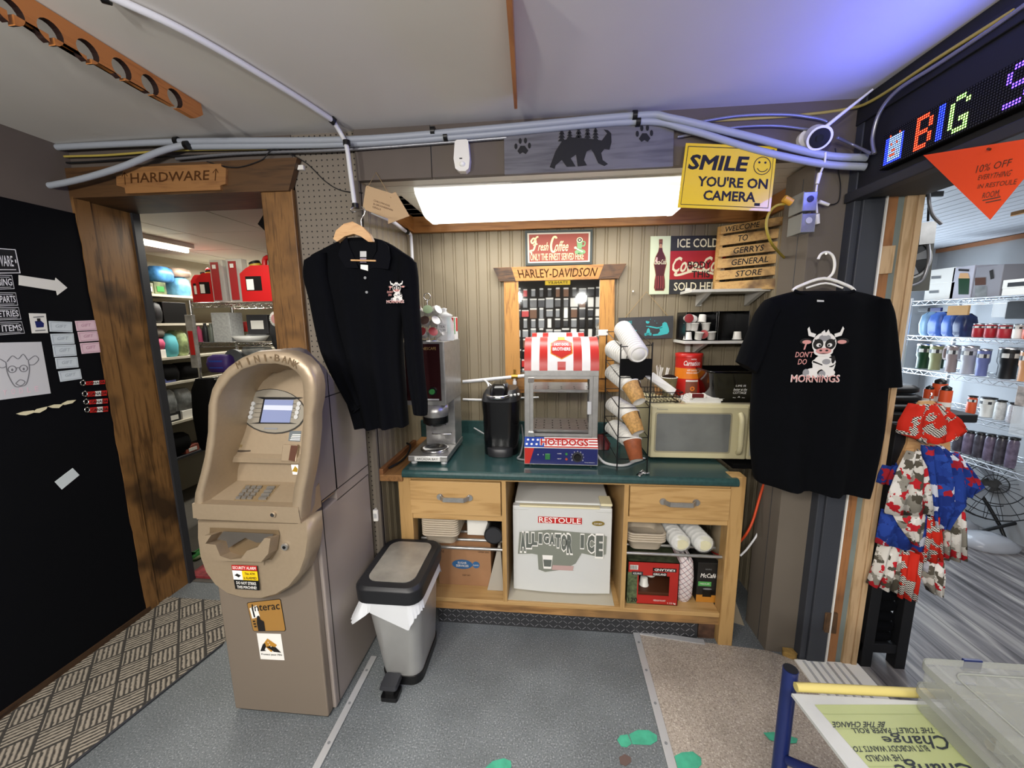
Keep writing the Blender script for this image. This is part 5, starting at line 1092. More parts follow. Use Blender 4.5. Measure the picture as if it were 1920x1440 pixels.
tag(MB().tube([(-.86, 2.2, .90), (-.82, 2.15, .9), (-.80, 2.05, .885), (-.80, 1.95, .88), (-.83, 1.86, .875)], .006, BLKW, 8, 5).build('power_cord'), 'black power cord lying on the ledge left of the coffee dispenser', 'cord')
# ------------------------------------------------------------------ pod coffee maker
km = thing('coffee_maker', 'black single cup coffee maker with silver lever on the worktop', 'coffee machine', (-.27, 2.14, .89))
KB = mat('gloss_black', '#0b0b0d', .18); KD = mat('satin_dark', '#232427', .4)
def er(cx, cy, rx, ry, z, pw=.55, n=32): return [(cx+rx*math.copysign(abs(math.cos(a))**pw, math.cos(a)), cy+ry*math.copysign(abs(math.sin(a))**pw, math.sin(a)), z) for a in [2*math.pi*i/n for i in range(n)]]
b = W(km); b.loft([er(-.27, 2.16, .098, .125, .892), er(-.27, 2.16, .098, .13, .93), er(-.27, 2.17, .104, .125, 1.10), er(-.27, 2.17, .108, .14, 1.17), er(-.27, 2.17, .108, .145, 1.195)], KB); b.build('body', km)
b = W(km); b.loft([er(-.27, 2.07, .072, .062, .892, .8), er(-.27, 2.07, .075, .066, .935, .8), er(-.27, 2.07, .07, .06, .94, .8)], KD); b.build('drip_tray', km)
b = W(km); b.loft([er(-.27, 2.15, .105, .135, 1.195), er(-.27, 2.16, .10, .125, 1.225), er(-.27, 2.18, .085, .10, 1.25)], KD); b.build('top', km)
b = W(km); b.loft([er(-.275, 2.10, .052, .085, 1.215), er(-.275, 2.11, .05, .08, 1.265), er(-.275, 2.13, .035, .05, 1.285)], KB); b.build('lid', km)
b = W(km); L = [(-.275+.066*math.cos(a), 2.09+.085*math.sin(a), 1.222-.018*math.sin(-a)*0) for a in [R(170+200*k/14) for k in range(15)]]; b.tube(L, .011, CHROME, 10); b.build('lever', km)
b = W(km); b.text('KEURIG', -.275, 1.226, .010, WHITEP, .048, bold=.012, y=2.001); b.build('lettering', km)
for k in range(3):
    b = W(km); c = Vector((-.205+.018*k, 2.045+.018*k, 1.226)); b.cyl(c, c+Vector((0, -.004, .006)), .007, LGREY, seg=12); b.build('button', km)
# ------------------------------------------------------------------ hot dog warmer
hd_ = thing('hotdog_warmer', 'hot dog warmer with red and white striped barrel roof on the worktop', 'food warmer', (.057, 2.06, .89))
SB = mat('warmer_blue', '#18205a', .35); SRW = mat('warmer_red', '#b52a22', .35); X0, X1, Y0, Y1 = -.127, .241, 1.895, 2.22
for x in (X0+.03, X1-.03):
    for y in (1.92, 2.19):
        b = W(hd_); b.cyl((x, y, .89), (x, y, .90), .012, BLACK); b.build('foot', hd_)
b = W(hd_); b.prism([(Y0, .90), (Y1, .90), (Y1, 1.035), (1.935, 1.035), (Y0, .99)], X0, X1, STEEL, 'yz'); b.build('base', hd_, bevel=.002)
b = W(hd_); b.box(X0+.002, X1-.002, 1.892, 1.896, .906, .988, SB); b.poly([(X0+.002, .906), (X0+.026, .906), (X0+.05, .988), (X0+.002, .988)], SRW, 1.892)
b.text('Temp Selection', .20, .918, .005, WHITEP, .05, y=1.8915); b.text('0      I', -.045, .955, .006, WHITEP, .03, y=1.8915)
for x, z in ((.05, .962), (.05, .935)): b.text('POWER' if z > .95 else 'HEAT', x, z, .005, WHITEP, .02, y=1.8915)
b.build('control_panel', hd_)
b = W(hd_); b.box(-.022, .004, 1.887, 1.892, .93, .962, mat('switch_green', '#2d6b3c', .3)); b.build('switch', hd_, bevel=.002)
for z, m in ((.962, GREEN), (.935, mat('lamp_red', '#a8452c', .3))):
    b = W(hd_); b.cyl((.085, 1.892, z), (.085, 1.885, z), .006, m); b.build('indicator', hd_)
b = W(hd_); b.cyl((.14, 1.892, .945), (.14, 1.876, .945), .018, BLACK, .015, 20); b.cyl((.14, 1.892, .945), (.14, 1.8905, .945), .027, DGREY, seg=24)
for k in range(9): a = R(-30+240*k/8); b.text(str(k % 10), .14+.031*math.cos(a), .945+.031*math.sin(a), .007, WHITEP, y=1.8912)
b.build('dial', hd_)
sl = Vector((0, 1.935-Y0, 1.035-.99)).normalized(); nsl = Vector((0, -sl.z, sl.y))
def FS(x, s, o=.0008): return Vector((x, Y0, .99))+sl*s*.06+nsl*o
b = W(hd_); face3(b, [FS(X0, .03), FS(X1, .03), FS(X1, .97), FS(X0, .97)], WHITEP)
for k in range(4): face3(b, [FS(X0+.10, .03+.25*k, .0014), FS(X1, .03+.25*k, .0014), FS(X1, .14+.25*k, .0014), FS(X0+.10, .14+.25*k, .0014)], SRW)
face3(b, [FS(X0, .03, .0018), FS(X0+.1, .03, .0018), FS(X0+.1, .97, .0018), FS(X0, .97, .0018)], BLUE)
for k in range(8):
    u, v = X0+.012+.025*(k % 4)+.006*(k//4), .3+.4*(k//4); face3(b, [FS(u+.007*math.cos(a), v+.11*math.sin(a), .0024) for a in [q*math.pi*.4 for q in range(5)]], WHITEP)
for m, e, o, bd in ((WHITEP, 1.03, .003, .09), (SRW, 1.0, .004, .035)):
    vv, ff, (gx0, gx1, gy0, gy1) = glyphs('HOTDOGS', bd, 0); b.add([FS(.075+((a-gx0)/(gx1-gx0)-.5)*.24*e, .5+((c-gy0)/(gy1-gy0)-.5)*.62*e, o) for a, c in vv], ff, m)
b.build('flag_decal', hd_)
for x in (X0, X1-.028):
    for y in (1.93, Y1-.03):
        b = W(hd_); b.box(x, x+.028, y, y+.03, 1.035, 1.375, STEEL); b.build('post', hd_, bevel=.002)
b = W(hd_); b.box(X0, X1, 1.925, Y1, 1.35, 1.378, STEEL); b.build('top_frame', hd_, bevel=.002)
for z, nx in ((1.275, 5), (1.065, 7)):
    b = W(hd_); b.box(X0+.03, X1-.03, 1.96, Y1-.02, z, z+.003, STEEL); b.box(X0+.03, X1-.03, 1.955, 1.96, z-.012, z+.003, STEEL)
    for i in range(nx):
        for j in range(4 if nx > 5 else 2): x = X0+.05+i*(.268/(nx-1)); b.box(x, x+.007, 1.985+.05*j, 2.005+.05*j, z+.003, z+.0036, BLACK)
    b.build('rack', hd_)
b = W(hd_); b.ring([(X0+.028, 1.04), (X1-.028, 1.04), (X1-.028, 1.35), (X0+.028, 1.35)], [(X0+.045, 1.055), (X1-.045, 1.055), (X1-.045, 1.335), (X0+.045, 1.335)], 1.927, 1.935, STEEL); dd = b.build('glass_door', hd_)
b = W(hd_); b.box(X0+.045, X1-.045, 1.930, 1.933, 1.055, 1.335, GLASS); b.build('pane', dd)
b = W(hd_); b.box(X1-.055, X1-.035, 1.912, 1.927, 1.16, 1.225, LGREY); b.build('handle', dd, bevel=.002)
for z in (1.05, 1.33):
    b = W(hd_); b.box(X0+.02, X0+.05, 1.915, 1.93, z-.01, z+.012, CHROME); b.build('hinge', dd)
b = W(hd_); b.box(X0, X0+.003, 1.96, Y1-.03, 1.04, 1.35, GLASS); b.box(X1-.003, X1, 1.96, Y1-.03, 1.04, 1.35, GLASS); b.build('side_pane', hd_)
b = W(hd_); ry, rz_, cy = .1475, .16, 2.0725; stp = [0, .095, .205, .315, .66, .775, .885, 1.0]; cols = [SRW, WHITEP, SRW, WHITEP, SRW, WHITEP, SRW]
for k in range(7):
    xa, xb = X0+(X1-X0)*stp[k], X0+(X1-X0)*stp[k+1]
    b.loft([[(x, cy-ry*math.cos(a), 1.378+rz_*math.sin(a)) for a in [math.pi*i/20 for i in range(21)]] for x in (xa, xb)], cols[k], caps=False, closed=False)
for x in (X0, X1): face3(b, [(x, cy-ry*math.cos(a), 1.378+rz_*math.sin(a)) for a in [math.pi*i/20 for i in range(21)]], STEEL)
rf = b.build('roof', hd_)
def RF(x, a, o=.001): a = R(a); return Vector((x, cy-(ry+o)*math.cos(a), 1.378+(rz_+o)*math.sin(a)))
b = W(hd_)
def strip_(P, m, o, n=1):   # polygon on the barrel given as left and right edges per angle
    for (a0, l0, r0), (a1, l1, r1) in zip(P, P[1:]):
        for q in range(3):
            f0, f1 = q/3, (q+1)/3; I = lambda u, w, f: u+(w-u)*f
            face3(b, [RF(I(l0, l1, f0), I(a0, a1, f0), o), RF(I(r0, r1, f0), I(a0, a1, f0), o), RF(I(r0, r1, f1), I(a0, a1, f1), o), RF(I(l0, l1, f1), I(a0, a1, f1), o)], m)
xc = .058; strip_([(20, xc, xc+.001), (31, xc-.055, xc+.055), (56, xc-.055, xc+.055), (67, xc-.02, xc+.02)], mat('logo_orange', '#d98a2a', .4), .001); strip_([(22, xc, xc+.001), (32, xc-.050, xc+.050), (55, xc-.050, xc+.050), (65, xc-.018, xc+.018)], SRW, .0018)
strip_([(1, xc-.02, xc+.02), (16, xc-.02, xc+.02)], SRW, .001); strip_([(64, xc-.018, xc+.018), (82, xc-.018, xc+.018)], mat('logo_bun', '#d99a3a', .4), .0026)
for s_, a0, w_ in (('HOT·DOG', 51, .07), ('BROTHERS', 40, .088)):
    vv, ff, (gx0, gx1, gy0, gy1) = glyphs(s_, .02, 0); b.add([RF(xc+((a-gx0)/(gx1-gx0)-.5)*w_, a0+((c-gy0)/(gy1-gy0)-.5)*7, .003) for a, c in vv], ff, WHITEP)
b.build('logo', rf)
# ------------------------------------------------------------------ cup rack with nested cups
cr = thing('cup_rack', 'black wire cup rack with four tilted tiers beside the hot dog warmer', 'rack', (.44, 1.95, .89))
yf_, yb2 = 1.86, 2.13
fl = [PY(1163, 645, yf_), PY(1157, 868, yf_)]; frr = [PY(1223, 642, yf_), PY(1213, 880, yf_)]; bl_ = [PY(1139, 628, yb2), PY(1133, 800, yb2)]; br_ = [PY(1190, 627, yb2), PY(1186, 800, yb2)]
for q in (fl, frr, bl_, br_): q[1] = Vector((q[1].x, q[1].y, .89)); q[0] = Vector((q[1].x, q[1].y, q[0].z))
for a, c in (fl, frr, bl_, br_):
    b = W(cr); b.tube([a, c], .0032, BLACK, 8); b.build('upright', cr)
for k in range(5):
    t = .02+.235*k if k < 4 else .9; P = [q[0]*(1-t)+q[1]*t for q in (fl, frr, br_, bl_)]; P[2] += Vector((0, 0, .03)); P[3] += Vector((0, 0, .03))
    b = W(cr); b.tube(P+[P[0]], .0022, BLACK, 6); b.build('tier_frame', cr)
z0, z1 = fl[0].z*.76+.89*.24, fl[0].z*.89+.89*.11
b = W(cr); xa, xb = fl[0].x, frr[0].x; b.prism([(xa, z0), (xa+.045, z0), (xa+.055, z0-.016), (xa+.08, z0-.022), (xa+.105, z0-.016), (xa+.115, z0), (xb, z0), (xb, z1), (xa, z1)], yf_-.008, yf_-.005, BLACKM); b.build('label_plate', cr)
CUPW = mat('cup_white', '#dcdad4', .55); CUPK = mat('cup_kraft_print', '#b98f55', .6, noise=.35, ns=90); CUPR = mat('cup_rust_print', '#8a4a2a', .55, noise=.2, ns=40); CUPD = mat('cup_dark_band', '#4a3a30', .6)
def cup_at(lab, F, Rm, m, name, group=None, band=True, deco=None, bottom=True):
    # a paper cup whose closed end is at F and whose rim is at Rm
    t = thing(name, lab, 'cup', Rm, 0, group); F, Rm = Vector(F), Vector(Rm); d = (F-Rm).normalized(); q = d.to_track_quat('Z', 'Y').to_matrix().to_4x4()
    L = (F-Rm).length; b = W(t); b.M = b.M @ Matrix.Translation(Rm) @ q
    b.lathe([(.043, -.004), (.0455, 0), (.043, .004), (.0305, L), (.0275, L), (.0275, L-.006), (.0001, L-.006)], m, seg=24, caps=False); b.build('wall', t)
    b = W(t); b.M = b.M @ Matrix.Translation(Rm) @ q; b.tube([(.045*math.cos(a), .045*math.sin(a), 0) for a in [k*2*math.pi/24 for k in range(25)]], .0034, CUPW, 6); b.build('rim', t)
    if bottom:
        b = W(t); b.M = b.M @ Matrix.Translation(Rm) @ q; b.lathe([(.0305, L+.0004), (.0001, L-.0052)], CUPW, seg=24, caps=False); b.build('base', t)
    if deco:
        b = W(t); b.M = b.M @ Matrix.Translation(Rm) @ q
        def on(a, z, o=.0008): r = .043-(.0125)*z/L+o; a = math.radians(a); return (r*math.cos(a), r*math.sin(a), z)
        deco(b, on, L); b.build('print', t)
    return t
def ck(b, on, L):
    for a in range(30, 70, 10): face3(b, [on(a, .005), on(a+10, .005), on(a+10, L*.42), on(a, L*.42)], CUPD)
def cl(b, on, L):
    for (z0, z1, a0, a1) in ((.35, .6, -118, -88), (.62, .68, -122, -80), (.22, .28, -112, -96)):
        for a in range(a0, a1, 6): face3(b, [on(a, L*z0), on(a+6, L*z0), on(a+6, L*z1), on(a, L*z1)], PAPER)
    for k in range(6):
        a = -84+8*math.sin(math.pi*k/6); a2 = -84+8*math.sin(math.pi*(k+1)/6); z = L*(.36+.2*k/6); z2 = L*(.36+.2*(k+1)/6); face3(b, [on(a, z), on(a+3, z), on(a2+3, z2), on(a2, z2)], PAPER)
tiers = [((1197, 751), (1183, 722), (1150, 697), CUPK, 'upper', ck), ((1198, 815), (1181, 777), (1151, 757), CUPK, 'middle', ck), ((1194, 868), (1185, 826), (1150, 800), CUPR, 'lowest', cl)]
for Fp, Rp, Bp, m, nm, deco in tiers:
    F, Rm = PY(*Fp, 1.815), PY(*Rp, 1.875); d = (F-Rm).normalized(); F = Rm+d*.098
    cup_at(('speckled kraft' if m is CUPK else 'rust brown')+' paper cup at the front of the %s tier of the cup rack' % nm, F, Rm, m, 'paper_cup', None, True, deco)
    st = Rm-PY(*Bp, 2.10); st = -st
    for k in range(1, 9):
        Rk = Rm+st*(k/8); dk = (-st).normalized()*.55+d*.45; dk.normalize()
        t = cup_at('white rimmed paper cup nested behind the front cup on the %s tier of the rack' % nm, Rk+dk*.05, Rk, CUPW, 'paper_cup', 'cups nested on the %s tier of the rack' % nm, bottom=False)
A, B = PY(1196, 662, 1.84), PY(1168, 617, 2.08); d = (B-A)
for k in range(14):
    p = A+d*(k/13); t = thing('cup_cover', 'white plastic lid facing out at the top front of the cup rack' if k == 0 else 'white plastic lid in the stack at the top of the cup rack', 'lid', p, 0, None if k == 0 else 'cup lids stacked at the top of the rack')
    q = (-d).normalized().to_track_quat('Z', 'Y').to_matrix().to_4x4(); b = W(t); b.M = b.M @ Matrix.Translation(p) @ q
    b.lathe([(.046, 0), (.047, .004), (.044, .007), (.040, .016), (.037, .018), (.035, .015), (.029, .015), (.027, .018), (.0001, .018)], CUPW, seg=24, caps=False); b.build('disc', t) if False else None
    o = b.build('dome', t)
A, B = PY(1176, 668, 1.95), PY(1150, 655, 2.12)
for k in range(8):
    p = A+(B-A)*(k/7); cup_at('white lid-size paper cup nested on the top tier under the lids', p+(A-B).normalized()*.05, p, CUPW, 'paper_cup', 'white cups nested on the top tier of the rack', bottom=False)
tg = thing('key_tag', 'white paper tag on a small silver key lying before the cup rack', 'tag', PZ(1208, 889, .891))
b = W(tg); face3(b, [PZ(x, y, .892) for x, y in ((1193, 890), (1205, 880), (1211, 885), (1200, 894))], PAPER); b.loft([[PZ(x, y, .892) for x, y in ((1193, 890), (1205, 880), (1211, 885), (1200, 894))], [PZ(x, y, .8905) for x, y in ((1193, 890), (1205, 880), (1211, 885), (1200, 894))]], PAPER); b.build('paper', tg)
b = W(tg); c = PZ(1214, 888, .897); b.cyl(c-Vector((.008, 0, 0)), c+Vector((.008, .006, 0)), .006, CHROME, seg=12); b.tube([c+Vector((-.01, 0, 0)), c+Vector((-.02, .004, 0))], .002, CHROME); b.build('key', tg)
# ------------------------------------------------------------------ microwave and what stands on it
tag(MB().box(.93, 1.185, 1.99, 2.466, .868, .888, BLACKM).build('side_shelf'), 'dark shelf board carrying the right end of the microwave', 'shelf')
MW = mat('microwave_cream', '#c3bb96', .38); mx0, mx1, my0, my1, mz0, mz1 = .525, 1.12, 2.045, 2.40, .90, 1.187
mo = thing('microwave', 'cream microwave oven at the right end of the green worktop', 'microwave', (.8, 2.2, .89))
b = W(mo); b.box(mx0, mx1, my0, my1, mz0, mz1, MW); b.build('body', mo, bevel=.006)
for x in (.56, .84):
    for y in (2.08, 2.36):
        b = W(mo); b.cyl((x, y, .89), (x, y, .90), .014, BLACK); b.build('foot', mo)
b = W(mo); b.box(mx0+.002, 1.005, my0-.018, my0, mz0+.004, mz1-.006, MW); md = b.build('door', mo, bevel=.006, seg=3)
b = W(mo); y = my0-.0185; b.ring(rrect(.545, .925, .935, 1.15, .012, 4), rrect(.552, .918, .942, 1.143, .010, 4), y-.003, y, mat('microwave_rim', '#9c957a', .4)); b.prism(rrect(.552, .918, .942, 1.143, .010, 4), y-.001, y, mat('microwave_window', '#6f716e', .25, noise=.12, ns=9)); b.text('Panasonic', .58, 1.166, .009, GREY, .055, y=y); b.build('window', md)
b = W(mo); b.tube([(.965, my0-.018, 1.145), (.962, my0-.045, 1.12), (.962, my0-.048, 1.05), (.962, my0-.045, .965), (.965, my0-.018, .94)], .013, MW, 10, 5); b.build('handle', md)
b = W(mo); b.box(1.012, mx1-.004, my0-.016, my0, mz0+.004, mz1-.006, MW); cpn = b.build('control_panel', mo, bevel=.004)
b = W(mo); b.rect(1.022, mx1-.012, .925, 1.165, mat('panel_grey', '#a9a89c', .4), my0-.0165)
for r in range(6): b.rect(1.032, 1.052, .955+.03*r, .965+.03*r, DGREY, my0-.0172)
b.rect(1.03, 1.05, .932, .942, GREY, my0-.0172); b.build('keypad', cpn)
zt = 1.187
bs = thing('wire_basket', 'low black wire basket on the left of the microwave top', 'basket', (.585, 2.17, zt))
b = W(bs); X0b, X1b, Y0b, Y1b = .50, .70, 2.07, 2.26
for s_ in range(11):
    x = X0b+.014+(X1b-X0b-.028)*s_/10
    for y0_, yy in ((Y0b+.015, Y0b), (Y1b-.015, Y1b)): b.tube([(x, y0_, zt+.002), (x+.012, yy, zt+.055)], .0011, BLACK, 5); b.tube([(x, y0_, zt+.002), (x-.012, yy, zt+.055)], .0011, BLACK, 5)
for z, o in ((.002, .014), (.03, .007), (.055, 0)): b.tube([(x, y, zt+z) for x, y in rrect(X0b+o, X1b-o, Y0b+o, Y1b-o, .03, 4)]+[(X1b-o, Y0b+o+.03, zt+z)], .002, BLACK, 6)
for k in range(8): b.tube([(X0b+.02+.023*k, Y0b+.014, zt+.002), (X0b+.02+.023*k, Y1b-.014, zt+.002)], .0012, BLACK, 5)
b.build('wires', bs)
tr = thing('food_tray', 'white foam food tray lying slanted in the wire basket', 'tray', (.58, 2.16, zt+.02)); b = W(tr)
q = [PY(1209, 706, 2.15), PY(1225, 698, 2.15), PY(1268, 730, 2.10), PY(1262, 742, 2.10)]; C4 = sum(q, Vector())/4
b.loft([[C4+(v-C4)*.8+Vector((0, .03, -.012)) for v in q], q], CUPW, smooth=False); face3(b, [C4+(v-C4)*.9+Vector((0, -.001, .001)) for v in q], CUPW); b.build('shell', tr)
sk = thing('stir_stick_cup', 'paper cup full of white stir sticks behind the wire basket', 'cup', (.60, 2.33, zt)); b = W(sk)
cx = PY(1240, 690, 2.33).x; b.lathe([(.028, zt), (.040, zt+.10), (.041, zt+.102), (.038, zt+.102), (.027, zt+.004)], CARD, (cx, 2.33, 0), 22); b.build('cup', sk)
for k in range(12):
    a = k*2.4; r = .012+.014*((k*7) % 5)/5; b = MB(); b.box(-.003, .003, -.001, .001, 0, .15, WHITE); o = b.build('stir_stick', sk); o.location = Vector((cx+r*math.cos(a), 2.33+r*math.sin(a), zt+.01+.004*(k % 4)))-sk.location; o.rotation_euler = (.18*math.sin(a)*-1, .22*math.cos(a), a)
gc = thing('grounds_cup', 'paper cup heaped with dark coffee packets between basket and red tin', 'cup', (.70, 2.22, zt)); b = W(gc)
cx = PY(1257, 710, 2.25).x; b.lathe([(.03, zt), (.044, zt+.105), (.046, zt+.107), (.046, zt+.112), (.042, zt+.112), (.03, zt+.01)], mat('cup_olive', '#7c7252', .6, noise=.25, ns=30), (cx, 2.27, 0), 24); b.build('cup', gc)
b = W(gc); b.tube([(cx+.044*math.cos(a), 2.27+.044*math.sin(a), zt+.110) for a in [k*.3 for k in range(22)]], .003, CUPW, 6); b.build('rim', gc)
b = W(gc); b.sphere((cx, 2.27, zt+.108), .04, mat('grounds', '#1f1410', .9, bmp=1, ns=120), sz=.45); o = b.build('coffee', gc); o['kind'] = 'stuff'
tn = thing('chocolate_tin', 'large red hot chocolate tin on the microwave', 'tin', PY(1291, 740, 2.33)); cx = PY(1290, 700, 2.34).x; cyy, rr = 2.34, .072
TR = mat('tin_red', '#b5221b', .35); TO = mat('tin_orange', '#d9781f', .35); b = W(tn)
b.lathe([(rr, zt), (rr, zt+.10)], TR, (cx, cyy, 0), 32); b.lathe([(rr, zt+.10), (rr, zt+.16)], TO, (cx, cyy, 0), 32); b.lathe([(rr, zt+.16), (rr, zt+.225)], TR, (cx, cyy, 0), 32); b.build('body', tn)
b = W(tn); b.lathe([(rr+.002, zt+.222), (rr+.003, zt+.24), (rr-.002, zt+.243), (.0001, zt+.243)], TR, (cx, cyy, 0), 32); b.build('lid', tn)
def oncyl(u, z, o=.001): a = -math.pi/2-.15+u/rr; return Vector((cx+(rr+o)*math.cos(a), cyy+(rr+o)*math.sin(a), z))
def cyltext(mb, s_, u, z, h, w, m, bold=.01, shear=0, o=.0012):
    vv, ff, (x0, x1, y0, y1) = glyphs(s_, bold, shear); mb.add([oncyl(u+((a-x0)/(x1-x0)-.5)*w, z+((c-y0)/(y1-y0)-.5)*h, o) for a, c in vv], ff, m)
b = W(tn); cyltext(b, 'Carnation', .008, zt+.19, .028, .092, WHITEP, .012, .3); cyltext(b, 'NESTLE', .015, zt+.212, .008, .03, WHITEP); cyltext(b, 'HOT CHOCOLATE', .015, zt+.15, .010, .066, WHITEP); cyltext(b, 'RICH & CREAMY', .015, zt+.135, .008, .07, WHITEP)
b.build('label', tn); b = W(tn)
MUGB = mat('mug_brown', '#7a4330', .4)
for k in range(8):
    u0 = -.022+.068*k/8; u1 = u0+.0085; face3(b, [oncyl(u0, zt+.012), oncyl(u1, zt+.012), oncyl(u1, zt+.085), oncyl(u0, zt+.085)], MUGB); face3(b, [oncyl(u0, zt+.085), oncyl(u1, zt+.085), oncyl(u1, zt+.094), oncyl(u0, zt+.094)], CUPW)
face3(b, [oncyl(.014+.013*math.cos(a), zt+.045+.013*math.sin(a), .0018) for a in [k*.5 for k in range(13)]], TO)
b.build('mug_print', tn)
for k in range(5):
    p0 = PZ(1300, 746-1.5*k, zt+.002); b = MB(); w_ = .085-.004*(k % 2)
    b.box(p0.x-w_+.004*k, p0.x+w_+.01-.003*k, 2.09+.004*k, 2.24, zt+.005*k, zt+.0045+.005*k, PAPER)
    tag(b.build('napkin'), 'white paper napkin in the pile at the front of the microwave top', 'napkin', 'napkins piled on the microwave')
sp = thing('sugar_packets', 'small dark red packet with white ends lying on the napkin pile', 'packet', PZ(1308, 742, zt+.025))
b = W(sp); c = PZ(1307, 742, zt+.035); b.box(c.x-.035, c.x+.035, c.y-.012, c.y+.012, zt+.0255, zt+.045, DRED); b.build('wrapper', sp, bevel=.004)
for s_ in (-1, 1): b = W(sp); b.box(c.x+s_*.034-.004, c.x+s_*.034+.004, c.y-.014, c.y+.014, zt+.0255, zt+.048, WHITE); b.build('end_fold', sp)
bb = thing('storage_bin', 'glossy black bin with white cottage lettering on the right of the microwave', 'bin', (.98, 2.2, zt)); GB2 = mat('gloss_bin', '#060607', .12)
b = W(bb); b.loft([bring(.865, 1.10, 2.11, 2.33, zt, .03), bring(.825, 1.13, 2.08, 2.36, zt+.155, .035), bring(.818, 1.137, 2.073, 2.367, zt+.16, .035), bring(.818, 1.137, 2.073, 2.367, zt+.168, .035), bring(.828, 1.127, 2.083, 2.357, zt+.168, .035), bring(.868, 1.097, 2.113, 2.327, zt+.01, .03)], GB2); b.build('shell', bb)
def tiltY(z): return 2.11-.03*(z-zt)/.155-.001
def bt(mb, s_, x, z, h, w, shear=0):
    vv, ff, (x0, x1, y0, y1) = glyphs(s_, .008, shear)
    P = [(x+((a-x0)/(x1-x0)-.5)*w, z+((c-y0)/(y1-y0)-.5)*h) for a, c in vv]; mb.add([(a, tiltY(c), c) for a, c in P], ff, WHITEP)
b = W(bb); bt(b, 'LIFE IS', .985, zt+.092, .010, .05); bt(b, 'better at the', .985, zt+.072, .014, .066, .3); bt(b, 'COTTAGE', .985, zt+.054, .013, .066); bt(b, '~ ^ ~', .985, zt+.03, .01, .06); b.build('lettering', bb)
# ------------------------------------------------------------------ water line behind the machines
wl = thing('water_line', 'white water line with brass valve along the beadboard behind the machines', 'pipe', (-.25, 2.46, 1.25)); BRS = mat('brass', '#a9843f', .3, .8)
b = W(wl); b.cyl(PY(868, 716, 2.445), PY(1010, 702, 2.445), .011, PVC, seg=12); b.build('main_pipe', wl)
b = W(wl); c = PY(965, 706, 2.445); b.cyl(c-Vector((.02, 0, 0)), c+Vector((.02, 0, 0)), .015, BRS); b.cyl(c, c+Vector((0, 0, .045)), .007, BRS); b.cyl(c, c-Vector((0, 0, .09)), .009, PVC); b.cyl(c-Vector((0, 0, .03)), c-Vector((0, 0, .05)), .013, PVC); b.build('valve', wl)
b = W(wl); b.tube([PY(967, 735, 2.44), PY(968, 744, 2.44), PY(985, 746, 2.42), PY(1010, 745, 2.40)], .006, PVC, 8, 5); b.build('hose', wl)
b = W(wl); b.tube([PY(906, 712, 2.44), PY(914, 718, 2.40), PY(917, 733, 2.36), PY(913, 745, 2.34)], .006, PVC, 8, 5); b.tube([PY(908, 712, 2.44), PY(930, 728, 2.42), PY(955, 733, 2.40)], .005, PVC, 8, 5); b.build('hose', wl)
b = W(wl); b.tube([PY(868, 749, 2.45), PY(905, 750, 2.45)], .008, PVC, 8); b.build('lower_pipe', wl)
tag(MB().tube([PZ(868, 790, .95), PZ(885, 800, .93), PZ(905, 812, .91), PZ(915, 818, .91)], .005, LGREY, 8, 5).build('power_cord'), 'grey power cord between the coffee dispenser and black coffee maker', 'cord')
tag(MB().tube([(-.165, 2.22, 1.02), (-.15, 2.15, .95), (-.155, 2.02, .91), (-.17, 1.99, .898), (-.145, 1.97, .897), (-.13, 1.97, .897)], .005, GREY, 8, 5).build('power_cord'), 'grey power cord curling at the right foot of the black coffee maker', 'cord')
tag(MB().tube([(.243, 2.0, .93), (.28, 1.95, .90), (.34, 1.92, .897), (.39, 1.93, .897), (.44, 1.98, .897), (.50, 2.03, .897)], .007, LGREY, 8, 5).build('power_cord'), 'light grey cord joining at the right of the hot dog warmer', 'cord')
tag(MB().tube([(.25, 2.35, .92), (.30, 2.25, .96), (.36, 2.2, .99), (.40, 2.22, .95), (.42, 2.3, .91)], .006, BLKW, 8, 5).build('power_cord'), 'black cord arching behind the cup rack', 'cord')
sg = thing('red_packet', 'crumpled dark red packet behind the hot dog warmer', 'packet', (.30, 2.2, .89)); b = W(sg)
b.loft([er(.30, 2.2, .04, .03, .892), er(.305, 2.21, .045, .03, .92), er(.30, 2.22, .02, .012, .965)], DRED); b.build('wrapper', sg)
# ------------------------------------------------------------------ on the shelves of the counter
TRAY = mat('pulp_tray', '#b3a795', .85, bmp=.4, ns=60)
def tray_stack(x0, x1, y0, y1, z, n, lab, grp):
    b = MB(); cx, cy = (x0+x1)/2, (y0+y1)/2
    def rr2(o, zz): return bring(x0+o-cx, x1-o-cx, y0+o-cy, y1-o-cy, zz, .03)
    b.loft([rr2(.022, 0), rr2(.008, .045), rr2(.0, .05), rr2(.0, .056), rr2(.010, .056), rr2(.028, .006)], TRAY); me = None
    for k in range(n):
        l = lab % ('topmost' if k == n-1 else 'nested')
        if me is None: o = tag(b.build('pulp_tray', None, (cx, cy, z)), l, 'tray', grp if k < n-1 else None); me = o
        else:
            o2_ = me.copy(); COL.objects.link(o2_); o2_.location = (cx, cy, z+.0125*k); o2_['label'] = l
            if k == n-1 and 'group' in o2_: del o2_['group']
tray_stack(-.675, -.475, 1.85, 2.05, .458, 8, 'grey pulp food tray, %s in the stack on the left counter shelf', 'pulp trays stacked on the left shelf')
tray_stack(.392, .585, 1.85, 2.04, .473, 4, 'grey pulp food tray, %s in the stack on the right counter shelf', 'pulp trays stacked on the right shelf')
wb_ = tag(MB().box(-.45, -.335, 1.96, 2.15, .458, .58, WHITE).build('paper_carton', bevel=.003), 'plain white carton on the left counter shelf behind the drawer', 'box')
spk = thing('round_speaker', 'black round canister lying beside the white carton on the left shelf', 'canister', (-.29, 1.95, .458)); b = W(spk)
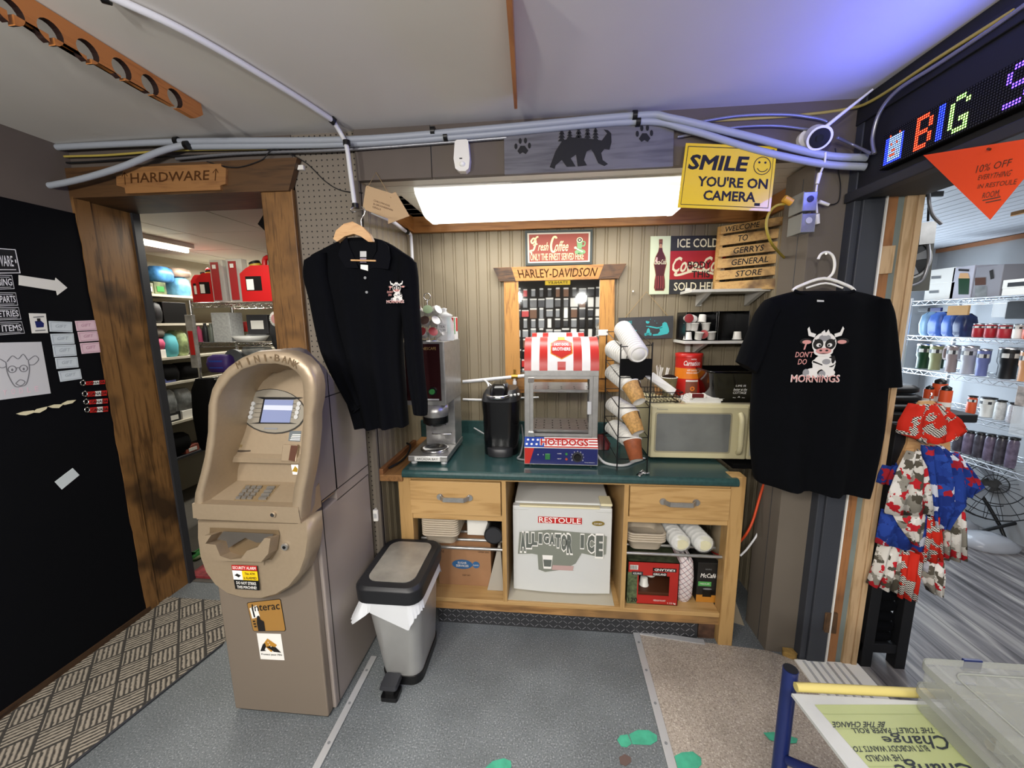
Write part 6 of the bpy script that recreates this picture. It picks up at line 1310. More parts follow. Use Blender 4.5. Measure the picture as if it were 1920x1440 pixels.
b.cyl((-.292, 1.88, .508), (-.292, 2.0, .508), .05, BLACK, seg=28); b.build('body', spk, bevel=.004); b = W(spk); b.cyl((-.292, 1.878, .508), (-.292, 1.88, .508), .043, DGREY, seg=28); b.build('end_cap', spk)
sb = thing('cardboard_box', 'brown cardboard sugar box on the lower left shelf of the counter', 'box', (-.43, 2.0, .172)); CB = mat('carton_brown', '#9a7455', .8, noise=.05)
bx0, bx1 = PY(823, 1080, 1.93).x, PY(921, 1080, 1.93).x; b = W(sb); b.box(bx0, bx1, 1.93, 2.2, .173, .44, CB); b.box(bx0+.10, bx1, 1.9295, 1.93, .405, .44, mat('carton_flap', '#8a6648', .8)); b.build('carton', sb, bevel=.002)
b = W(sb); xm = (bx0+bx1)/2+.01; SBL = mat('box_blue', '#2b5c8c', .6)
b.disc(xm-.022, .30, .058, SBL, .028, 1.9295, .001); b.disc(xm+.055, .30, .02, SBL, .02, 1.9295, .001); b.text('SUGAR', xm-.022, .31, .013, PAPER, .05, y=1.928, bold=.012); b.text('SERVICES', xm-.022, .292, .013, PAPER, .07, y=1.928, bold=.012); b.text('Lantic', xm+.055, .30, .01, PAPER, .03, y=1.928)
b.text('1 kg', bx0+.02, .375, .02, INK, .03, y=1.9292); b.text('UPPER SIDE', bx1-.04, .378, .008, INK, .06, y=1.9292); b.text('KEEP DRY', xm, .235, .008, INK, .045, y=1.9292); b.build('print', sb)
tag(MB().hexa([(-.335, 1.90, .173), (-.245, 1.90, .173), (-.245, 2.2, .173), (-.335, 2.2, .173), (-.275, 1.93, .42), (-.262, 1.93, .42), (-.262, 2.2, .42), (-.275, 2.2, .42)], mat('grey_board', '#a09a8f', .7)).build('leaning_panel'), 'pale panel leaning between the sugar box and the cabinet divider', 'panel')
tag(MB().prism([(-.215, 1.835), (.335, 1.835), (.335, 1.88), (.345, 2.2), (-.215, 2.2)], .1722, .1745, mat('liner_sheet', '#b4ae9c', .7), 'xy').build('liner_sheet'), 'torn pale sheet lying under the mini fridge', 'sheet')
# cup sleeves in plastic
SLV = mat('wrap_film', '#dfe2e2', .15, alpha=.35)
for k, (x, lab) in enumerate(((.655, 'left plastic wrapped sleeve of white cups on the right counter shelf'), (.765, 'right plastic wrapped sleeve of white cups on the right counter shelf'))):
    t = thing('cup_sleeve', lab, 'cup sleeve', (x, 2.0, .473)); x2 = x-.045
    for q in range(12):
        f = q/11; b = W(t); c = Vector((x+(x2-x)*f, 1.87+.33*f, .520)); b.tube([c+Vector((.042*math.cos(a), 0, .042*math.sin(a))) for a in [j*2*math.pi/20 for j in range(21)]], .0045, CUPW, 6); b.build('cup_rim', t)
    b = W(t); b.cyl((x, 1.866, .520), (x, 1.868, .520), .040, mat('cup_base_cream', '#cfcaa9', .6), seg=24); b.cyl((x, 1.868, .520), (x2, 2.2, .520), .040, CUPW, seg=24); b.build('cups', t)
    b = W(t); b.loft([er(0, 0, .02, .02, 0, 1)] if False else [[(x+.03*math.cos(a), 1.85, .520+.025*math.sin(a)) for a in [j*2*math.pi/20 for j in range(20)]], [(x+.049*math.cos(a), 1.862, .520+.049*math.sin(a)) for a in [j*2*math.pi/20 for j in range(20)]], [(x2+.047*math.cos(a), 2.2, .520+.047*math.sin(a)) for a in [j*2*math.pi/20 for j in range(20)]]], SLV, caps=False); b.build('film', t)
# pod carton with window
kb = thing('pod_carton', 'red coffee pod carton with a cut-out window on the lower right shelf', 'box', (.49, 1.95, .172)); KR = mat('carton_red', '#a3231d', .5); KG = mat('carton_leaf_print', '#4e5a3c', .6, noise=.6, ns=45)
q = [PY(1178, 1052, 1.86), PY(1275, 1054, 1.86), PY(1273, 1138, 1.86), PY(1180, 1136, 1.86)]; kx0, kx1, kz0, kz1 = q[0].x, q[1].x, .174, q[0].z
b = W(kb); wx0, wx1, wz0, wz1 = kx0+.055, kx1-.045, kz0+.05, kz1-.075
b.ring([(kx0, kz0), (kx1, kz0), (kx1, kz1), (kx0, kz1)], [(wx0, wz0), (wx1, wz0), (wx1, wz1), (wx0, wz1)], 1.86, 1.863, KR)
b.box(kx0, kx0+.003, 1.86, 2.1, kz0, kz1, KG); b.box(kx1-.003, kx1, 1.86, 2.1, kz0, kz1, KR); b.box(kx0, kx1, 1.86, 2.1, kz0, kz0+.003, KR); b.box(kx0, kx1, 1.86, 2.1, kz1-.003, kz1, mat('carton_top', '#3a3f2c', .6, noise=.5, ns=45)); b.box(kx0, kx1, 2.097, 2.1, kz0, kz1, BROWN); b.build('carton', kb)
b = W(kb); y = 1.8597; b.rect(kx0, wx0-.006, kz0, kz1-.06, KG, y); b.rect(kx0+.01, kx0+.05, kz1-.045, kz1-.02, PAPER, y)
for k in range(7): b.rect(kx0+.012+.005*k, kx0+.0145+.005*k, kz1-.043, kz1-.022, INK, y-.0006)
b.rect(kx0+.02, kx0+.075, kz1-.075, kz1-.055, DGREY, y-.0006); b.text('KEURIG', kx0+.047, kz1-.065, .01, WHITEP, .04, y=y-.0012)
b.rect(kx1-.13, kx1-.015, kz1-.05, kz1-.03, BLACK, y); b.text('KIRKLAND', kx1-.072, kz1-.04, .013, WHITEP, .1, y=y-.0006, bold=.012, rot=math.pi); b.rect(kx1-.13, kx1-.06, kz1-.075, kz1-.055, BLACK, y); b.text('KIRKLAND', kx1-.095, kz1-.065, .012, WHITEP, .062, y=y-.0006, bold=.012)
b.text('120', kx0+.03, kz0+.022, .024, INK, .045, y=y-.0008, bold=.014); b.text('1.12 kg', kx1-.03, kz0+.012, .012, WHITEP, .04, y=y-.0006, bold=.01); b.text('MEDIUM ROAST', kx1-.09, kz0+.025, .009, WHITEP, .06, y=y-.0006); b.build('print', kb)
pod('upside down coffee pod seen through the window of the red carton, left', (wx0+.045, 1.93, wz0+.055), (R(180), 0, 0), PODW, None); pod('coffee pod further back seen through the red carton window, right', (wx0+.095, 2.0, wz0+.065), (R(180), 0, 0), PODW, None)
tag(MB().box(kx0+.006, kx1-.006, 1.87, 2.09, kz0+.004, wz0+.012, BROWN).build('coffee_tray'), 'brown inner tray holding the pods inside the red carton', 'tray')
def plaidmat():
    m, nt, b_ = newmat('tattersall_cloth'); t_ = N(nt, 'ShaderNodeTexCoord'); mp = N(nt, 'ShaderNodeMapping'); mp.inputs['Rotation'].default_value = (0, R(40), 0); nt.links.new(t_.outputs['Object'], mp.inputs[0]); s = N(nt, 'ShaderNodeSeparateXYZ'); nt.links.new(mp.outputs[0], s.inputs[0])
    a = mth(nt, 'LESS_THAN', mth(nt, 'FRACT', mth(nt, 'DIVIDE', s.outputs[0], .022)), .1); c = mth(nt, 'LESS_THAN', mth(nt, 'FRACT', mth(nt, 'DIVIDE', s.outputs[2], .022)), .1)
    nt.links.new(mixc(nt, c, mixc(nt, a, lin('#cfc5c4'), lin('#8c4a50')), lin('#3c3b52')), b_.inputs['Base Color']); b_.inputs['Roughness'].default_value = .7; return m
pk = tag(MB().loft([[(x, y, z) for x, y in rrect(kx1+.012-o, kx1+.078+o, 1.885-o, 2.12+o, .025, 4)] for z, o in ((.173, -.006), (.21, .006), (.32, .008), (.40, .002), (.43, -.012))], plaidmat()).build('cloth_roll'), 'white checked bundle standing between the red carton and dark coffee box', 'cloth')
mc = thing('coffee_box', 'dark coffee pod box with green band at the right of the lower shelf', 'box', (.76, 1.95, .172)); cx0, cx1 = PY(1307, 1090, 1.90).x, PY(1347, 1090, 1.90).x; MB_ = mat('box_charcoal', '#1d1c1b', .45)
b = W(mc); b.box(cx0, cx1, 1.90, 2.08, .174, .395, MB_); b.build('carton', mc, bevel=.002)
b = W(mc); y = 1.8995; xm = (cx0+cx1)/2; b.rect(cx0, cx1, .174, .215, mat('box_amber', '#b3782a', .5), y); b.rect(cx0+.006, cx0+.07, .265, .29, mat('box_green', '#4f9a4f', .5), y); b.text('McCafé', xm, .325, .024, WHITEP, .075, y=y, bold=.008, shear=.2); b.text('KEURIG', xm, .36, .008, GREY, .03, y=y)
b.rect(xm-.022, xm+.022, .205, .25, BLACK, y-.0006); b.disc(xm+.028, .23, .009, BLACK, .012, y-.0006); b.disc(xm, .25, .022, GREY, .005, y-.001); b.text('MEDIUM', cx0+.038, .278, .009, PAPER, .045, y=y-.0006); b.build('print', mc)
# corner block by the right leg, cords and a rolled sheet in the gap
tag(MB().box(.765, .845, 1.858, 1.90, .0, .105, mat('rusty_block', '#4a3427', .7, noise=.6, ns=25)).build('floor_block'), 'rusty dark plate standing on the floor beside the right counter leg', 'plate')
tag(MB().tube([PY(1433, 905, 1.95), PY(1425, 930, 1.95), PY(1412, 975, 1.93), PY(1400, 1000, 1.92), PY(1388, 1015, 1.95)], .006, mat('orange_cord', '#c2431c', .5), 8, 5).build('extension_cord'), 'orange extension cord hanging in the gap right of the counter', 'cord')
tag(MB().tube([PY(1432, 975, 1.97), PY(1418, 1005, 1.97), PY(1400, 1030, 1.97), PY(1388, 1042, 1.97)], .005, PVC, 8, 4).build('white_cord'), 'white cord in the gap right of the counter', 'cord')
rs = thing('rolled_sheet', 'rolled brown paper tube leaning in the gap right of the counter', 'roll', (1.0, 2.15, .2)); b = W(rs); b.cyl((.955, 2.14, .22), (1.02, 2.2, .70), .055, mat('roll_paper', '#8f7f66', .7), seg=20); b.build('roll', rs); b = W(rs); c = Vector((.969, 2.152, .32)); b.tube([c+Vector((.058*math.cos(a), .058*math.sin(a), .0)) for a in [k*.3 for k in range(22)]], .004, RED, 6); b.build('tie', rs)
tag(MB().prism([(.93, 2.0), (1.04, 1.95), (1.05, 2.2), (.93, 2.25)], .03, .034, PAPER, 'xy').build('paper_sheet') if False else MB().hexa([(.95, 2.0, .0), (1.04, 1.96, .0), (1.05, 2.2, .1), (.95, 2.25, .1), (.95, 2.0, .005), (1.04, 1.96, .005), (1.05, 2.2, .105), (.95, 2.25, .105)], mat('dusty_card', '#8d8371', .8)).build('loose_card'), 'dusty loose card lying on the floor in the gap right of the counter', 'card')
tag(MB().prism([(1.13, 1.775), (1.165, 1.755), (1.19, 1.76), (1.185, 1.795), (1.14, 1.798)], .004, .03, mat('expanding_foam', '#8a6f40', .9, noise=.3, ns=40), 'xy').build('foam_lump', bevel=.008), 'yellowish foam lump at the foot of the taupe column', 'foam')
ob = thing('wall_switch', 'small white box on the pegboard edge above the waste bin', 'switch', PY(707, 963, 1.80)); b = W(ob); c = PY(707, 963, 1.80); b.box(c.x-.011, c.x+.014, 1.775, 1.806, c.z-.03, c.z+.03, WHITE); b.build('housing', ob, bevel=.003)
b = W(ob); b.box(c.x-.006, c.x+.009, 1.772, 1.775, c.z-.012, c.z+.012, LGREY); b.build('rocker', ob)
tag(MB().box(PY(556, 311, 1.79).x, PY(568, 311, 1.79).x, 1.79, 1.806, PY(560, 318, 1.79).z, PY(560, 309, 1.79).z, WHITE).build('wall_tab', bevel=.002), 'small white tab on the pegboard right of the hardware header', 'tab')
hn = thing('door_hinge', 'rusty hinge plate on the raw wooden jamb of the right doorway', 'hinge', PY(1557, 1165, 1.75)); RST = mat('rusty_hinge', '#5e4630', .6, .3, .4, 30)
q = [(PY(x, y, 1.745).x, PY(x, y, 1.745).z) for x, y in ((1548, 1148), (1571, 1150), (1567, 1188), (1545, 1185))]; b = W(hn); b.prism(q, 1.743, 1.753, RST); b.build('leaf', hn, bevel=.001)
b = W(hn); c = PY(1547, 1166, 1.742); b.cyl(c-Vector((0, 0, .045)), c+Vector((0, 0, .045)), .004, RST, seg=8); b.build('knuckle', hn)
tag(MB().prism([(PY(x, y, 1.745).x, PY(x, y, 1.745).z) for x, y in ((1651, 462), (1680, 460), (1672, 512), (1646, 514))], 1.745, 1.753, RAW).build('wood_patch'), 'pale wooden patch let into the raw jamb above the black t-shirt shoulder', 'wood patch')
# hardware name plate
hp = thing('name_plate', 'notched wooden hardware name plate on the dark stained header', 'sign', PY(322, 355, 1.765)); b = W(hp)
HQ = [(232, 314), (415, 307), (415, 312), (424, 316), (423, 345), (413, 348), (414, 356), (236, 363), (234, 352), (219, 348), (218, 330), (230, 326)]
b.prism([(PY(x, y, 1.758).x, PY(x, y, 1.758).z) for x, y in HQ], 1.757, 1.769, wood('plate_pine', '#93683c', '#7d5530', None, 'x', 1, .5)); b.build('board', hp, bevel=.003)
qpaint(hp, [PY(x, y, 1.7565) for x, y in ((228, 322), (410, 315), (408, 340), (230, 348))], 'lettering', lambda T, P, S: (T('HARDWARE', .5, .5, .72, .82, mat('carved_brown', '#4a2d16', .8), .008), S([(.03, .95), (.03, .1)], .07, MATS['carved_brown']), S([(.0, .35), (.03, .05), (.06, .35)], .06, MATS['carved_brown']), S([(.975, .95), (.975, .1)], .07, MATS['carved_brown']), S([(.945, .35), (.975, .05), (1.0, .35)], .06, MATS['carved_brown'])))
# ------------------------------------------------------------------ footprints on the floor
FG = mat('footprint_green', '#3f9c7d', .6, noise=.15, ns=30)
def px_floor(L, z=.0): return [PZ(x, y, z) for x, y in L]
def floorsticker(L, lab, m=FG, z=.0075):
    P = px_floor(L); b = MB(); b.prism([(p.x, p.y) for p in P], z-.0015, z, m, 'xy'); return tag(b.build('footprint_sticker'), lab, 'sticker')
def FZ(L): return [(900+x/2.909, 1180+y/2.909) for x, y in L]
floorsticker(FZ([(748, 605), (765, 580), (805, 575), (828, 625), (800, 645), (770, 640)]), 'heel of the green footprint sticker left of the metal strip', z=.002)
floorsticker(FZ([(812, 575), (860, 550), (920, 552), (965, 580), (966, 610), (930, 632), (832, 628)]), 'sole of the green footprint sticker left of the metal strip', z=.002)
floorsticker(FZ([(1060, 700), (1100, 680), (1160, 675), (1205, 710), (1208, 745), (1180, 775), (1080, 775)]), 'green footprint sticker on the beige floor right of the metal strip')
floorsticker(FZ([(30, 756), (70, 720), (130, 705), (168, 720), (172, 750), (150, 780), (40, 790)]), 'green footprint sticker at the bottom edge on the grey floor', z=.002)
floorsticker(FZ([(1545, 572), (1600, 568), (1690, 590), (1732, 605), (1725, 628), (1660, 632), (1580, 612)]), 'green footprint sticker behind the blue table post')
floorsticker(FZ([(758, 700), (790, 682), (822, 700), (825, 725), (795, 748), (765, 735)]), 'brown worn round mark on the grey floor below the green footprint', mat('worn_brown', '#5c4a44', .7), .002)
# ------------------------------------------------------------------ chalkboard wall: everything lies on the panel X = -2.278
XC = XL+.0125
def cq(L, off=0): return [PX(x, y, XC+off) for x, y in L]
def Z7(L): return [(x/2.769, 440+y/2.769) for x, y in L]
def wallpiece(name, lab, cat, quad, m, th=.002, group=None):
    p = cq(quad); c = sum(p, Vector())/len(p); t = thing(name, lab, cat, c, 0, group); b = W(t); f = [v+Vector((th, 0, 0)) for v in p]
    b.loft([p, f], m, caps=False, smooth=False); face3(b, f, m); b.build('sheet', t); return t, f
def cpaint(t, p, name, fn, off=.0008):
    mb = W(t); O = Vector((off, 0, 0))
    def T(s_, u, v, h, w, m, bold=0, k=1, shear=0):
        vv, ff, (x0, x1, y0, y1) = glyphs(s_, bold, shear); mb.add([lerpq(p, u+((a-x0)/(x1-x0)-.5)*w, v-((c-y0)/(y1-y0)-.5)*h)+O*k for a, c in vv], ff, m)
    def P(L, m, k=1): face3(mb, [lerpq(p, u, v)+O*k for u, v in L], m)
    def S(L, w, m, k=1, n=0):
        asp = (p[1]-p[0]).length/(p[3]-p[0]).length; pts = [Vector((u*asp, v, 0)) for u, v in L]; pts = spline(pts, n) if n else pts; A_, B_ = [], []
        for i, q in enumerate(pts):
            d = pts[min(i+1, len(pts)-1)]-pts[max(i-1, 0)]; d = d.normalized() if d.length > 1e-9 else Vector((1, 0, 0)); o_ = Vector((-d.y, d.x, 0))*w/2
            A_.append(lerpq(p, (q+o_).x/asp, (q+o_).y)+O*k); B_.append(lerpq(p, (q-o_).x/asp, (q-o_).y)+O*k)
        j = len(pts); mb.add(A_+B_, [(i, j+i, j+i+1, i+1) for i in range(j-1)], m)
    fn(T, P, S); return mb.build(name, t)
PLATE = mat('sign_black', '#0e0f14', .5); CHW = mat('chalk_white', '#d7d8dd', .7)
for lab, word, q, hh in (('top black name strip with white border on the chalkboard wall', 'HARDWARE •', [(-110, 60), (78, 75), (105, 202), (-110, 205)], .42), ('second black name strip reading housing end on the chalkboard wall', 'PLUMBING', [(-110, 205), (60, 210), (74, 282), (-110, 290)], .5), ('third black name strip about parts on the chalkboard wall', 'AUTO PARTS', [(-110, 298), (80, 300), (93, 368), (-110, 376)], .5), ('fourth black name strip on the chalkboard wall', 'TOILETRIES', [(-110, 376), (95, 376), (110, 440), (-110, 450)], .5), ('lowest black name strip about items on the chalkboard wall', 'GIFT ITEMS', [(-110, 455), (112, 450), (129, 513), (-110, 530)], .5)):
    t, f = wallpiece('name_strip', lab, 'sign', Z7(q), PLATE)
    def fn(T, P, S, word=word, hh=hh, q=q):
        S([(0, .03), (.985, .03), (.985, .97), (0, .97)], .04, CHW); T(word, .5, .5, hh, .9, CHW, .012)
        if hh < .45: S([(0, .84), (.9, .84)], .03, CHW)
        else: S([(0, .16), (.9, .16)], .03, CHW); S([(0, .86), (.9, .86)], .03, CHW)
    cpaint(t, f, 'lettering', fn)
wallpiece('arrow_sign', 'white arrow pointing right on the chalkboard wall', 'sign', Z7([(96, 210), (285, 238), (287, 224), (347, 276), (296, 314), (291, 292), (97, 262)]), PAPER, .003)
t, f = wallpiece('wall_card', 'small white card with a dark vehicle drawing on the chalkboard wall', 'card', Z7([(149, 408), (236, 410), (248, 510), (165, 512)]), PAPER); cpaint(t, f, 'drawing', lambda T, P, S: (P([(.25, .4), (.6, .35), (.8, .5), (.75, .7), (.3, .72)], NAVY), P([(.4, .25), (.62, .25), (.6, .4), (.4, .42)], INK), S([(.2, .2), (.85, .15)], .06, GREY), S([(.2, .88), (.85, .85)], .06, GREY)))
INKB = mat('faint_print', '#9aa4ac', .8); INKP = mat('faint_pink_print', '#b58a9c', .8)
ord_ = ['top', 'second', 'third', 'fourth', 'bottom']
for k, q in enumerate(([(252, 448), (372, 453), (376, 507), (258, 503)], [(260, 515), (380, 512), (386, 566), (270, 571)], [(271, 574), (390, 570), (397, 628), (280, 635)], [(285, 640), (400, 635), (407, 688), (293, 697)], [(301, 710), (415, 697), (424, 748), (313, 764)])):
    t, f = wallpiece('paper_slip', '%s bluish paper slip in the left column of five on the chalkboard' % ord_[k], 'paper', Z7(q), BLUEP); cpaint(t, f, 'print', lambda T, P, S: (T('GIFT', .5, .45, .3, .5, INKB, 0, 1, .3), S([(.06, .12), (.94, .12), (.94, .88), (.06, .88), (.06, .12)], .04, INKB)))
for k, q in enumerate(([(388, 448), (492, 444), (502, 496), (398, 500)], [(401, 505), (503, 500), (513, 550), (412, 557)], [(414, 564), (516, 557), (525, 610), (424, 619)])):
    t, f = wallpiece('paper_slip', '%s pink paper slip in the right column of three on the chalkboard' % ['upper', 'middle', 'lower'][k], 'paper', Z7(q), PINKP); cpaint(t, f, 'print', lambda T, P, S: (T('GIFT', .5, .45, .3, .5, INKP, 0, 1, .3), S([(.06, .12), (.94, .12), (.94, .88), (.06, .88), (.06, .12)], .04, INKP)))
t, f = wallpiece('wall_picture', 'white board with a faint cow head line drawing on the chalkboard wall', 'picture', Z7([(-60, 562), (213, 556), (262, 824), (-60, 866)]), mat('board_white', '#bfc0c3', .6))
PEN = mat('pencil_grey', '#77787c', .8)
def cowhead(T, P, S):
    S([(.28, .35), (.3, .55), (.4, .78), (.5, .8), (.6, .76), (.68, .52), (.68, .34)], .014, PEN, 1, 5); S([(.28, .35), (.16, .28), (.1, .36), (.2, .44), (.29, .42)], .014, PEN, 1, 4); S([(.68, .34), (.82, .26), (.88, .33), (.78, .42), (.68, .42)], .014, PEN, 1, 4); S([(.3, .34), (.4, .24), (.5, .3), (.6, .22), (.67, .33)], .014, PEN, 1, 4)
    for u in (.38, .58): S([(u+.07*math.cos(a), .48+.06*math.sin(a)) for a in [k*.4 for k in range(17)]], .014, PEN); P([(u+.02*math.cos(a), .49+.025*math.sin(a)) for a in [k*.6 for k in range(11)]], PEN)
    S([(.44, .46), (.52, .46)], .014, PEN); S([(.42, .74), (.5, .68), (.58, .73), (.5, .79), (.42, .74)], .014, PEN, 1, 3)
    for k, ch in enumerate('YODLE'): T(ch, .24+.13*k, .88, .1, .06, PINKP, .01)
cpaint(t, f, 'drawing', cowhead)
for k, q in enumerate(((408, 755, 540, 785), (418, 808, 550, 845), (425, 850, 555, 885), (430, 890, 556, 928))):
    x0, y0, x1, y1 = q; ps_ = cq(Z7([(x0+34, y0+8), (x1, y0), (x1, y1-10), (x0+34, y1-4)])); c = sum(ps_, Vector())/4
    t = thing('key_ring', '%s bottle opener key ring with red and white lettering on the chalkboard' % ['topmost', 'second', 'third', 'lowest'][k], 'key ring', c)
    b = W(t); cc = cq(Z7([(x0+20, (y0+y1)/2)]))[0]; b.tube([cc+Vector((.003, .010*math.cos(a), .012*math.sin(a))) for a in [j*.42 for j in range(16)]], .003, CHROME, 8); b.build('opener', t)
    b = W(t); f = [v+Vector((.006, 0, 0)) for v in ps_]; b.loft([ps_, f], RED, caps=False, smooth=False); face3(b, f, RED); b.build('body', t); cpaint(t, f, 'lettering', lambda T, P, S: (P([(.35, 0), (.68, 0), (.68, 1), (.35, 1)], PAPER), T('CANADA', .5, .5, .6, .94, INK, .02, 2)))
lu = thing('fishing_lure', 'cream feathered strand of four pieces pinned on the chalkboard', 'lure', cq([(85, 765)])[0])
for L in ([(82, 930), (120, 918), (170, 912), (176, 922), (130, 938), (100, 936)], [(165, 924), (190, 905), (240, 893), (236, 905), (200, 925)], [(245, 893), (280, 882), (325, 880), (300, 900), (270, 900)], [(318, 878), (350, 862), (390, 858), (370, 875), (330, 884)]):
    b = W(lu); p0 = cq(Z7(L)); f = [v+Vector((.006, 0, 0)) for v in p0]; b.loft([p0, f], CREAM, caps=False, smooth=False); face3(b, f, CREAM); b.build('feather', lu)
t, f = wallpiece('paper_slip', 'tilted pale paper slip low down on the chalkboard wall', 'paper', Z7([(283, 1283), (376, 1212), (411, 1248), (320, 1323)]), BLUEP)
# ------------------------------------------------------------------ hardware room seen through the left doorway
XS = -3.3
su = thing('shelf_unit', 'cream shelving unit along the left wall of the hardware room', 'shelves', (-3.45, 3.7, 0))
SHC = mat('shelf_cream', '#b9b4a4', .5); b = W(su); b.box(-3.64, -3.62, 2.3, 5.1, 0, 2.05, mat('shelf_back', '#8f897a', .7)); b.build('back_panel', su)
SZ = [1.885, 1.64, 1.345, 1.125, .775, .45]
for z in SZ:
    b = W(su); b.box(-3.62, XS, 2.3, 5.1, z-.02, z, SHC if z > .5 else DGREY); b.build('shelf', su)
def good(name, lab, cat, px, X, z, m, shape='box', dep=.12, group=None, m2=None):
    # an article whose visible outline is the pixel box px, standing at distance X on a shelf at height z
    x0, y0, x1, y1 = px; a, c = PX(x0, (y0+y1)/2, X), PX(x1, (y0+y1)/2, X); ya, yb_ = sorted((a.y, c.y)); zt_ = PX((x0+x1)/2, y0, X).z; zb_ = z if z is not None else PX((x0+x1)/2, y1, X).z
    s = -1 if X < 0 else 1; xa, xb = sorted((X, X+s*dep)); cx, cy = (xa+xb)/2, (ya+yb_)/2; h = max(.02, zt_-zb_); w = yb_-ya
    t = thing(name, lab, cat, (cx, cy, zb_), 0, group); b = W(t)
    if shape == 'box': b.box(xa, xb, ya, yb_, zb_, zb_+h, m); b.build('carton', t, bevel=.003)
    elif shape == 'soft':
        b.loft([bring(xa+o, xb-o, ya+o*.6, yb_-o*.6, zb_+h*f, min(w, dep)*.3) for f, o in ((0, .012), (.12, .0), (.5, -.006), (.85, .004), (1, .03))], m); b.build('bundle', t)
    elif shape == 'disc': b.cyl((xa, cy, zb_+h/2), (xa+.03, cy, zb_+h/2), h/2, m, seg=24); b.build('disc', t)
    elif shape == 'can': r = w/2; b.lathe([(r*.9, zb_), (r, zb_+h*.05), (r, zb_+h*.8), (r*.6, zb_+h*.92), (r*.55, zb_+h)], m, (cx, cy, 0), 20); b.build('body', t)
    if m2:
        b = W(t); xf = xa if s > 0 else xb
        b.box(xf-.003 if s > 0 else xf, xf if s > 0 else xf+.003, cy-w*.3, cy+w*.3, zb_+h*.2, zb_+h*.65, m2); b.build('label', t)
    return t
CAMO = mat('camo_print', '#55603f', .7, noise=.7, ns=14); BLB = mat('bag_blue', '#3a6fa0', .4, noise=.7, ns=12); CLB = mat('clear_bag', '#8b8f8f', .2, alpha=.7, noise=.5, ns=14); DKB = mat('dark_goods', '#1d1e21', .5, noise=.6, ns=14)
for px, z, m, sh, lab, cat, m2 in (
    ((268, 530, 288, 547), SZ[0], mat('grey_green_box', '#6c705c', .6), 'box', 'grey green box at the left of the top hardware shelf', 'box', PAPER),
    ((289, 529, 311, 547), SZ[0], CAMO, 'box', 'camouflage patterned box on the top hardware shelf', 'box', GREEN),
    ((311, 512, 335, 548), SZ[0], mat('disc_silver', '#a4a49b', .3, .4, .3, 20), 'disc', 'round silver packaged disc on the top hardware shelf', 'package', None),
    ((297, 500, 330, 528), None, BLB, 'soft', 'blue plastic package piled behind the silver disc', 'package', None),
    ((330, 503, 362, 520), None, mat('float_mix', '#7b6a5c', .4, noise=.8, ns=9), 'soft', 'orange and blue printed package on the top of the hardware shelf pile', 'package', None),
    ((336, 520, 360, 550), SZ[0], mat('pool_blue', '#5c93b5', .35, noise=.3, ns=20), 'soft', 'light blue bagged float at the right of the top hardware shelf', 'package', None),
    ((272, 560, 289, 604), SZ[1], mat('teal_pack', '#486f70', .4, noise=.7, ns=25), 'soft', 'teal hanging package on the second hardware shelf', 'package', None),
    ((290, 565, 305, 604), SZ[1], DKB, 'soft', 'dark bagged package beside the teal one on the second hardware shelf', 'package', None),
    ((306, 567, 350, 604), SZ[1], BLACK, 'box', 'black storage crate on the second hardware shelf', 'crate', None),
    ((282, 614, 312, 633), None, mat('grey_cloth', '#6e6b64', .8), 'soft', 'grey cloth bag on top of the pink one on the third hardware shelf', 'bag', None),
    ((283, 633, 313, 656), None, PINKC, 'soft', 'pink cloth bag on the third hardware shelf', 'bag', None),
    ((287, 656, 312, 671), SZ[2], WHITE, 'box', 'white tub under the pink bag on the third hardware shelf', 'tub', None),
    ((313, 625, 337, 668), SZ[2], AQUA, 'soft', 'aqua lunch bag on the third hardware shelf', 'bag', None),
    ((336, 619, 356, 666), SZ[2], mat('green_bag', '#8a9a6c', .3, noise=.6, ns=18), 'soft', 'green and white plastic bag on the third hardware shelf', 'bag', None),
    ((300, 684, 340, 708), SZ[3], BLACKM, 'soft', 'folded black cloth at the left of the fourth hardware shelf', 'cloth', None),
    ((340, 680, 378, 706), SZ[3], BLACKM, 'soft', 'folded black cloth at the right of the fourth hardware shelf', 'cloth', None),
    ((297, 707, 330, 716), SZ[3], mat('purple_blue', '#3d4470', .5, noise=.4, ns=20), 'box', 'flat purple blue packet on the fourth hardware shelf edge', 'packet', None),
    ((305, 730, 335, 775), SZ[4]+.05, CLB, 'soft', 'clear bagged goods at the left of the fifth hardware shelf', 'package', None),
    ((336, 728, 366, 770), SZ[4]+.06, CLB, 'soft', 'clear bagged goods at the right of the fifth hardware shelf', 'package', None),
    ((312, 772, 340, 795), SZ[4], DKB, 'box', 'dark boxed tool on the fifth hardware shelf', 'box', PAPER),
    ((342, 768, 364, 782), SZ[4], WHITE, 'box', 'white packet lying on the fifth hardware shelf', 'packet', None),
    ((318, 815, 362, 838), SZ[5]+.02, BLACKM, 'soft', 'black bag on the bottom hardware shelf', 'bag', None),
    ((348, 834, 374, 846), SZ[5], mat('magazine_red', '#8c4a3c', .5, noise=.6, ns=12), 'box', 'red and white booklet on the bottom hardware shelf', 'booklet', PAPER)):
    good({'package': 'goods_package', 'box': 'goods_box'}.get(cat, cat.replace(' ', '_')), lab, cat, px, XS-.02, z, m, sh, .16, None, m2)
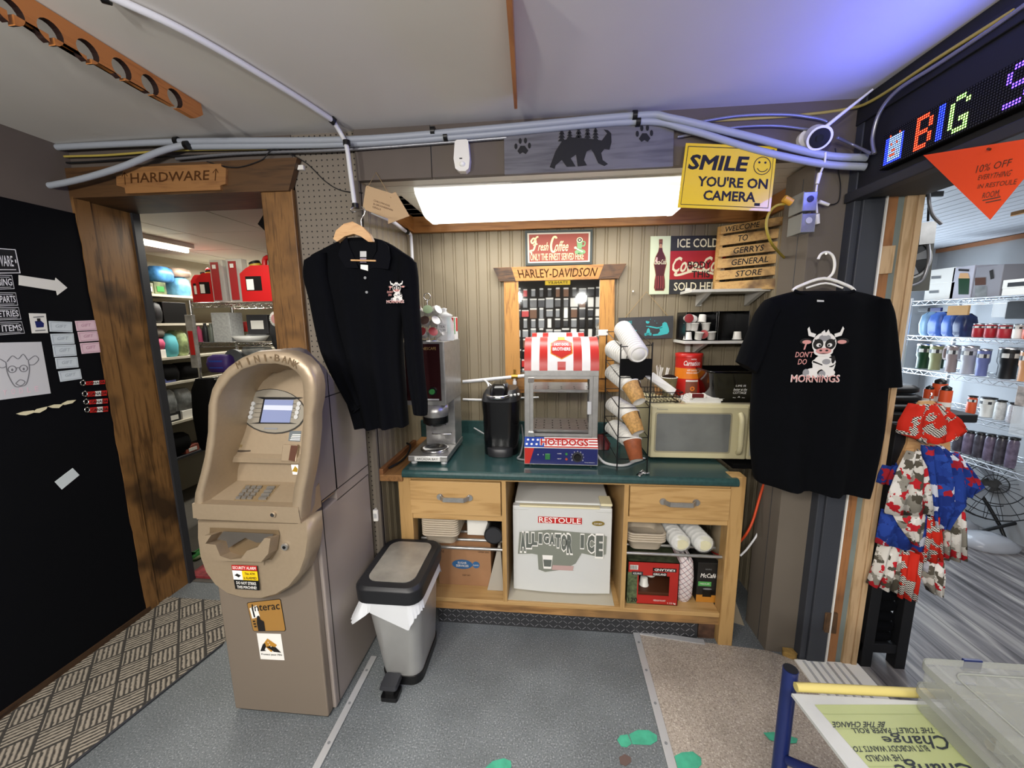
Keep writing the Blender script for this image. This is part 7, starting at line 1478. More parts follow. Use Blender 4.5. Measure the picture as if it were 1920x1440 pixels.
# wire rack with fuel cans
YR = 2.95; wr = thing('wire_rack', 'chrome wire rack carrying red fuel cans in the hardware room', 'rack', (-2.5, 3.1, 0))
xa, xb = PY(356, 567, YR).x, PY(540, 567, YR).x; RZ = [PY(430, 567, YR).z, PY(430, 642, YR).z, PY(400, 712, YR).z, PY(400, 812, YR).z]
for x in (xa, xb):
    for y in (YR, YR+.42):
        b = W(wr); b.cyl((x, y, 0), (x, y, RZ[0]+.02), .013, CHROME, seg=10); b.build('post', wr)
for z in RZ:
    b = W(wr)
    for y in (YR, YR+.42): b.cyl((xa, y, z), (xb, y, z), .005, CHROME, seg=6); b.cyl((xa, y, z-.035), (xb, y, z-.035), .004, CHROME, seg=6); b.tube([(xa+(xb-xa)*k/24, y, z-.035*(k % 2)) for k in range(25)], .003, CHROME, 5)
    for k in range(13): b.cyl((xa+(xb-xa)*k/12, YR, z), (xa+(xb-xa)*k/12, YR+.42, z), .0025, CHROME, seg=5)
    b.build('wire_shelf', wr)
def goodY(name, lab, cat, px, Y, z, m, shape='box', dep=.15, m2=None, group=None):
    x0, y0, x1, y1 = px; a, c = PY(x0, (y0+y1)/2, Y), PY(x1, (y0+y1)/2, Y); zt_ = PY((x0+x1)/2, y0, Y).z; zb_ = z if z is not None else PY((x0+x1)/2, y1, Y).z; w = c.x-a.x; h = max(.02, zt_-zb_); cx = (a.x+c.x)/2
    t = thing(name, lab, cat, (cx, Y+dep/2, zb_), 0, group); b = W(t)
    if shape == 'box': b.box(a.x, c.x, Y, Y+dep, zb_, zb_+h, m); b.build('carton', t, bevel=.003)
    elif shape == 'soft': b.loft([bring(a.x+o, c.x-o, Y+o, Y+dep-o, zb_+h*f, min(w, dep)*.3) for f, o in ((0, .012), (.12, .0), (.5, -.006), (.85, .004), (1, .03))], m); b.build('bundle', t)
    elif shape == 'disc': b.cyl((cx, Y, zb_+h/2), (cx, Y+.03, zb_+h/2), h/2, m, seg=24); b.build('disc', t)
    elif shape == 'bottle': r = w/2; b.lathe([(r*.92, zb_), (r, zb_+.01), (r, zb_+h*.72), (r*.45, zb_+h*.86), (r*.45, zb_+h)], m, (cx, Y+r, 0), 16); b.build('body', t)
    elif shape == 'flat': b.lathe([(.0001, zb_), (w*.35, zb_), (w*.5, zb_+h), (w*.47, zb_+h), (w*.34, zb_+.008), (.0001, zb_+.008)], m, (cx, Y+w*.3, 0), 28); b.build('dish', t)
    if name == 'straps': b = W(t); b.cyl((cx, Y+dep/2, zb_+h-.01), (cx, Y+dep/2, 2.262), .002, BLACK, seg=6); b.build('cord', t)
    if m2: b = W(t); b.box(cx-w*.3, cx+w*.3, Y-.003, Y, zb_+h*.25, zb_+h*.7, m2); b.build('label', t)
    return t
CANR = mat('can_red', '#b0161a', .35)
def fuelcan(px, Y, lab):
    x0, y0, x1, y1 = px; a, c = PY(x0, (y0+y1)/2, Y), PY(x1, (y0+y1)/2, Y); z0 = RZ[0]+.006; z1 = PY((x0+x1)/2, y0, Y).z; w = c.x-a.x; h = z1-z0; t = thing('fuel_can', lab, 'fuel can', ((a.x+c.x)/2, Y+.1, z0)); hb = h*.78
    b = W(t); P = [(a.x, z0), (c.x, z0), (c.x, z0+hb*.95), (c.x-w*.06, z0+hb), (a.x+w*.35, z0+hb), (a.x+w*.2, z0+hb*.93), (a.x, z0+hb*.78)]; b.prism(P, Y, Y+.2, CANR); b.build('body', t, bevel=.018, seg=3)
    b = W(t); b.tube([(a.x+w*.5, Y+.1, z0+hb*.95), (a.x+w*.55, Y+.1, z0+h*.97), (a.x+w*.85, Y+.1, z0+h*.95), (c.x-w*.05, Y+.1, z0+hb*.92)], w*.07, CANR, 8, 4); b.build('handle', t)
    b = W(t); p0 = Vector((a.x+w*.3, Y+.1, z0+hb*.88)); b.cyl(p0, p0+Vector((-w*.1, 0, h*.2)), w*.15, BLACK, seg=14); b.cyl(p0+Vector((-w*.06, 0, h*.1)), p0+Vector((-w*.075, 0, h*.15)), w*.16, mat('cap_yellow', '#b79a2f', .5), seg=14); b.build('cap', t)
    b = W(t); lx0, lx1 = a.x+w*.16, a.x+w*.62; b.box(lx0, lx1, Y-.002, Y, z0+hb*.3, z0+hb*.7, BLACK); b.box(lx0+.006, (lx0+lx1)/2, Y-.003, Y-.002, z0+hb*.32, z0+hb*.62, PAPER); b.build('label', t)
fuelcan((358, 500, 384, 567), 3.08, 'smallest red fuel can furthest left on the chrome rack'); fuelcan((367, 496, 408, 567), 3.02, 'second red fuel can from the left on the chrome rack'); fuelcan((410, 500, 438, 567), 3.12, 'red fuel can half hidden between two tall clear packs'); fuelcan((450, 478, 514, 566), 2.96, 'largest red fuel can at the right of the chrome rack')
for px, lab in (((396, 487, 421, 566), 'left tall red and clear tool pack between the fuel cans'), ((427, 485, 456, 564), 'right tall red and clear tool pack between the fuel cans')):
    t = goodY('tool_pack', lab, 'package', px, 2.97, RZ[0]+.005, mat('pack_clear', '#b9b9b4', .25, alpha=.5), 'box', .06); a = t.location
    b = W(t); w_ = .05; b.box(a.x-w_*.9, a.x+w_*.4, 2.966, 2.969, RZ[0]+.02, PY(px[0], px[1], 2.97).z-.02, mat('pack_red', '#8e1c20', .5)); b.box(a.x-w_*.6, a.x, 2.964, 2.966, PY(px[0], px[1], 2.97).z-.07, PY(px[0], px[1], 2.97).z-.04, PAPER); b.build('card', t)
for px, Y, z, m, sh, lab, cat, m2 in (
    ((366, 612, 374, 641), 2.98, RZ[1], PINKC, 'bottle', 'pink bottle on the middle level of the chrome rack', 'bottle', None), ((376, 606, 386, 641), 3.0, RZ[1], DKB, 'bottle', 'dark bottle beside the pink one on the chrome rack', 'bottle', None), ((387, 606, 397, 641), 3.0, RZ[1], mat('grey_bottle', '#5b6158', .4), 'bottle', 'grey green bottle on the middle level of the chrome rack', 'bottle', None),
    ((398, 586, 432, 640), 3.0, RZ[1], mat('clear_stack', '#a7a9a8', .25, noise=.15, ns=60), 'box', 'translucent ribbed stack of containers on the chrome rack', 'container', None), ((436, 606, 446, 634), 3.15, RZ[1]+.02, WHITE, 'bottle', 'white spray bottle on the chrome rack behind the platter', 'bottle', None),
    ((428, 630, 486, 644), 2.97, RZ[1], mat('platter_white', '#c9c9c4', .3), 'flat', 'round white platter on the front of the chrome rack', 'platter', None), ((450, 603, 463, 622), 3.2, None, RED, 'box', 'small red box behind the platter on the chrome rack', 'box', None),
    ((463, 590, 502, 626), 3.1, None, DGREY, 'box', 'dark grey boxed article with white label on the chrome rack', 'box', PAPER), ((462, 626, 500, 640), 3.15, RZ[1]+.002, GREY, 'box', 'grey carton under the dark grey box on the chrome rack', 'box', None),
    ((384, 666, 426, 702), 3.02, RZ[2]+.05, PURPLE, 'soft', 'purple and blue diaper pack on the lower level of the chrome rack', 'package', BLUE), ((424, 655, 452, 694), 3.1, None, mat('grey_round', '#55585a', .5), 'disc', 'grey round lid standing on the lower level of the chrome rack', 'lid', None), ((450, 648, 492, 666), 3.1, None, CLB, 'soft', 'clear bag hanging under the platter on the chrome rack', 'bag', None),
    ((358, 712, 402, 845), 2.88, None, BLACKM, 'soft', 'black backpack hanging from the front of the chrome rack', 'backpack', None), ((506, 590, 522, 655), 2.7, None, DKB, 'soft', 'dark straps hanging by the right door casing', 'straps', None), ((352, 590, 366, 690), 2.90, None, mat('hang_card', '#8f8c88', .6, noise=.4, ns=16), 'box', 'printed card strip hanging on the left post of the chrome rack', 'card', RED)):
    goodY(cat.replace(' ', '_') if cat not in ('box', 'package', 'lid') else {'box': 'goods_box', 'package': 'goods_package', 'lid': 'round_cover'}[cat], lab, cat, px, Y, z, m, sh, .03 if cat == 'card' else .14, m2)
br = thing('round_brush', 'round pink and white bristle brush hanging by the right door casing', 'brush', PY(516, 598, 2.6)); c = PY(517, 598, 2.6); b = W(br); b.cyl(c, c+Vector((0, .03, 0)), .035, mat('brush_pink', '#b9837f', .7), seg=20); b.build('core', br); b = W(br)
for k in range(40): a = k*math.pi/20; b.cyl(c+Vector((.034*math.cos(a), .012, .034*math.sin(a))), c+Vector((.056*math.cos(a), .012, .056*math.sin(a))), .0025, WHITE, seg=5)
b.build('bristles', br); b = W(br); b.cyl(c+Vector((0, .015, .05)), (c.x, c.y+.015, 2.262), .002, BLACK, seg=6); b.build('cord', br)
dt = tag(MB().prism([(PY(x, y, 2.2).x, PY(x, y, 2.2).z) for x, y in ((483, 420), (497, 397), (512, 420), (500, 436))], 2.2, 2.205, BLACK).build('hanging_sign'), 'black diamond shaped sign peeking out behind the right door casing', 'sign')
fl_ = thing('ceiling_light', 'glowing tube light on the ceiling of the hardware room', 'light', (-2.9, 2.7, 2.26)); LT = mat('lit_tube', '#fff6dd', .3, emit='#fff3d6', es=6)
b = W(fl_); b.box(-2.96, -2.86, 2.35, 3.02, 2.23, 2.262, WHITE); b.build('housing', fl_, bevel=.003); b = W(fl_); b.cyl((-2.91, 2.36, 2.212), (-2.91, 3.0, 2.212), .018, LT, seg=12); b.build('tube', fl_)
for k, (px, m, lab) in enumerate((((352, 1062, 372, 1085), CAMO, 'camouflage bag on the floor behind the door casing'), ((352, 1040, 364, 1062), GREEN, 'green packet on the floor heap behind the door casing'))): goodY('floor_bag', lab, 'bag', px, 2.25, .005 if k == 0 else None, m, 'soft', .15)
tag(MB().box(PZ(360, 1088, .01).x-.06, PZ(360, 1088, .01).x+.1, 2.08, 2.2, .005, .02, mat('magazine_cover', '#7d2f33', .5, noise=.7, ns=18)).build('magazine'), 'magazine lying on the floor just inside the hardware doorway', 'magazine')
# ------------------------------------------------------------------ tumbler room seen through the right doorway
XF = 2.9; ws = thing('wire_shelving', 'chrome wire shelving with tumblers along the wall of the right hand room', 'shelves', (3.07, 2.8, 0)); WZ = [1.745, 1.473, 1.206, .932, .648]; WC = mat('wire_white_chrome', '#c3c6cb', .3, .6)
for x in (XF, 3.26):
    for y in (3.5, 1.9):
        b = W(ws); b.cyl((x, y, 0), (x, y, 1.77), .013, WC, seg=10); b.build('post', ws)
for z in WZ:
    b = W(ws)
    for x in (XF, 3.26): b.cyl((x, 1.9, z), (x, 3.5, z), .005, WC, seg=6); b.cyl((x, 1.9, z-.032), (x, 3.5, z-.032), .004, WC, seg=6); b.tube([(x, 1.9+.04*k, z-.032*(k % 2)) for k in range(41)], .003, WC, 5)
    for k in range(33): b.cyl((XF, 1.9+.05*k, z+.001), (3.26, 1.9+.05*k, z+.001), .0022, WC, seg=5)
    b.build('wire_shelf', ws)
def T3(px, z, m, lab, handle=0, cap=None, band=True, taper=.82, group=None, name='tumbler', X=2.96):
    x0, y0, x1, y1 = px; a, c = PX(x0, (y0+y1)/2, X), PX(x1, (y0+y1)/2, X); w = abs(a.y-c.y)*.75; cy = (a.y+c.y)/2; zt_ = PX((x0+x1)/2, y0, X).z; h = max(.05, zt_-z); r = w/2
    t = thing(name, lab, 'tumbler' if name == 'tumbler' else name.replace('_', ' '), (X+r, cy, z), 0, group); o = (X+r, cy, 0); z = z+.004; h = h-.004
    b = W(t); b.lathe([(r*taper, z), (r*taper, z+h*.42), (r, z+h*.52), (r, z+h*.94)] if taper < .95 else [(r*.88, z), (r, z+h*.1), (r, z+h*.8), (r*.8, z+h*.9)], m, o, 24); b.build('body', t)
    b = W(t); b.lathe([(r*1.03, z+h*.92), (r*1.03, z+h*.98), (.0001, z+h)], cap or CHROME, o, 24); b.build('lid', t)
    if handle:
        b = W(t); b.tube([(o[0], cy+r*.95, z+h*.88), (o[0], cy+r*1.75, z+h*.84), (o[0], cy+r*1.75, z+h*.5), (o[0], cy+r*.85, z+h*.46)], .011, m, 8, 4); b.build('handle', t)
    if band:
        b = W(t)
        def on(a_, zz, of=.0015): a_ = math.radians(a_); return (o[0]+(r+of)*math.cos(a_), o[1]+(r+of)*math.sin(a_), zz)
        zb_ = z+h*.66
        for a_ in range(150, 270, 12): face3(b, [on(a_, zb_), on(a_+12, zb_), on(a_+12, zb_+h*.14), on(a_, zb_+h*.14)], PAPER if 180 <= a_ < 215 or a_ > 240 else DGREY)
        b.build('paper_band', t)
    return t
DGN = mat('tumbler_green', '#173a22', .35); OLV = mat('tumbler_olive', '#8b8c66', .4); MAU = mat('tumbler_mauve', '#8d7d7a', .4); LGT = mat('tumbler_grey', '#a8a7ae', .4); PER = mat('tumbler_periwinkle', '#6a72a5', .4); TBK = mat('tumbler_black', '#141518', .4); PCH = mat('tumbler_peach', '#c48d62', .4)
for px, m, lab, hnd in (((1708, 644, 1734, 690), DGN, 'dark green tumbler at the far left of the middle wire shelf', 0), ((1732, 645, 1757, 693), OLV, 'olive tumbler with handle second on the middle wire shelf', 0), ((1764, 646, 1788, 698), MAU, 'mauve tumbler with handle third on the middle wire shelf', 1), ((1789, 647, 1820, 702), LGT, 'pale grey tumbler with handle in the middle wire shelf row', 1), ((1820, 653, 1846, 708), PER, 'periwinkle blue tumbler on the middle wire shelf', 0), ((1852, 650, 1897, 716), TBK, 'black tumbler on the middle wire shelf', 0), ((1897, 655, 1930, 720), PCH, 'peach tumbler at the right end of the middle wire shelf', 0)): T3(px, WZ[2], m, lab, hnd)
T3((1752, 655, 1766, 690), WZ[2], DGN, 'second dark green tumbler half hidden behind the olive one', 0, X=3.1)
MR = mat('mug_red', '#a3222c', .4); MO = mat('mug_orange', '#d0532c', .4)
for px, m, lab in (((1815, 606, 1838, 629), MR, 'red squat mug furthest left on the second wire shelf'), ((1837, 606, 1861, 630), MR, 'red squat mug in the middle of the three red ones on the second wire shelf'), ((1860, 607, 1889, 632), MR, 'red squat mug furthest right of three on the second wire shelf'), ((1890, 607, 1914, 634), WHITE, 'white squat mug on the second wire shelf'), ((1908, 608, 1935, 636), MO, 'orange squat mug at the right of the second wire shelf')): T3(px, WZ[1], m, lab, 0, None, True, 1, None, 'mug', 2.94 if m is not MO else 2.93)
FB = mat('bottle_pink_purple', '#6f6478', .25, noise=.4, ns=25)
for px, m, lab, cap, tp in (((1805, 741, 1824, 779), MO, 'orange tumbler on the fourth wire shelf', BLACK, .99), ((1824, 744, 1856, 787), WHITE, 'white tumbler with black logo band on the fourth wire shelf', BLACK, .82), ((1855, 749, 1878, 793), mat('white_dotted', '#cfcfcc', .4, noise=.25, ns=60), 'white patterned tumbler on the fourth wire shelf', BLACK, .99), ((1877, 754, 1906, 798), mat('white_glitter', '#c5c2c6', .3, noise=.2, ns=120), 'white glitter tumbler at the right of the fourth wire shelf', BLACK, .99)): T3(px, WZ[3], m, lab, 0, cap, 'patterned' not in lab and 'glitter' not in lab, tp)
for k, (x, lab) in enumerate(((1790, 'first'), (1808, 'second'), (1828, 'third'), (1848, 'fourth'), (1868, 'fifth'), (1890, 'sixth'))): T3((x-12, 803+3*k, x+12, 848+5*k), WZ[4], FB if k % 2 else mat('bottle_smoke', '#4c4952', .25, noise=.4, ns=25), '%s sparkly bottle from the left on the lowest wire shelf' % lab, 0, BLACK, False, .99, None, 'bottle', 2.94)
for px, z, m, sh, lab, m2 in (((1738, 504, 1790, 531), None, WHITE, 'box', 'upper of two white cartons with slot handles on top of the wire shelving', None), ((1734, 531, 1788, 561), WZ[0], WHITE, 'box', 'lower of two white cartons with slot handles on top of the wire shelving', None), ((1784, 500, 1823, 559), WZ[0], mat('carton_pale', '#b7b6c0', .5), 'box', 'pale carton with green tumbler picture on top of the wire shelving', None), ((1826, 499, 1877, 559), WZ[0], mat('carton_grey', '#85848a', .5), 'box', 'grey carton with dark picture on top of the wire shelving', None), ((1880, 523, 1935, 540), None, WHITE, 'box', 'upper white carton at the right end of the wire shelving top', DGREY), ((1878, 540, 1935, 557), WZ[0], WHITE, 'box', 'lower white carton at the right end of the wire shelving top', None)):
    t = good('shelf_carton', lab, 'box', px, 2.94, z, m, sh, .25, None, m2)
    if 'slot' in lab:
        b = W(t); p = [PX(x, y, 2.9385) for x, y in ((px[0]+8, px[1]+14), (px[0]+26, px[1]+13), (px[0]+26, px[1]+18), (px[0]+8, px[1]+19))]; face3(b, p, GREY); b.build('slot_handle', t)
    if 'green' in lab:
        b = W(t); Q = lambda L: [PX(x, y, 2.938) for x, y in L]; face3(b, Q([(1797, 522), (1818, 522), (1816, 552), (1797, 552)]), DGN); face3(b, Q([(1800, 512), (1815, 512), (1818, 522), (1797, 522)]), TAN); face3(b, Q([(1797, 504), (1817, 505), (1817, 509), (1797, 508)]), INK); b.build('print', t)
    if 'grey carton' in lab:
        b = W(t); Q = lambda L: [PX(x, y, 2.938) for x, y in L]; face3(b, Q([(1828, 521), (1848, 520), (1848, 534), (1828, 535)]), BROWN); face3(b, Q([(1828, 536), (1850, 536), (1850, 556), (1828, 557)]), CLB); face3(b, Q([(1855, 508), (1862, 505), (1864, 522), (1857, 524)]), INK); b.build('print', t)
CBL = mat('pack_blue', '#4a6fc0', .3, noise=.35, ns=10)
for px, m, lab in (((1722, 585, 1738, 628), mat('pack_clear_blue', '#8fb6d6', .25, alpha=.8), 'pale blue clear pack at the left of the second wire shelf'), ((1737, 585, 1762, 628), CBL, 'bright blue bagged pack left of centre on the second wire shelf'), ((1763, 586, 1784, 628), CBL, 'bright blue bagged pack right of centre on the second wire shelf'), ((1784, 588, 1808, 628), mat('pack_navy', '#2c3a64', .3, noise=.4, ns=12), 'navy bagged pack beside the red mugs on the second wire shelf')): good('shelf_pack', lab, 'package', px, 2.95, WZ[1], m, 'soft', .1)
for px, m, lab in (((1776, 573, 1815, 591), CORRU, 'brown packet hanging from the top wire shelf'), ((1860, 563, 1886, 595), CLEARP, 'clear pack hanging at the right of the top wire shelf'), ((1886, 565, 1925, 598), DKB, 'dark grey printed pack hanging at the right of the top wire shelf'), ((1721, 577, 1740, 584), DGREY, 'small dark cap packet hanging at the left of the top wire shelf'), ((1744, 577, 1764, 584), NAVY, 'small navy cap packet hanging beside the dark one'), ((1904, 725, 1930, 762), mat('floral_pack', '#9c8f86', .5, noise=.6, ns=20), 'floral pack hanging at the right of the fourth wire shelf'), ((1894, 762, 1925, 818), CLEARP, 'clear bagged article hanging below the floral pack'), ((1680, 646, 1700, 672), MO, 'orange packet hanging by the window left of the wire shelving'), ((1682, 674, 1700, 700), PINKC, 'pink packet hanging below the orange one by the window')): good('hanging_pack', lab, 'package', px, 2.885 if px[0] > 1700 else 3.3, None, m, 'box', .015)
# exhaust vent, junction box and conduit near the window
ev = thing('exhaust_fan', 'grey exhaust fan plate with dark blades hanging just inside the right doorway', 'fan', PY(1725, 480, 1.95)); q = [(PY(x, y, 1.95).x, PY(x, y, 1.95).z) for x, y in ((1690, 425), (1752, 418), (1738, 545), (1680, 548))]
GPL = mat('vent_grey', '#54544e', .5); b = W(ev); b.prism(q, 1.94, 1.97, GPL); b.build('plate', ev)
c = PY(1706, 487, 1.93); b = W(ev); b.cyl(c, c+Vector((0, .012, 0)), .077, BLACK, seg=28); b.build('opening', ev); b = W(ev); b.tube([c+Vector((.08*math.cos(a), -.003, .08*math.sin(a))) for a in [k*math.pi/16 for k in range(33)]], .005, LGREY, 8); b.build('ring', ev)
for k in range(4):
    a = k*math.pi/2+.4; b = W(ev); u, w = Vector((math.cos(a), 0, math.sin(a))), Vector((-math.sin(a), 0, math.cos(a))); b.loft([[c+u*.015-w*.01, c+u*.015+w*.01], [c+u*.07-w*.025+Vector((0, -.01, 0)), c+u*.07+w*.015+Vector((0, -.003, 0))]], GREY, caps=False, closed=False); b.build('blade', ev)
jb = thing('junction_box', 'grey metal junction box with conduit in the right hand room', 'electrical box', PY(1745, 460, 1.88)); q = [(PY(x, y, 1.88).x, PY(x, y, 1.88).z) for x, y in ((1728, 418), (1757, 414), (1752, 456), (1723, 459))]
b = W(jb); b.prism(q, 1.88, 1.93, STEEL); b.build('box', jb, bevel=.005); b = W(jb); b.tube([PY(1741, 360, 1.88), PY(1743, 385, 1.88), PY(1750, 405, 1.88), PY(1765, 420, 1.88)], .0065, FLEX, 8, 5); b.build('conduit', jb)
b = W(jb); p, rr_ = ribbed([PY(1740, 458, 1.905), PY(1741, 490, 1.88), PY(1728, 525, 1.88), PY(1700, 538, 1.88)], .006, 30); b.tube(p, rr_, FLEX, 8); b.build('flexible_hose', jb); b = W(jb); b.tube([PY(1742, 370, 1.905), PY(1740, 415, 1.905)], .004, BLKW, 8); b.box(PY(1735, 362, 1.88).x, PY(1772, 362, 1.88).x, 1.885, 1.895, PY(1750, 368, 1.88).z, PY(1750, 358, 1.88).z, DGREY); b.build('hanger_strap', jb)
tag(MB().box(PX(1897, 385, 2.6).x, 2.61, PX(1930, 390, 2.6).y, PX(1897, 390, 2.6).y, PX(1910, 402, 2.6).z, PX(1910, 372, 2.6).z, CARD).build('hanging_board'), 'brown board hanging from the ceiling of the right hand room', 'board')
# black rack with folded shirts
rkb = thing('display_table', 'black wooden display table just inside the right doorway', 'table', (1.56, 2.05, 0)); BW = mat('black_wood', '#121316', .55)
for x0 in (1.46, 1.605):
    for y0 in (1.745, 2.3): b = W(rkb); b.box(x0, x0+.045, y0, y0+.05, 0, 1.17, BW); b.build('leg', rkb, bevel=.002)
b = W(rkb); b.box(1.45, 1.82, 1.80, 2.40, 1.17, 1.205, BW); b.build('top', rkb, bevel=.003)
for z in (.075, .70): b = W(rkb); b.box(1.46, 1.65, 1.75, 2.35, z, z+.045, BW); b.build('shelf', rkb, bevel=.002)
for k in range(5):
    b = MB(); o = .006*math.sin(k*2.3); zz = .122+.052*k
    b.loft([bring(1.465+o+q, 1.60+o-q, 1.76+q, 2.05-q, zz+h, .03) for h, q in ((0, .01), (.01, 0), (.036, 0), (.048, .014))], CLOTH); tag(b.build('folded_shirt'), 'folded black shirt, %s from the bottom of the pile low in the display table' % ('lowest', 'second', 'third', 'fourth', 'topmost')[k], 'shirt')
for k in range(3):
    b = MB(); zz = 1.206+.04*k; b.loft([bring(1.47+.01*k+q, 1.66-.015*k-q, 1.84+q, 2.15-q, zz+h, .035) for h, q in ((0, .012), (.008, 0), (.026, 0), (.037, .016))], mat('glossy_black_cloth', '#0b0b0d', .35)); tag(b.build('folded_garment'), 'folded black garment, %s in the pile on top of the display table' % ('bottom', 'middle', 'top')[k], 'garment')
for px, lab in (((1748, 709, 1771, 748), 'tall orange bottle with black cap on the display table'), ((1763, 722, 1783, 760), 'short orange bottle at the front right of the display table'), ((1733, 722, 1749, 745), 'small orange bottle left of the tall one on the display table')):
    Y = 2.0 if 'front' not in lab else 1.88; a, c = PY(px[0], 740, Y), PY(px[2], 740, Y); r = (c.x-a.x)/2; cx = (a.x+c.x)/2; zt_ = PY(px[0], px[1], Y).z; h = zt_-1.205
    t = thing('drink_bottle', lab, 'bottle', (cx, Y, 1.205)); b = W(t); b.lathe([(r*.95, 1.205), (r, 1.215), (r, 1.205+h*.8)], MO, (cx, Y, 0), 20); b.build('body', t); b = W(t); b.lathe([(r*.8, 1.205+h*.8), (r*.8, zt_-.01), (.0001, zt_)], BLACK, (cx, Y, 0), 18); b.build('cap', t); b = W(t); b.lathe([(r+.0008, 1.225), (r+.0008, 1.205+h*.35)], PAPER, (cx, Y, 0), 20, caps=False); b.build('paper_band', t)
# bandanas on a wooden hanger
def clothmat(name, kind):
    m, nt, bb_ = newmat(name); v = coords(nt, (1, 1, 1)); vo = N(nt, 'ShaderNodeTexVoronoi', i_Scale=36.0 if kind == 'camo' else 30.0); vo.inputs['Randomness'].default_value = 1
    nz = N(nt, 'ShaderNodeTexNoise', i_Scale=45.0, i_Detail=3.0); nt.links.new(v, nz.inputs['Vector']); mx = mixc(nt, .045, v, nz.outputs['Color'], 'ADD'); nt.links.new(mx, vo.inputs['Vector']); s = N(nt, 'ShaderNodeSeparateColor'); nt.links.new(vo.outputs['Color'], s.inputs[0])
    def cr(stops):
        r = N(nt, 'ShaderNodeValToRGB'); r.color_ramp.interpolation = 'CONSTANT'; e = r.color_ramp.elements
        while len(e) < len(stops): e.new(.5)
        for k, (p, c) in enumerate(stops): e[k].position = p; e[k].color = lin(c)
        nt.links.new(s.outputs[0], r.inputs[0]); return r.outputs[0]
    if kind == 'camo': c = cr([(0, '#c9c5bd'), (.3, '#8a867c'), (.52, '#4f4a40'), (.68, '#b3222a'), (.86, '#d9d6d0')])
    elif kind == 'blue': c = cr([(0, '#25408f'), (.45, '#1d3278'), (.7, '#2b4a9c'), (.84, '#a32430'), (.93, '#c9ccd8')])
    else:
        sp = N(nt, 'ShaderNodeSeparateXYZ'); nt.links.new(v, sp.inputs[0]); k = mth(nt, 'MODULO', mth(nt, 'ABSOLUTE', mth(nt, 'ADD', mth(nt, 'FLOOR', mth(nt, 'MULTIPLY', sp.outputs[0], 220)), mth(nt, 'FLOOR', mth(nt, 'MULTIPLY', sp.outputs[2], 220)))), 2)
        ck_ = mixc(nt, k, lin('#191514'), lin('#d8d4cc')); msk = mth(nt, 'GREATER_THAN', s.outputs[0], .7); c = mixc(nt, msk, lin('#bd2a1c'), ck_)
    nt.links.new(c, bb_.inputs['Base Color']); bb_.inputs['Roughness'].default_value = .8; bb_.inputs['Specular IOR Level'].default_value = .15; return m
CM, BM, RM = clothmat('bandana_camo', 'camo'), clothmat('bandana_blue', 'blue'), clothmat('bandana_red', 'red')
def bandana(rows, Y, m, lab, fold=.012, ph=0):
    b = MB(); K = len(rows)-1; rg = []; n = 14
    for k, (xl, yl, xr, yr) in enumerate(rows):
        A, B = PY(xl, yl, Y), PY(xr, yr, Y); rg.append([A+(B-A)*(i/n)+Vector((0, fold*math.sin(i*1.1+ph+k*.5)-.02*math.sin(math.pi*i/n)*(1-.4*k/K), 0)) for i in range(n+1)])
    b.loft(rg, m, caps=False, closed=False); return tag(b.build('bandana', solid=.003), lab, 'bandana')
bandana([(1708, 757, 1760, 757), (1690, 790, 1796, 785), (1684, 812, 1808, 805), (1720, 825, 1790, 822), (1728, 831, 1762, 829)], 1.66, RM, 'red bandana with checked leaves draped over the top of the wooden hanger', .015, 1)
bandana([(1700, 845, 1722, 842), (1684, 880, 1738, 876), (1668, 925, 1745, 922), (1660, 964, 1748, 964)], 1.655, CM, 'grey and red maple leaf bandana hanging front left below the red one', .008)
bandana([(1733, 835, 1760, 834), (1730, 870, 1795, 862), (1738, 910, 1805, 905), (1745, 950, 1808, 945), (1750, 985, 1775, 990)], 1.68, BM, 'blue bandana hanging front right below the red one', .016, 2)
bandana([(1762, 845, 1795, 848), (1775, 870, 1820, 880), (1790, 905, 1842, 912), (1800, 935, 1822, 925)], 1.72, BM, 'blue bandana flaring out to the right of the stand', .012, .5)
bandana([(1655, 872, 1682, 868), (1648, 890, 1680, 888), (1645, 905, 1672, 908)], 1.735, BM, 'blue bandana peeking out at the left behind the wooden hanger', .008, .2)
bandana([(1672, 962, 1736, 962), (1685, 985, 1733, 988), (1700, 1005, 1728, 1008), (1711, 1020, 1717, 1020)], 1.665, CM, 'pointed grey maple leaf bandana tip below the front left one', .004)
bandana([(1655, 955, 1735, 965), (1648, 990, 1733, 1000), (1642, 1018, 1728, 1034)], 1.69, BM, 'blue bandana with white leaf outlines behind the pointed tip', .008, 1.4)
bandana([(1728, 965, 1760, 965), (1726, 1005, 1764, 1005), (1718, 1050, 1764, 1052)], 1.695, RM, 'red checked bandana hanging low in the middle of the stand', .012, .6)
bandana([(1772, 930, 1800, 925), (1768, 985, 1808, 980), (1766, 1048, 1811, 1050)], 1.70, CM, 'grey maple leaf bandana hanging at the right of the stand', .01, 1.8)
bandana([(1650, 1015, 1690, 1025), (1640, 1060, 1684, 1070), (1627, 1095, 1678, 1110)], 1.71, CM, 'dark red and grey bandana at the lower left of the stand', .012, .9)
bandana([(1688, 1030, 1730, 1034), (1686, 1080, 1722, 1085), (1682, 1118, 1716, 1124)], 1.712, RM, 'red checked bandana hanging lowest on the stand', .012, 2.2)
bandana([(1725, 1045, 1772, 1050), (1728, 1080, 1772, 1085), (1740, 1108, 1766, 1118)], 1.715, CM, 'grey maple leaf bandana at the lower right of the stand', .012, .1)
bandana([(1702, 1030, 1752, 1040), (1700, 1060, 1748, 1072)], 1.722, mat('bandana_white', '#b9b9c2', .8, noise=.2, ns=60), 'pale lining of a bandana between the lower red ones', .01, .4)
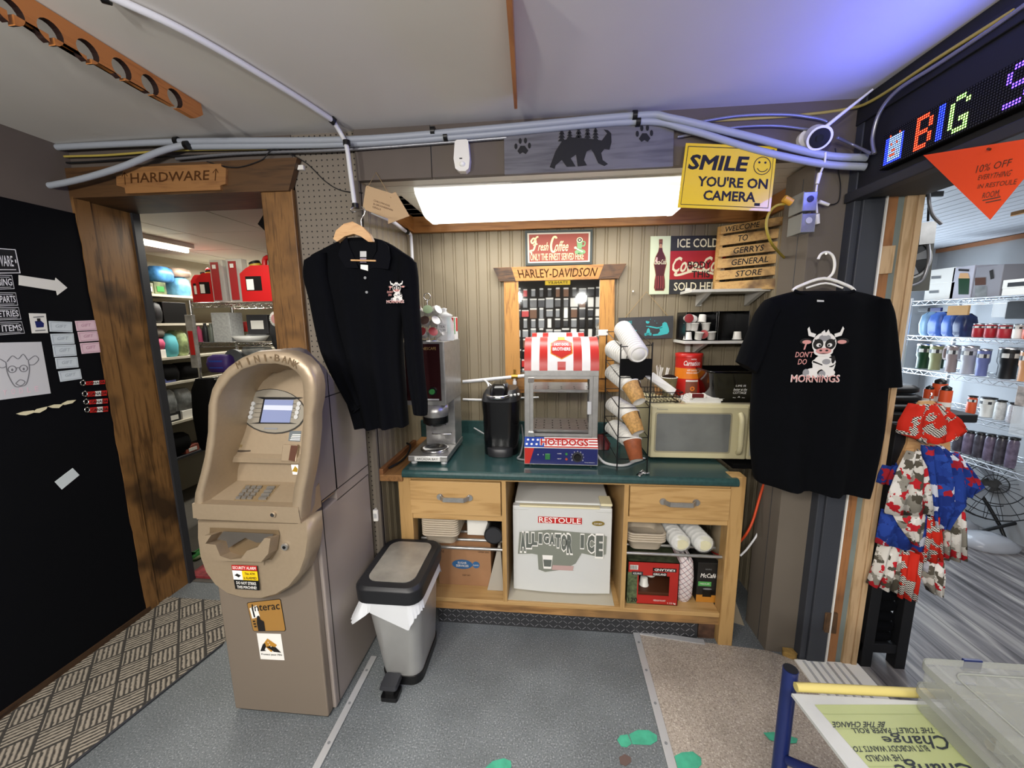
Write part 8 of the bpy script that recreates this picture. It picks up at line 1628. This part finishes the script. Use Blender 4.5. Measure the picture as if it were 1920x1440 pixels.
wh = thing('wooden_hanger', 'wooden hanger board carrying the bandanas on the black display table', 'hanger', PY(1735, 900, 1.735)); b = W(wh); L = [(1725, 752), (1748, 751), (1775, 775), (1780, 840), (1778, 850), (1735, 840), (1690, 880), (1676, 905), (1682, 870), (1700, 830), (1705, 775)]
b.prism([(PY(x, y, 1.74).x, PY(x, y, 1.74).z) for x, y in L], 1.735, 1.747, WH); b.build('board', wh, bevel=.003); b = W(wh); b.tube([PY(1744, 752, 1.74), PY(1744, 744, 1.74), PY(1748, 740, 1.75), PY(1747, 737, 1.78)], .002, CHROME, 6, 3); b.build('hook', wh)
# floor fan and bags
ff_ = thing('floor_fan', 'black floor fan standing below the wire shelving', 'fan', PZ(1850, 1005, 0)); c = PY(1862, 908, PZ(1850, 1005, 0).y+.06); nrm = Vector((-.55, -.75, .35)).normalized(); u = nrm.orthogonal().normalized(); w = nrm.cross(u); rf_ = 62*c.y/730
FBK = mat('fan_black', '#17181a', .4); b = W(ff_)
for s_, d_ in ((1, .035), (.85, .05), (.55, .06), (.25, .064), (1, -.035), (.6, -.06)): b.tube([c+nrm*d_+(u*math.cos(a)+w*math.sin(a))*rf_*s_ for a in [k*math.pi/14 for k in range(29)]], .0035, FBK, 6)
for k in range(20): a = k*math.pi/10; dv = u*math.cos(a)+w*math.sin(a); b.tube([c+nrm*.064+dv*.03, c+nrm*.05+dv*rf_*.85, c+nrm*.035+dv*rf_, c-nrm*.035+dv*rf_, c-nrm*.06+dv*rf_*.6], .0018, FBK, 5)
b.build('cage', ff_); b = W(ff_); b.cyl(c-nrm*.12, c-nrm*.03, .05, FBK, seg=18); b.build('motor', ff_)
for k in range(3):
    a0 = k*2.094; b = W(ff_); b.loft([[c+(u*math.cos(a0+t)+w*math.sin(a0+t))*r+nrm*(.02*t) for t in (-.35, 0, .35)] for r in (.03, .09, .14)], mat('fan_blade', '#8c9199', .3, .3), caps=False, closed=False); b.build('blade', ff_)
b = W(ff_); g = PZ(1812, 1005, .012); h = PZ(1885, 1010, .012); b.tube([c-u*.0+w*rf_*1.05, c+w*rf_*1.08-nrm*.05, g, h, c-w*rf_*1.05], .011, FBK, 8, 5); b.build('stand', ff_)
for L, lab in ((((1880, 1015), (1935, 1000), (1935, 1045), (1900, 1040)), 'left crumpled clear bag on the plank floor behind the fan'), (((1885, 985), (1935, 970), (1935, 1000), (1890, 1005)), 'upper crumpled clear bag on the plank floor behind the fan')):
    p = [PZ(x, y, 0) for x, y in L]; b = MB(); cx, cy = min(sum(v.x for v in p)/4+.1, 3.12), sum(v.y for v in p)/4; b.loft([er(cx, cy, .16*s_, .12*s_, z, .8, 20) for z, s_ in ((.003, 1), (.03, 1.05), (.07, .7), (.09, .25))], mat('bag_clear_white', '#b5b7bd', .2, alpha=.75, bmp=.8, ns=30)); tag(b.build('plastic_bag'), lab, 'bag')
# ------------------------------------------------------------------ blue cart with printed board and organiser cases
BLP = mat('cart_blue', '#15204f', .3); YLT = mat('tube_yellow', '#b3a562', .5)
P0 = PZ(1482, 1258, .82); cart = thing('display_cart', 'blue tubular cart frame with a yellow rail at the lower right', 'cart', (P0.x+.25, P0.y-.25, 0))
for x, y in ((P0.x, P0.y), (P0.x+.62, P0.y), (P0.x, P0.y-.62), (P0.x+.62, P0.y-.62)):
    b = W(cart); b.cyl((x, y, 0), (x, y, .825 if (x, y) == (P0.x, P0.y) else .79), .0155, BLP, seg=18); b.cyl((x, y, .826), (x, y, .8265), .0145, BLACK, seg=18) if (x, y) == (P0.x, P0.y) else None; b.build('post', cart)
b = W(cart); a, c = PZ(1492, 1288, .803), PZ(1715, 1299, .803); b.cyl(a, a+(c-a)*2.3, .0095, YLT, seg=14); b.build('rail', cart)
b = W(cart); b.cyl((P0.x, P0.y, .50), (P0.x, P0.y-.62, .50), .012, BLP, seg=10); b.build('side_rail', cart); b = W(cart); b.cyl((P0.x, P0.y, .50), (P0.x+.62, P0.y, .50), .012, BLP, seg=10); b.build('back_rail', cart)
b = W(cart); b.cyl((P0.x+.005, P0.y-.02, .60), (P0.x+.05, P0.y-.14, .70), .010, BLP, seg=10); b.build('brace', cart)
b = W(cart); b.box(P0.x, P0.x+.62, P0.y-.62, P0.y, .512, .52, mat('wire_deck', '#3a3c48', .5)); b.build('deck', cart)
zp = .80; pq = [PZ(1484, 1300, zp), PZ(1484, 1300, zp)+Vector((.52, .01, 0)), PZ(1484, 1300, zp)+Vector((.55, -.5, 0)), PZ(1484, 1300, zp)+Vector((.055, -.5, 0))]
pb = thing('printed_board', 'white rimmed board with lime print and upside down lettering lying on the blue cart', 'sign', (pq[0].x+.25, pq[0].y-.25, zp-.006)); b = W(pb); b.loft([[v+Vector((0, 0, -.007)) for v in pq], pq], mat('board_pale', '#a3a4a1', .4, noise=.12, ns=6), smooth=False); b.build('board', pb)
lq = [PZ(x, y, zp+.0006) for x, y in ((1527, 1321), (1740, 1321), (1862, 1440), (1630, 1440))]; b = W(pb); face3(b, lq, mat('lime_print', '#8f9668', .5, noise=.08, ns=5))
for t_ in (.17, .42, .70, .98): A, B = lq[0]+(lq[3]-lq[0])*t_, lq[1]+(lq[2]-lq[1])*t_; d_ = (lq[3]-lq[0]).normalized()*.0008; face3(b, [v+Vector((0, 0, .0005)) for v in (A, B, B+d_, A+d_)], mat('lime_line', '#7f8a5c', .6))
b.build('print', pb); b = W(pb); DG_ = mat('print_slate', '#23282c', .6)
def up(s_, quad, bold=.012, shear=0):    # quad: far left, far right, near right, near left of the upside down line
    q = [PZ(x, y, zp+.0016) for x, y in quad]; vv, ff, (x0, x1, y0, y1) = glyphs(s_, bold, shear); b.add([lerpq(q, 1-(a-x0)/(x1-x0), (c_-y0)/(y1-y0)) for a, c_ in vv], ff, DG_)
up('BE THE CHANGE', [(1560, 1353), (1660, 1353), (1657, 1364), (1562, 1364)]); up('THE TOILET  PAPER ROLL', [(1595, 1365), (1750, 1364), (1753, 1375), (1600, 1375)]); up('Change', [(1640, 1376), (1762, 1370), (1790, 1408), (1668, 1396)], .01, .4); up('BUT NOBODY WANTS TO', [(1598, 1399), (1735, 1397), (1746, 1409), (1602, 1410)]); up('THE WORLD', [(1620, 1416), (1692, 1414), (1700, 1427), (1628, 1428)]); up('Change', [(1660, 1424), (1800, 1420), (1850, 1465), (1700, 1465)], .01, .4); up('EVERYBODY WANTS TO', [(1640, 1470), (1800, 1470), (1810, 1485), (1650, 1485)])
b.build('lettering', pb)
CP = mat('organiser_plastic', '#a9aca4', .82, alpha=.24); CPE = mat('organiser_edge', '#8f928b', .82, alpha=.75); CPL = mat('organiser_lid', '#aeb0a9', .82, alpha=.22)
def organiser(xy, z0, h, lab, W_, D_, cont):
    x0, y1 = xy; x1, y0 = x0+W_, y1-D_; t = thing('organiser_case', lab, 'case', ((x0+x1)/2, (y0+y1)/2, z0)); th = .002
    b = W(t); b.loft([bring(x0+.004, x1-.004, y0+.004, y1-.004, z0, .015), bring(x0, x1, y0, y1, z0+.004, .018), bring(x0, x1, y0, y1, z0+h*.72, .018)], CP, caps=False); b.prism(rrect(x0+.004, x1-.004, y0+.004, y1-.004, .015), z0, z0+.0015, CP, 'xy'); b.build('tray', t)
    b = W(t); b.loft([bring(x0-.004, x1+.004, y0-.004, y1+.004, z0+h*.72, .02), bring(x0-.004, x1+.004, y0-.004, y1+.004, z0+h, .02)], CPE, caps=False); b.prism(rrect(x0-.0025, x1+.0025, y0-.0025, y1+.0025, .02), z0+h-.004, z0+h-.001, CPL, 'xy'); b.tube([(x, y, z0+h) for x, y in rrect(x0+.03, x1-.03, y0+.03, y1-.03, .02)]+[(x1-.03, y0+.05, z0+h)], .0018, CPE, 6); b.build('lid', t)
    for k in range(1, 4): b = W(t); b.box(x0+W_*k/4, x0+W_*k/4+.0015, y0+.006, y1-.006, z0+.002, z0+h*.68, CP); b.build('divider', t)
    for k in range(1, 3): b = W(t); b.box(x0+.006, x1-.006, y0+D_*k/3, y0+D_*k/3+.0015, z0+.002, z0+h*.68, CP); b.build('divider', t)
    b = W(t); b.box(x0+.085, x0+.12, y1+.003, y1+.009, z0+h*.55, z0+h+.002, BLP); b.build('latch', t, bevel=.001)
    for k, (u, v, m, nm) in enumerate(cont):
        b = MB(); cx, cy = x0+W_*u, y0+D_*v; b.loft([er(cx, cy, .022, .010, z0+.003, .9, 14), er(cx, cy, .026, .013, z0+.012, .9, 14), er(cx, cy, .015, .007, z0+.022, .9, 14)], m); tag(b.build('lure'), nm, 'lure')
A = PZ(1716, 1280, .855); organiser((A.x, A.y), .801, .054, 'lower clear organiser case under the other one on the blue cart', .42, .42, ((.2, .8, mat('lure_yellow', '#b89a3a', .4), 'yellow lure in the lower organiser case'), (.3, .3, TEAL, 'blue lure at the near end of the lower organiser case')))
A = PZ(1727, 1236, .912); organiser((A.x, A.y), .858, .054, 'upper clear organiser case with blue latch on the blue cart', .42, .42, ((.35, .78, mat('lure_tan', '#a9875f', .5), 'tan lure in the upper organiser case'), (.38, .5, mat('lure_red', '#9a4a40', .5), 'reddish lure in the upper organiser case'), (.62, .8, YELLOW, 'yellow lure in the upper organiser case'), (.55, .28, BLUE, 'blue lure in the upper organiser case')))
for k, (x, y) in enumerate(((.16, .12), (.17, .25), (.33, .15), (.32, .30))):
    b = MB(); b.loft([er(P0.x+x, P0.y-y, .07*s_, .06*s_, .521+z, .7, 18) for z, s_ in ((0, .9), (.03, 1.0), (.09, .95), (.14, .8), (.16, .3))], mat('bag_fabric', '#b4b4b2', .6, noise=.15, ns=20)); tag(b.build('fabric_bundle'), ('pale wrapped bundle on the cart deck behind the blue post', 'pale wrapped bundle at the near left of the cart deck', 'pale wrapped bundle at the far right of the cart deck', 'pale wrapped bundle at the near right of the cart deck')[k], 'bundle')
# ------------------------------------------------------------------ goods on the far wall behind the camera (seen in the mirror)
GM = [WHITE, DGREY, RED, mat('goods_silver', '#8f9294', .3, .5), BLACK, BLUE, PAPER, mat('goods_brown', '#6b4a33', .6), TAN, GREY, YELLOW, GREEN]
protos = {}
rnd = random.Random(3)
for r in range(9):
    for c in range(14):
        m = GM[rnd.choice((0, 1, 3, 4, 4, 4, 6, 7, 9, 9, 1, 5 if r < 3 else 3, 10 if c > 10 else 9, 2 if rnd.random() < .3 else 0))]
        if m not in protos:
            b = MB(); b.box(-.05, .05, -.02, .02, -.09, .07, m); b.box(-.05, .05, -.004, .0, .07, .1, PAPER); o = b.build('store_package'); tag(o, 'packaged article hanging on the far store wall reflected in the mirror', 'package', 'packages on the far store wall'); protos[m] = o
        else: o = protos[m].copy(); COL.objects.link(o)
        o.location = (-1.0+.165*c, -3.17, .55+.205*r); o.scale = (rnd.uniform(.7, 1.5), 1, rnd.uniform(.7, 1.1))
st = thing('brand_sign', 'black and yellow tool brand sign on the far store wall reflected in the mirror', 'sign', (.15, -3.15, 2.36)); b = W(st); b.box(-.1, .4, -3.17, -3.14, 2.34, 2.43, YELLOW); b.build('board', st); b = W(st)
tv, tf, (gx0, gx1, gy0, gy1) = glyphs('STANLEY', .02, 0); b.add([(.15-((a-gx0)/(gx1-gx0)-.5)*.4, -3.139, 2.385+((c-gy0)/(gy1-gy0)-.5)*.05) for a, c in tv], tf, INK); b.build('lettering', st)
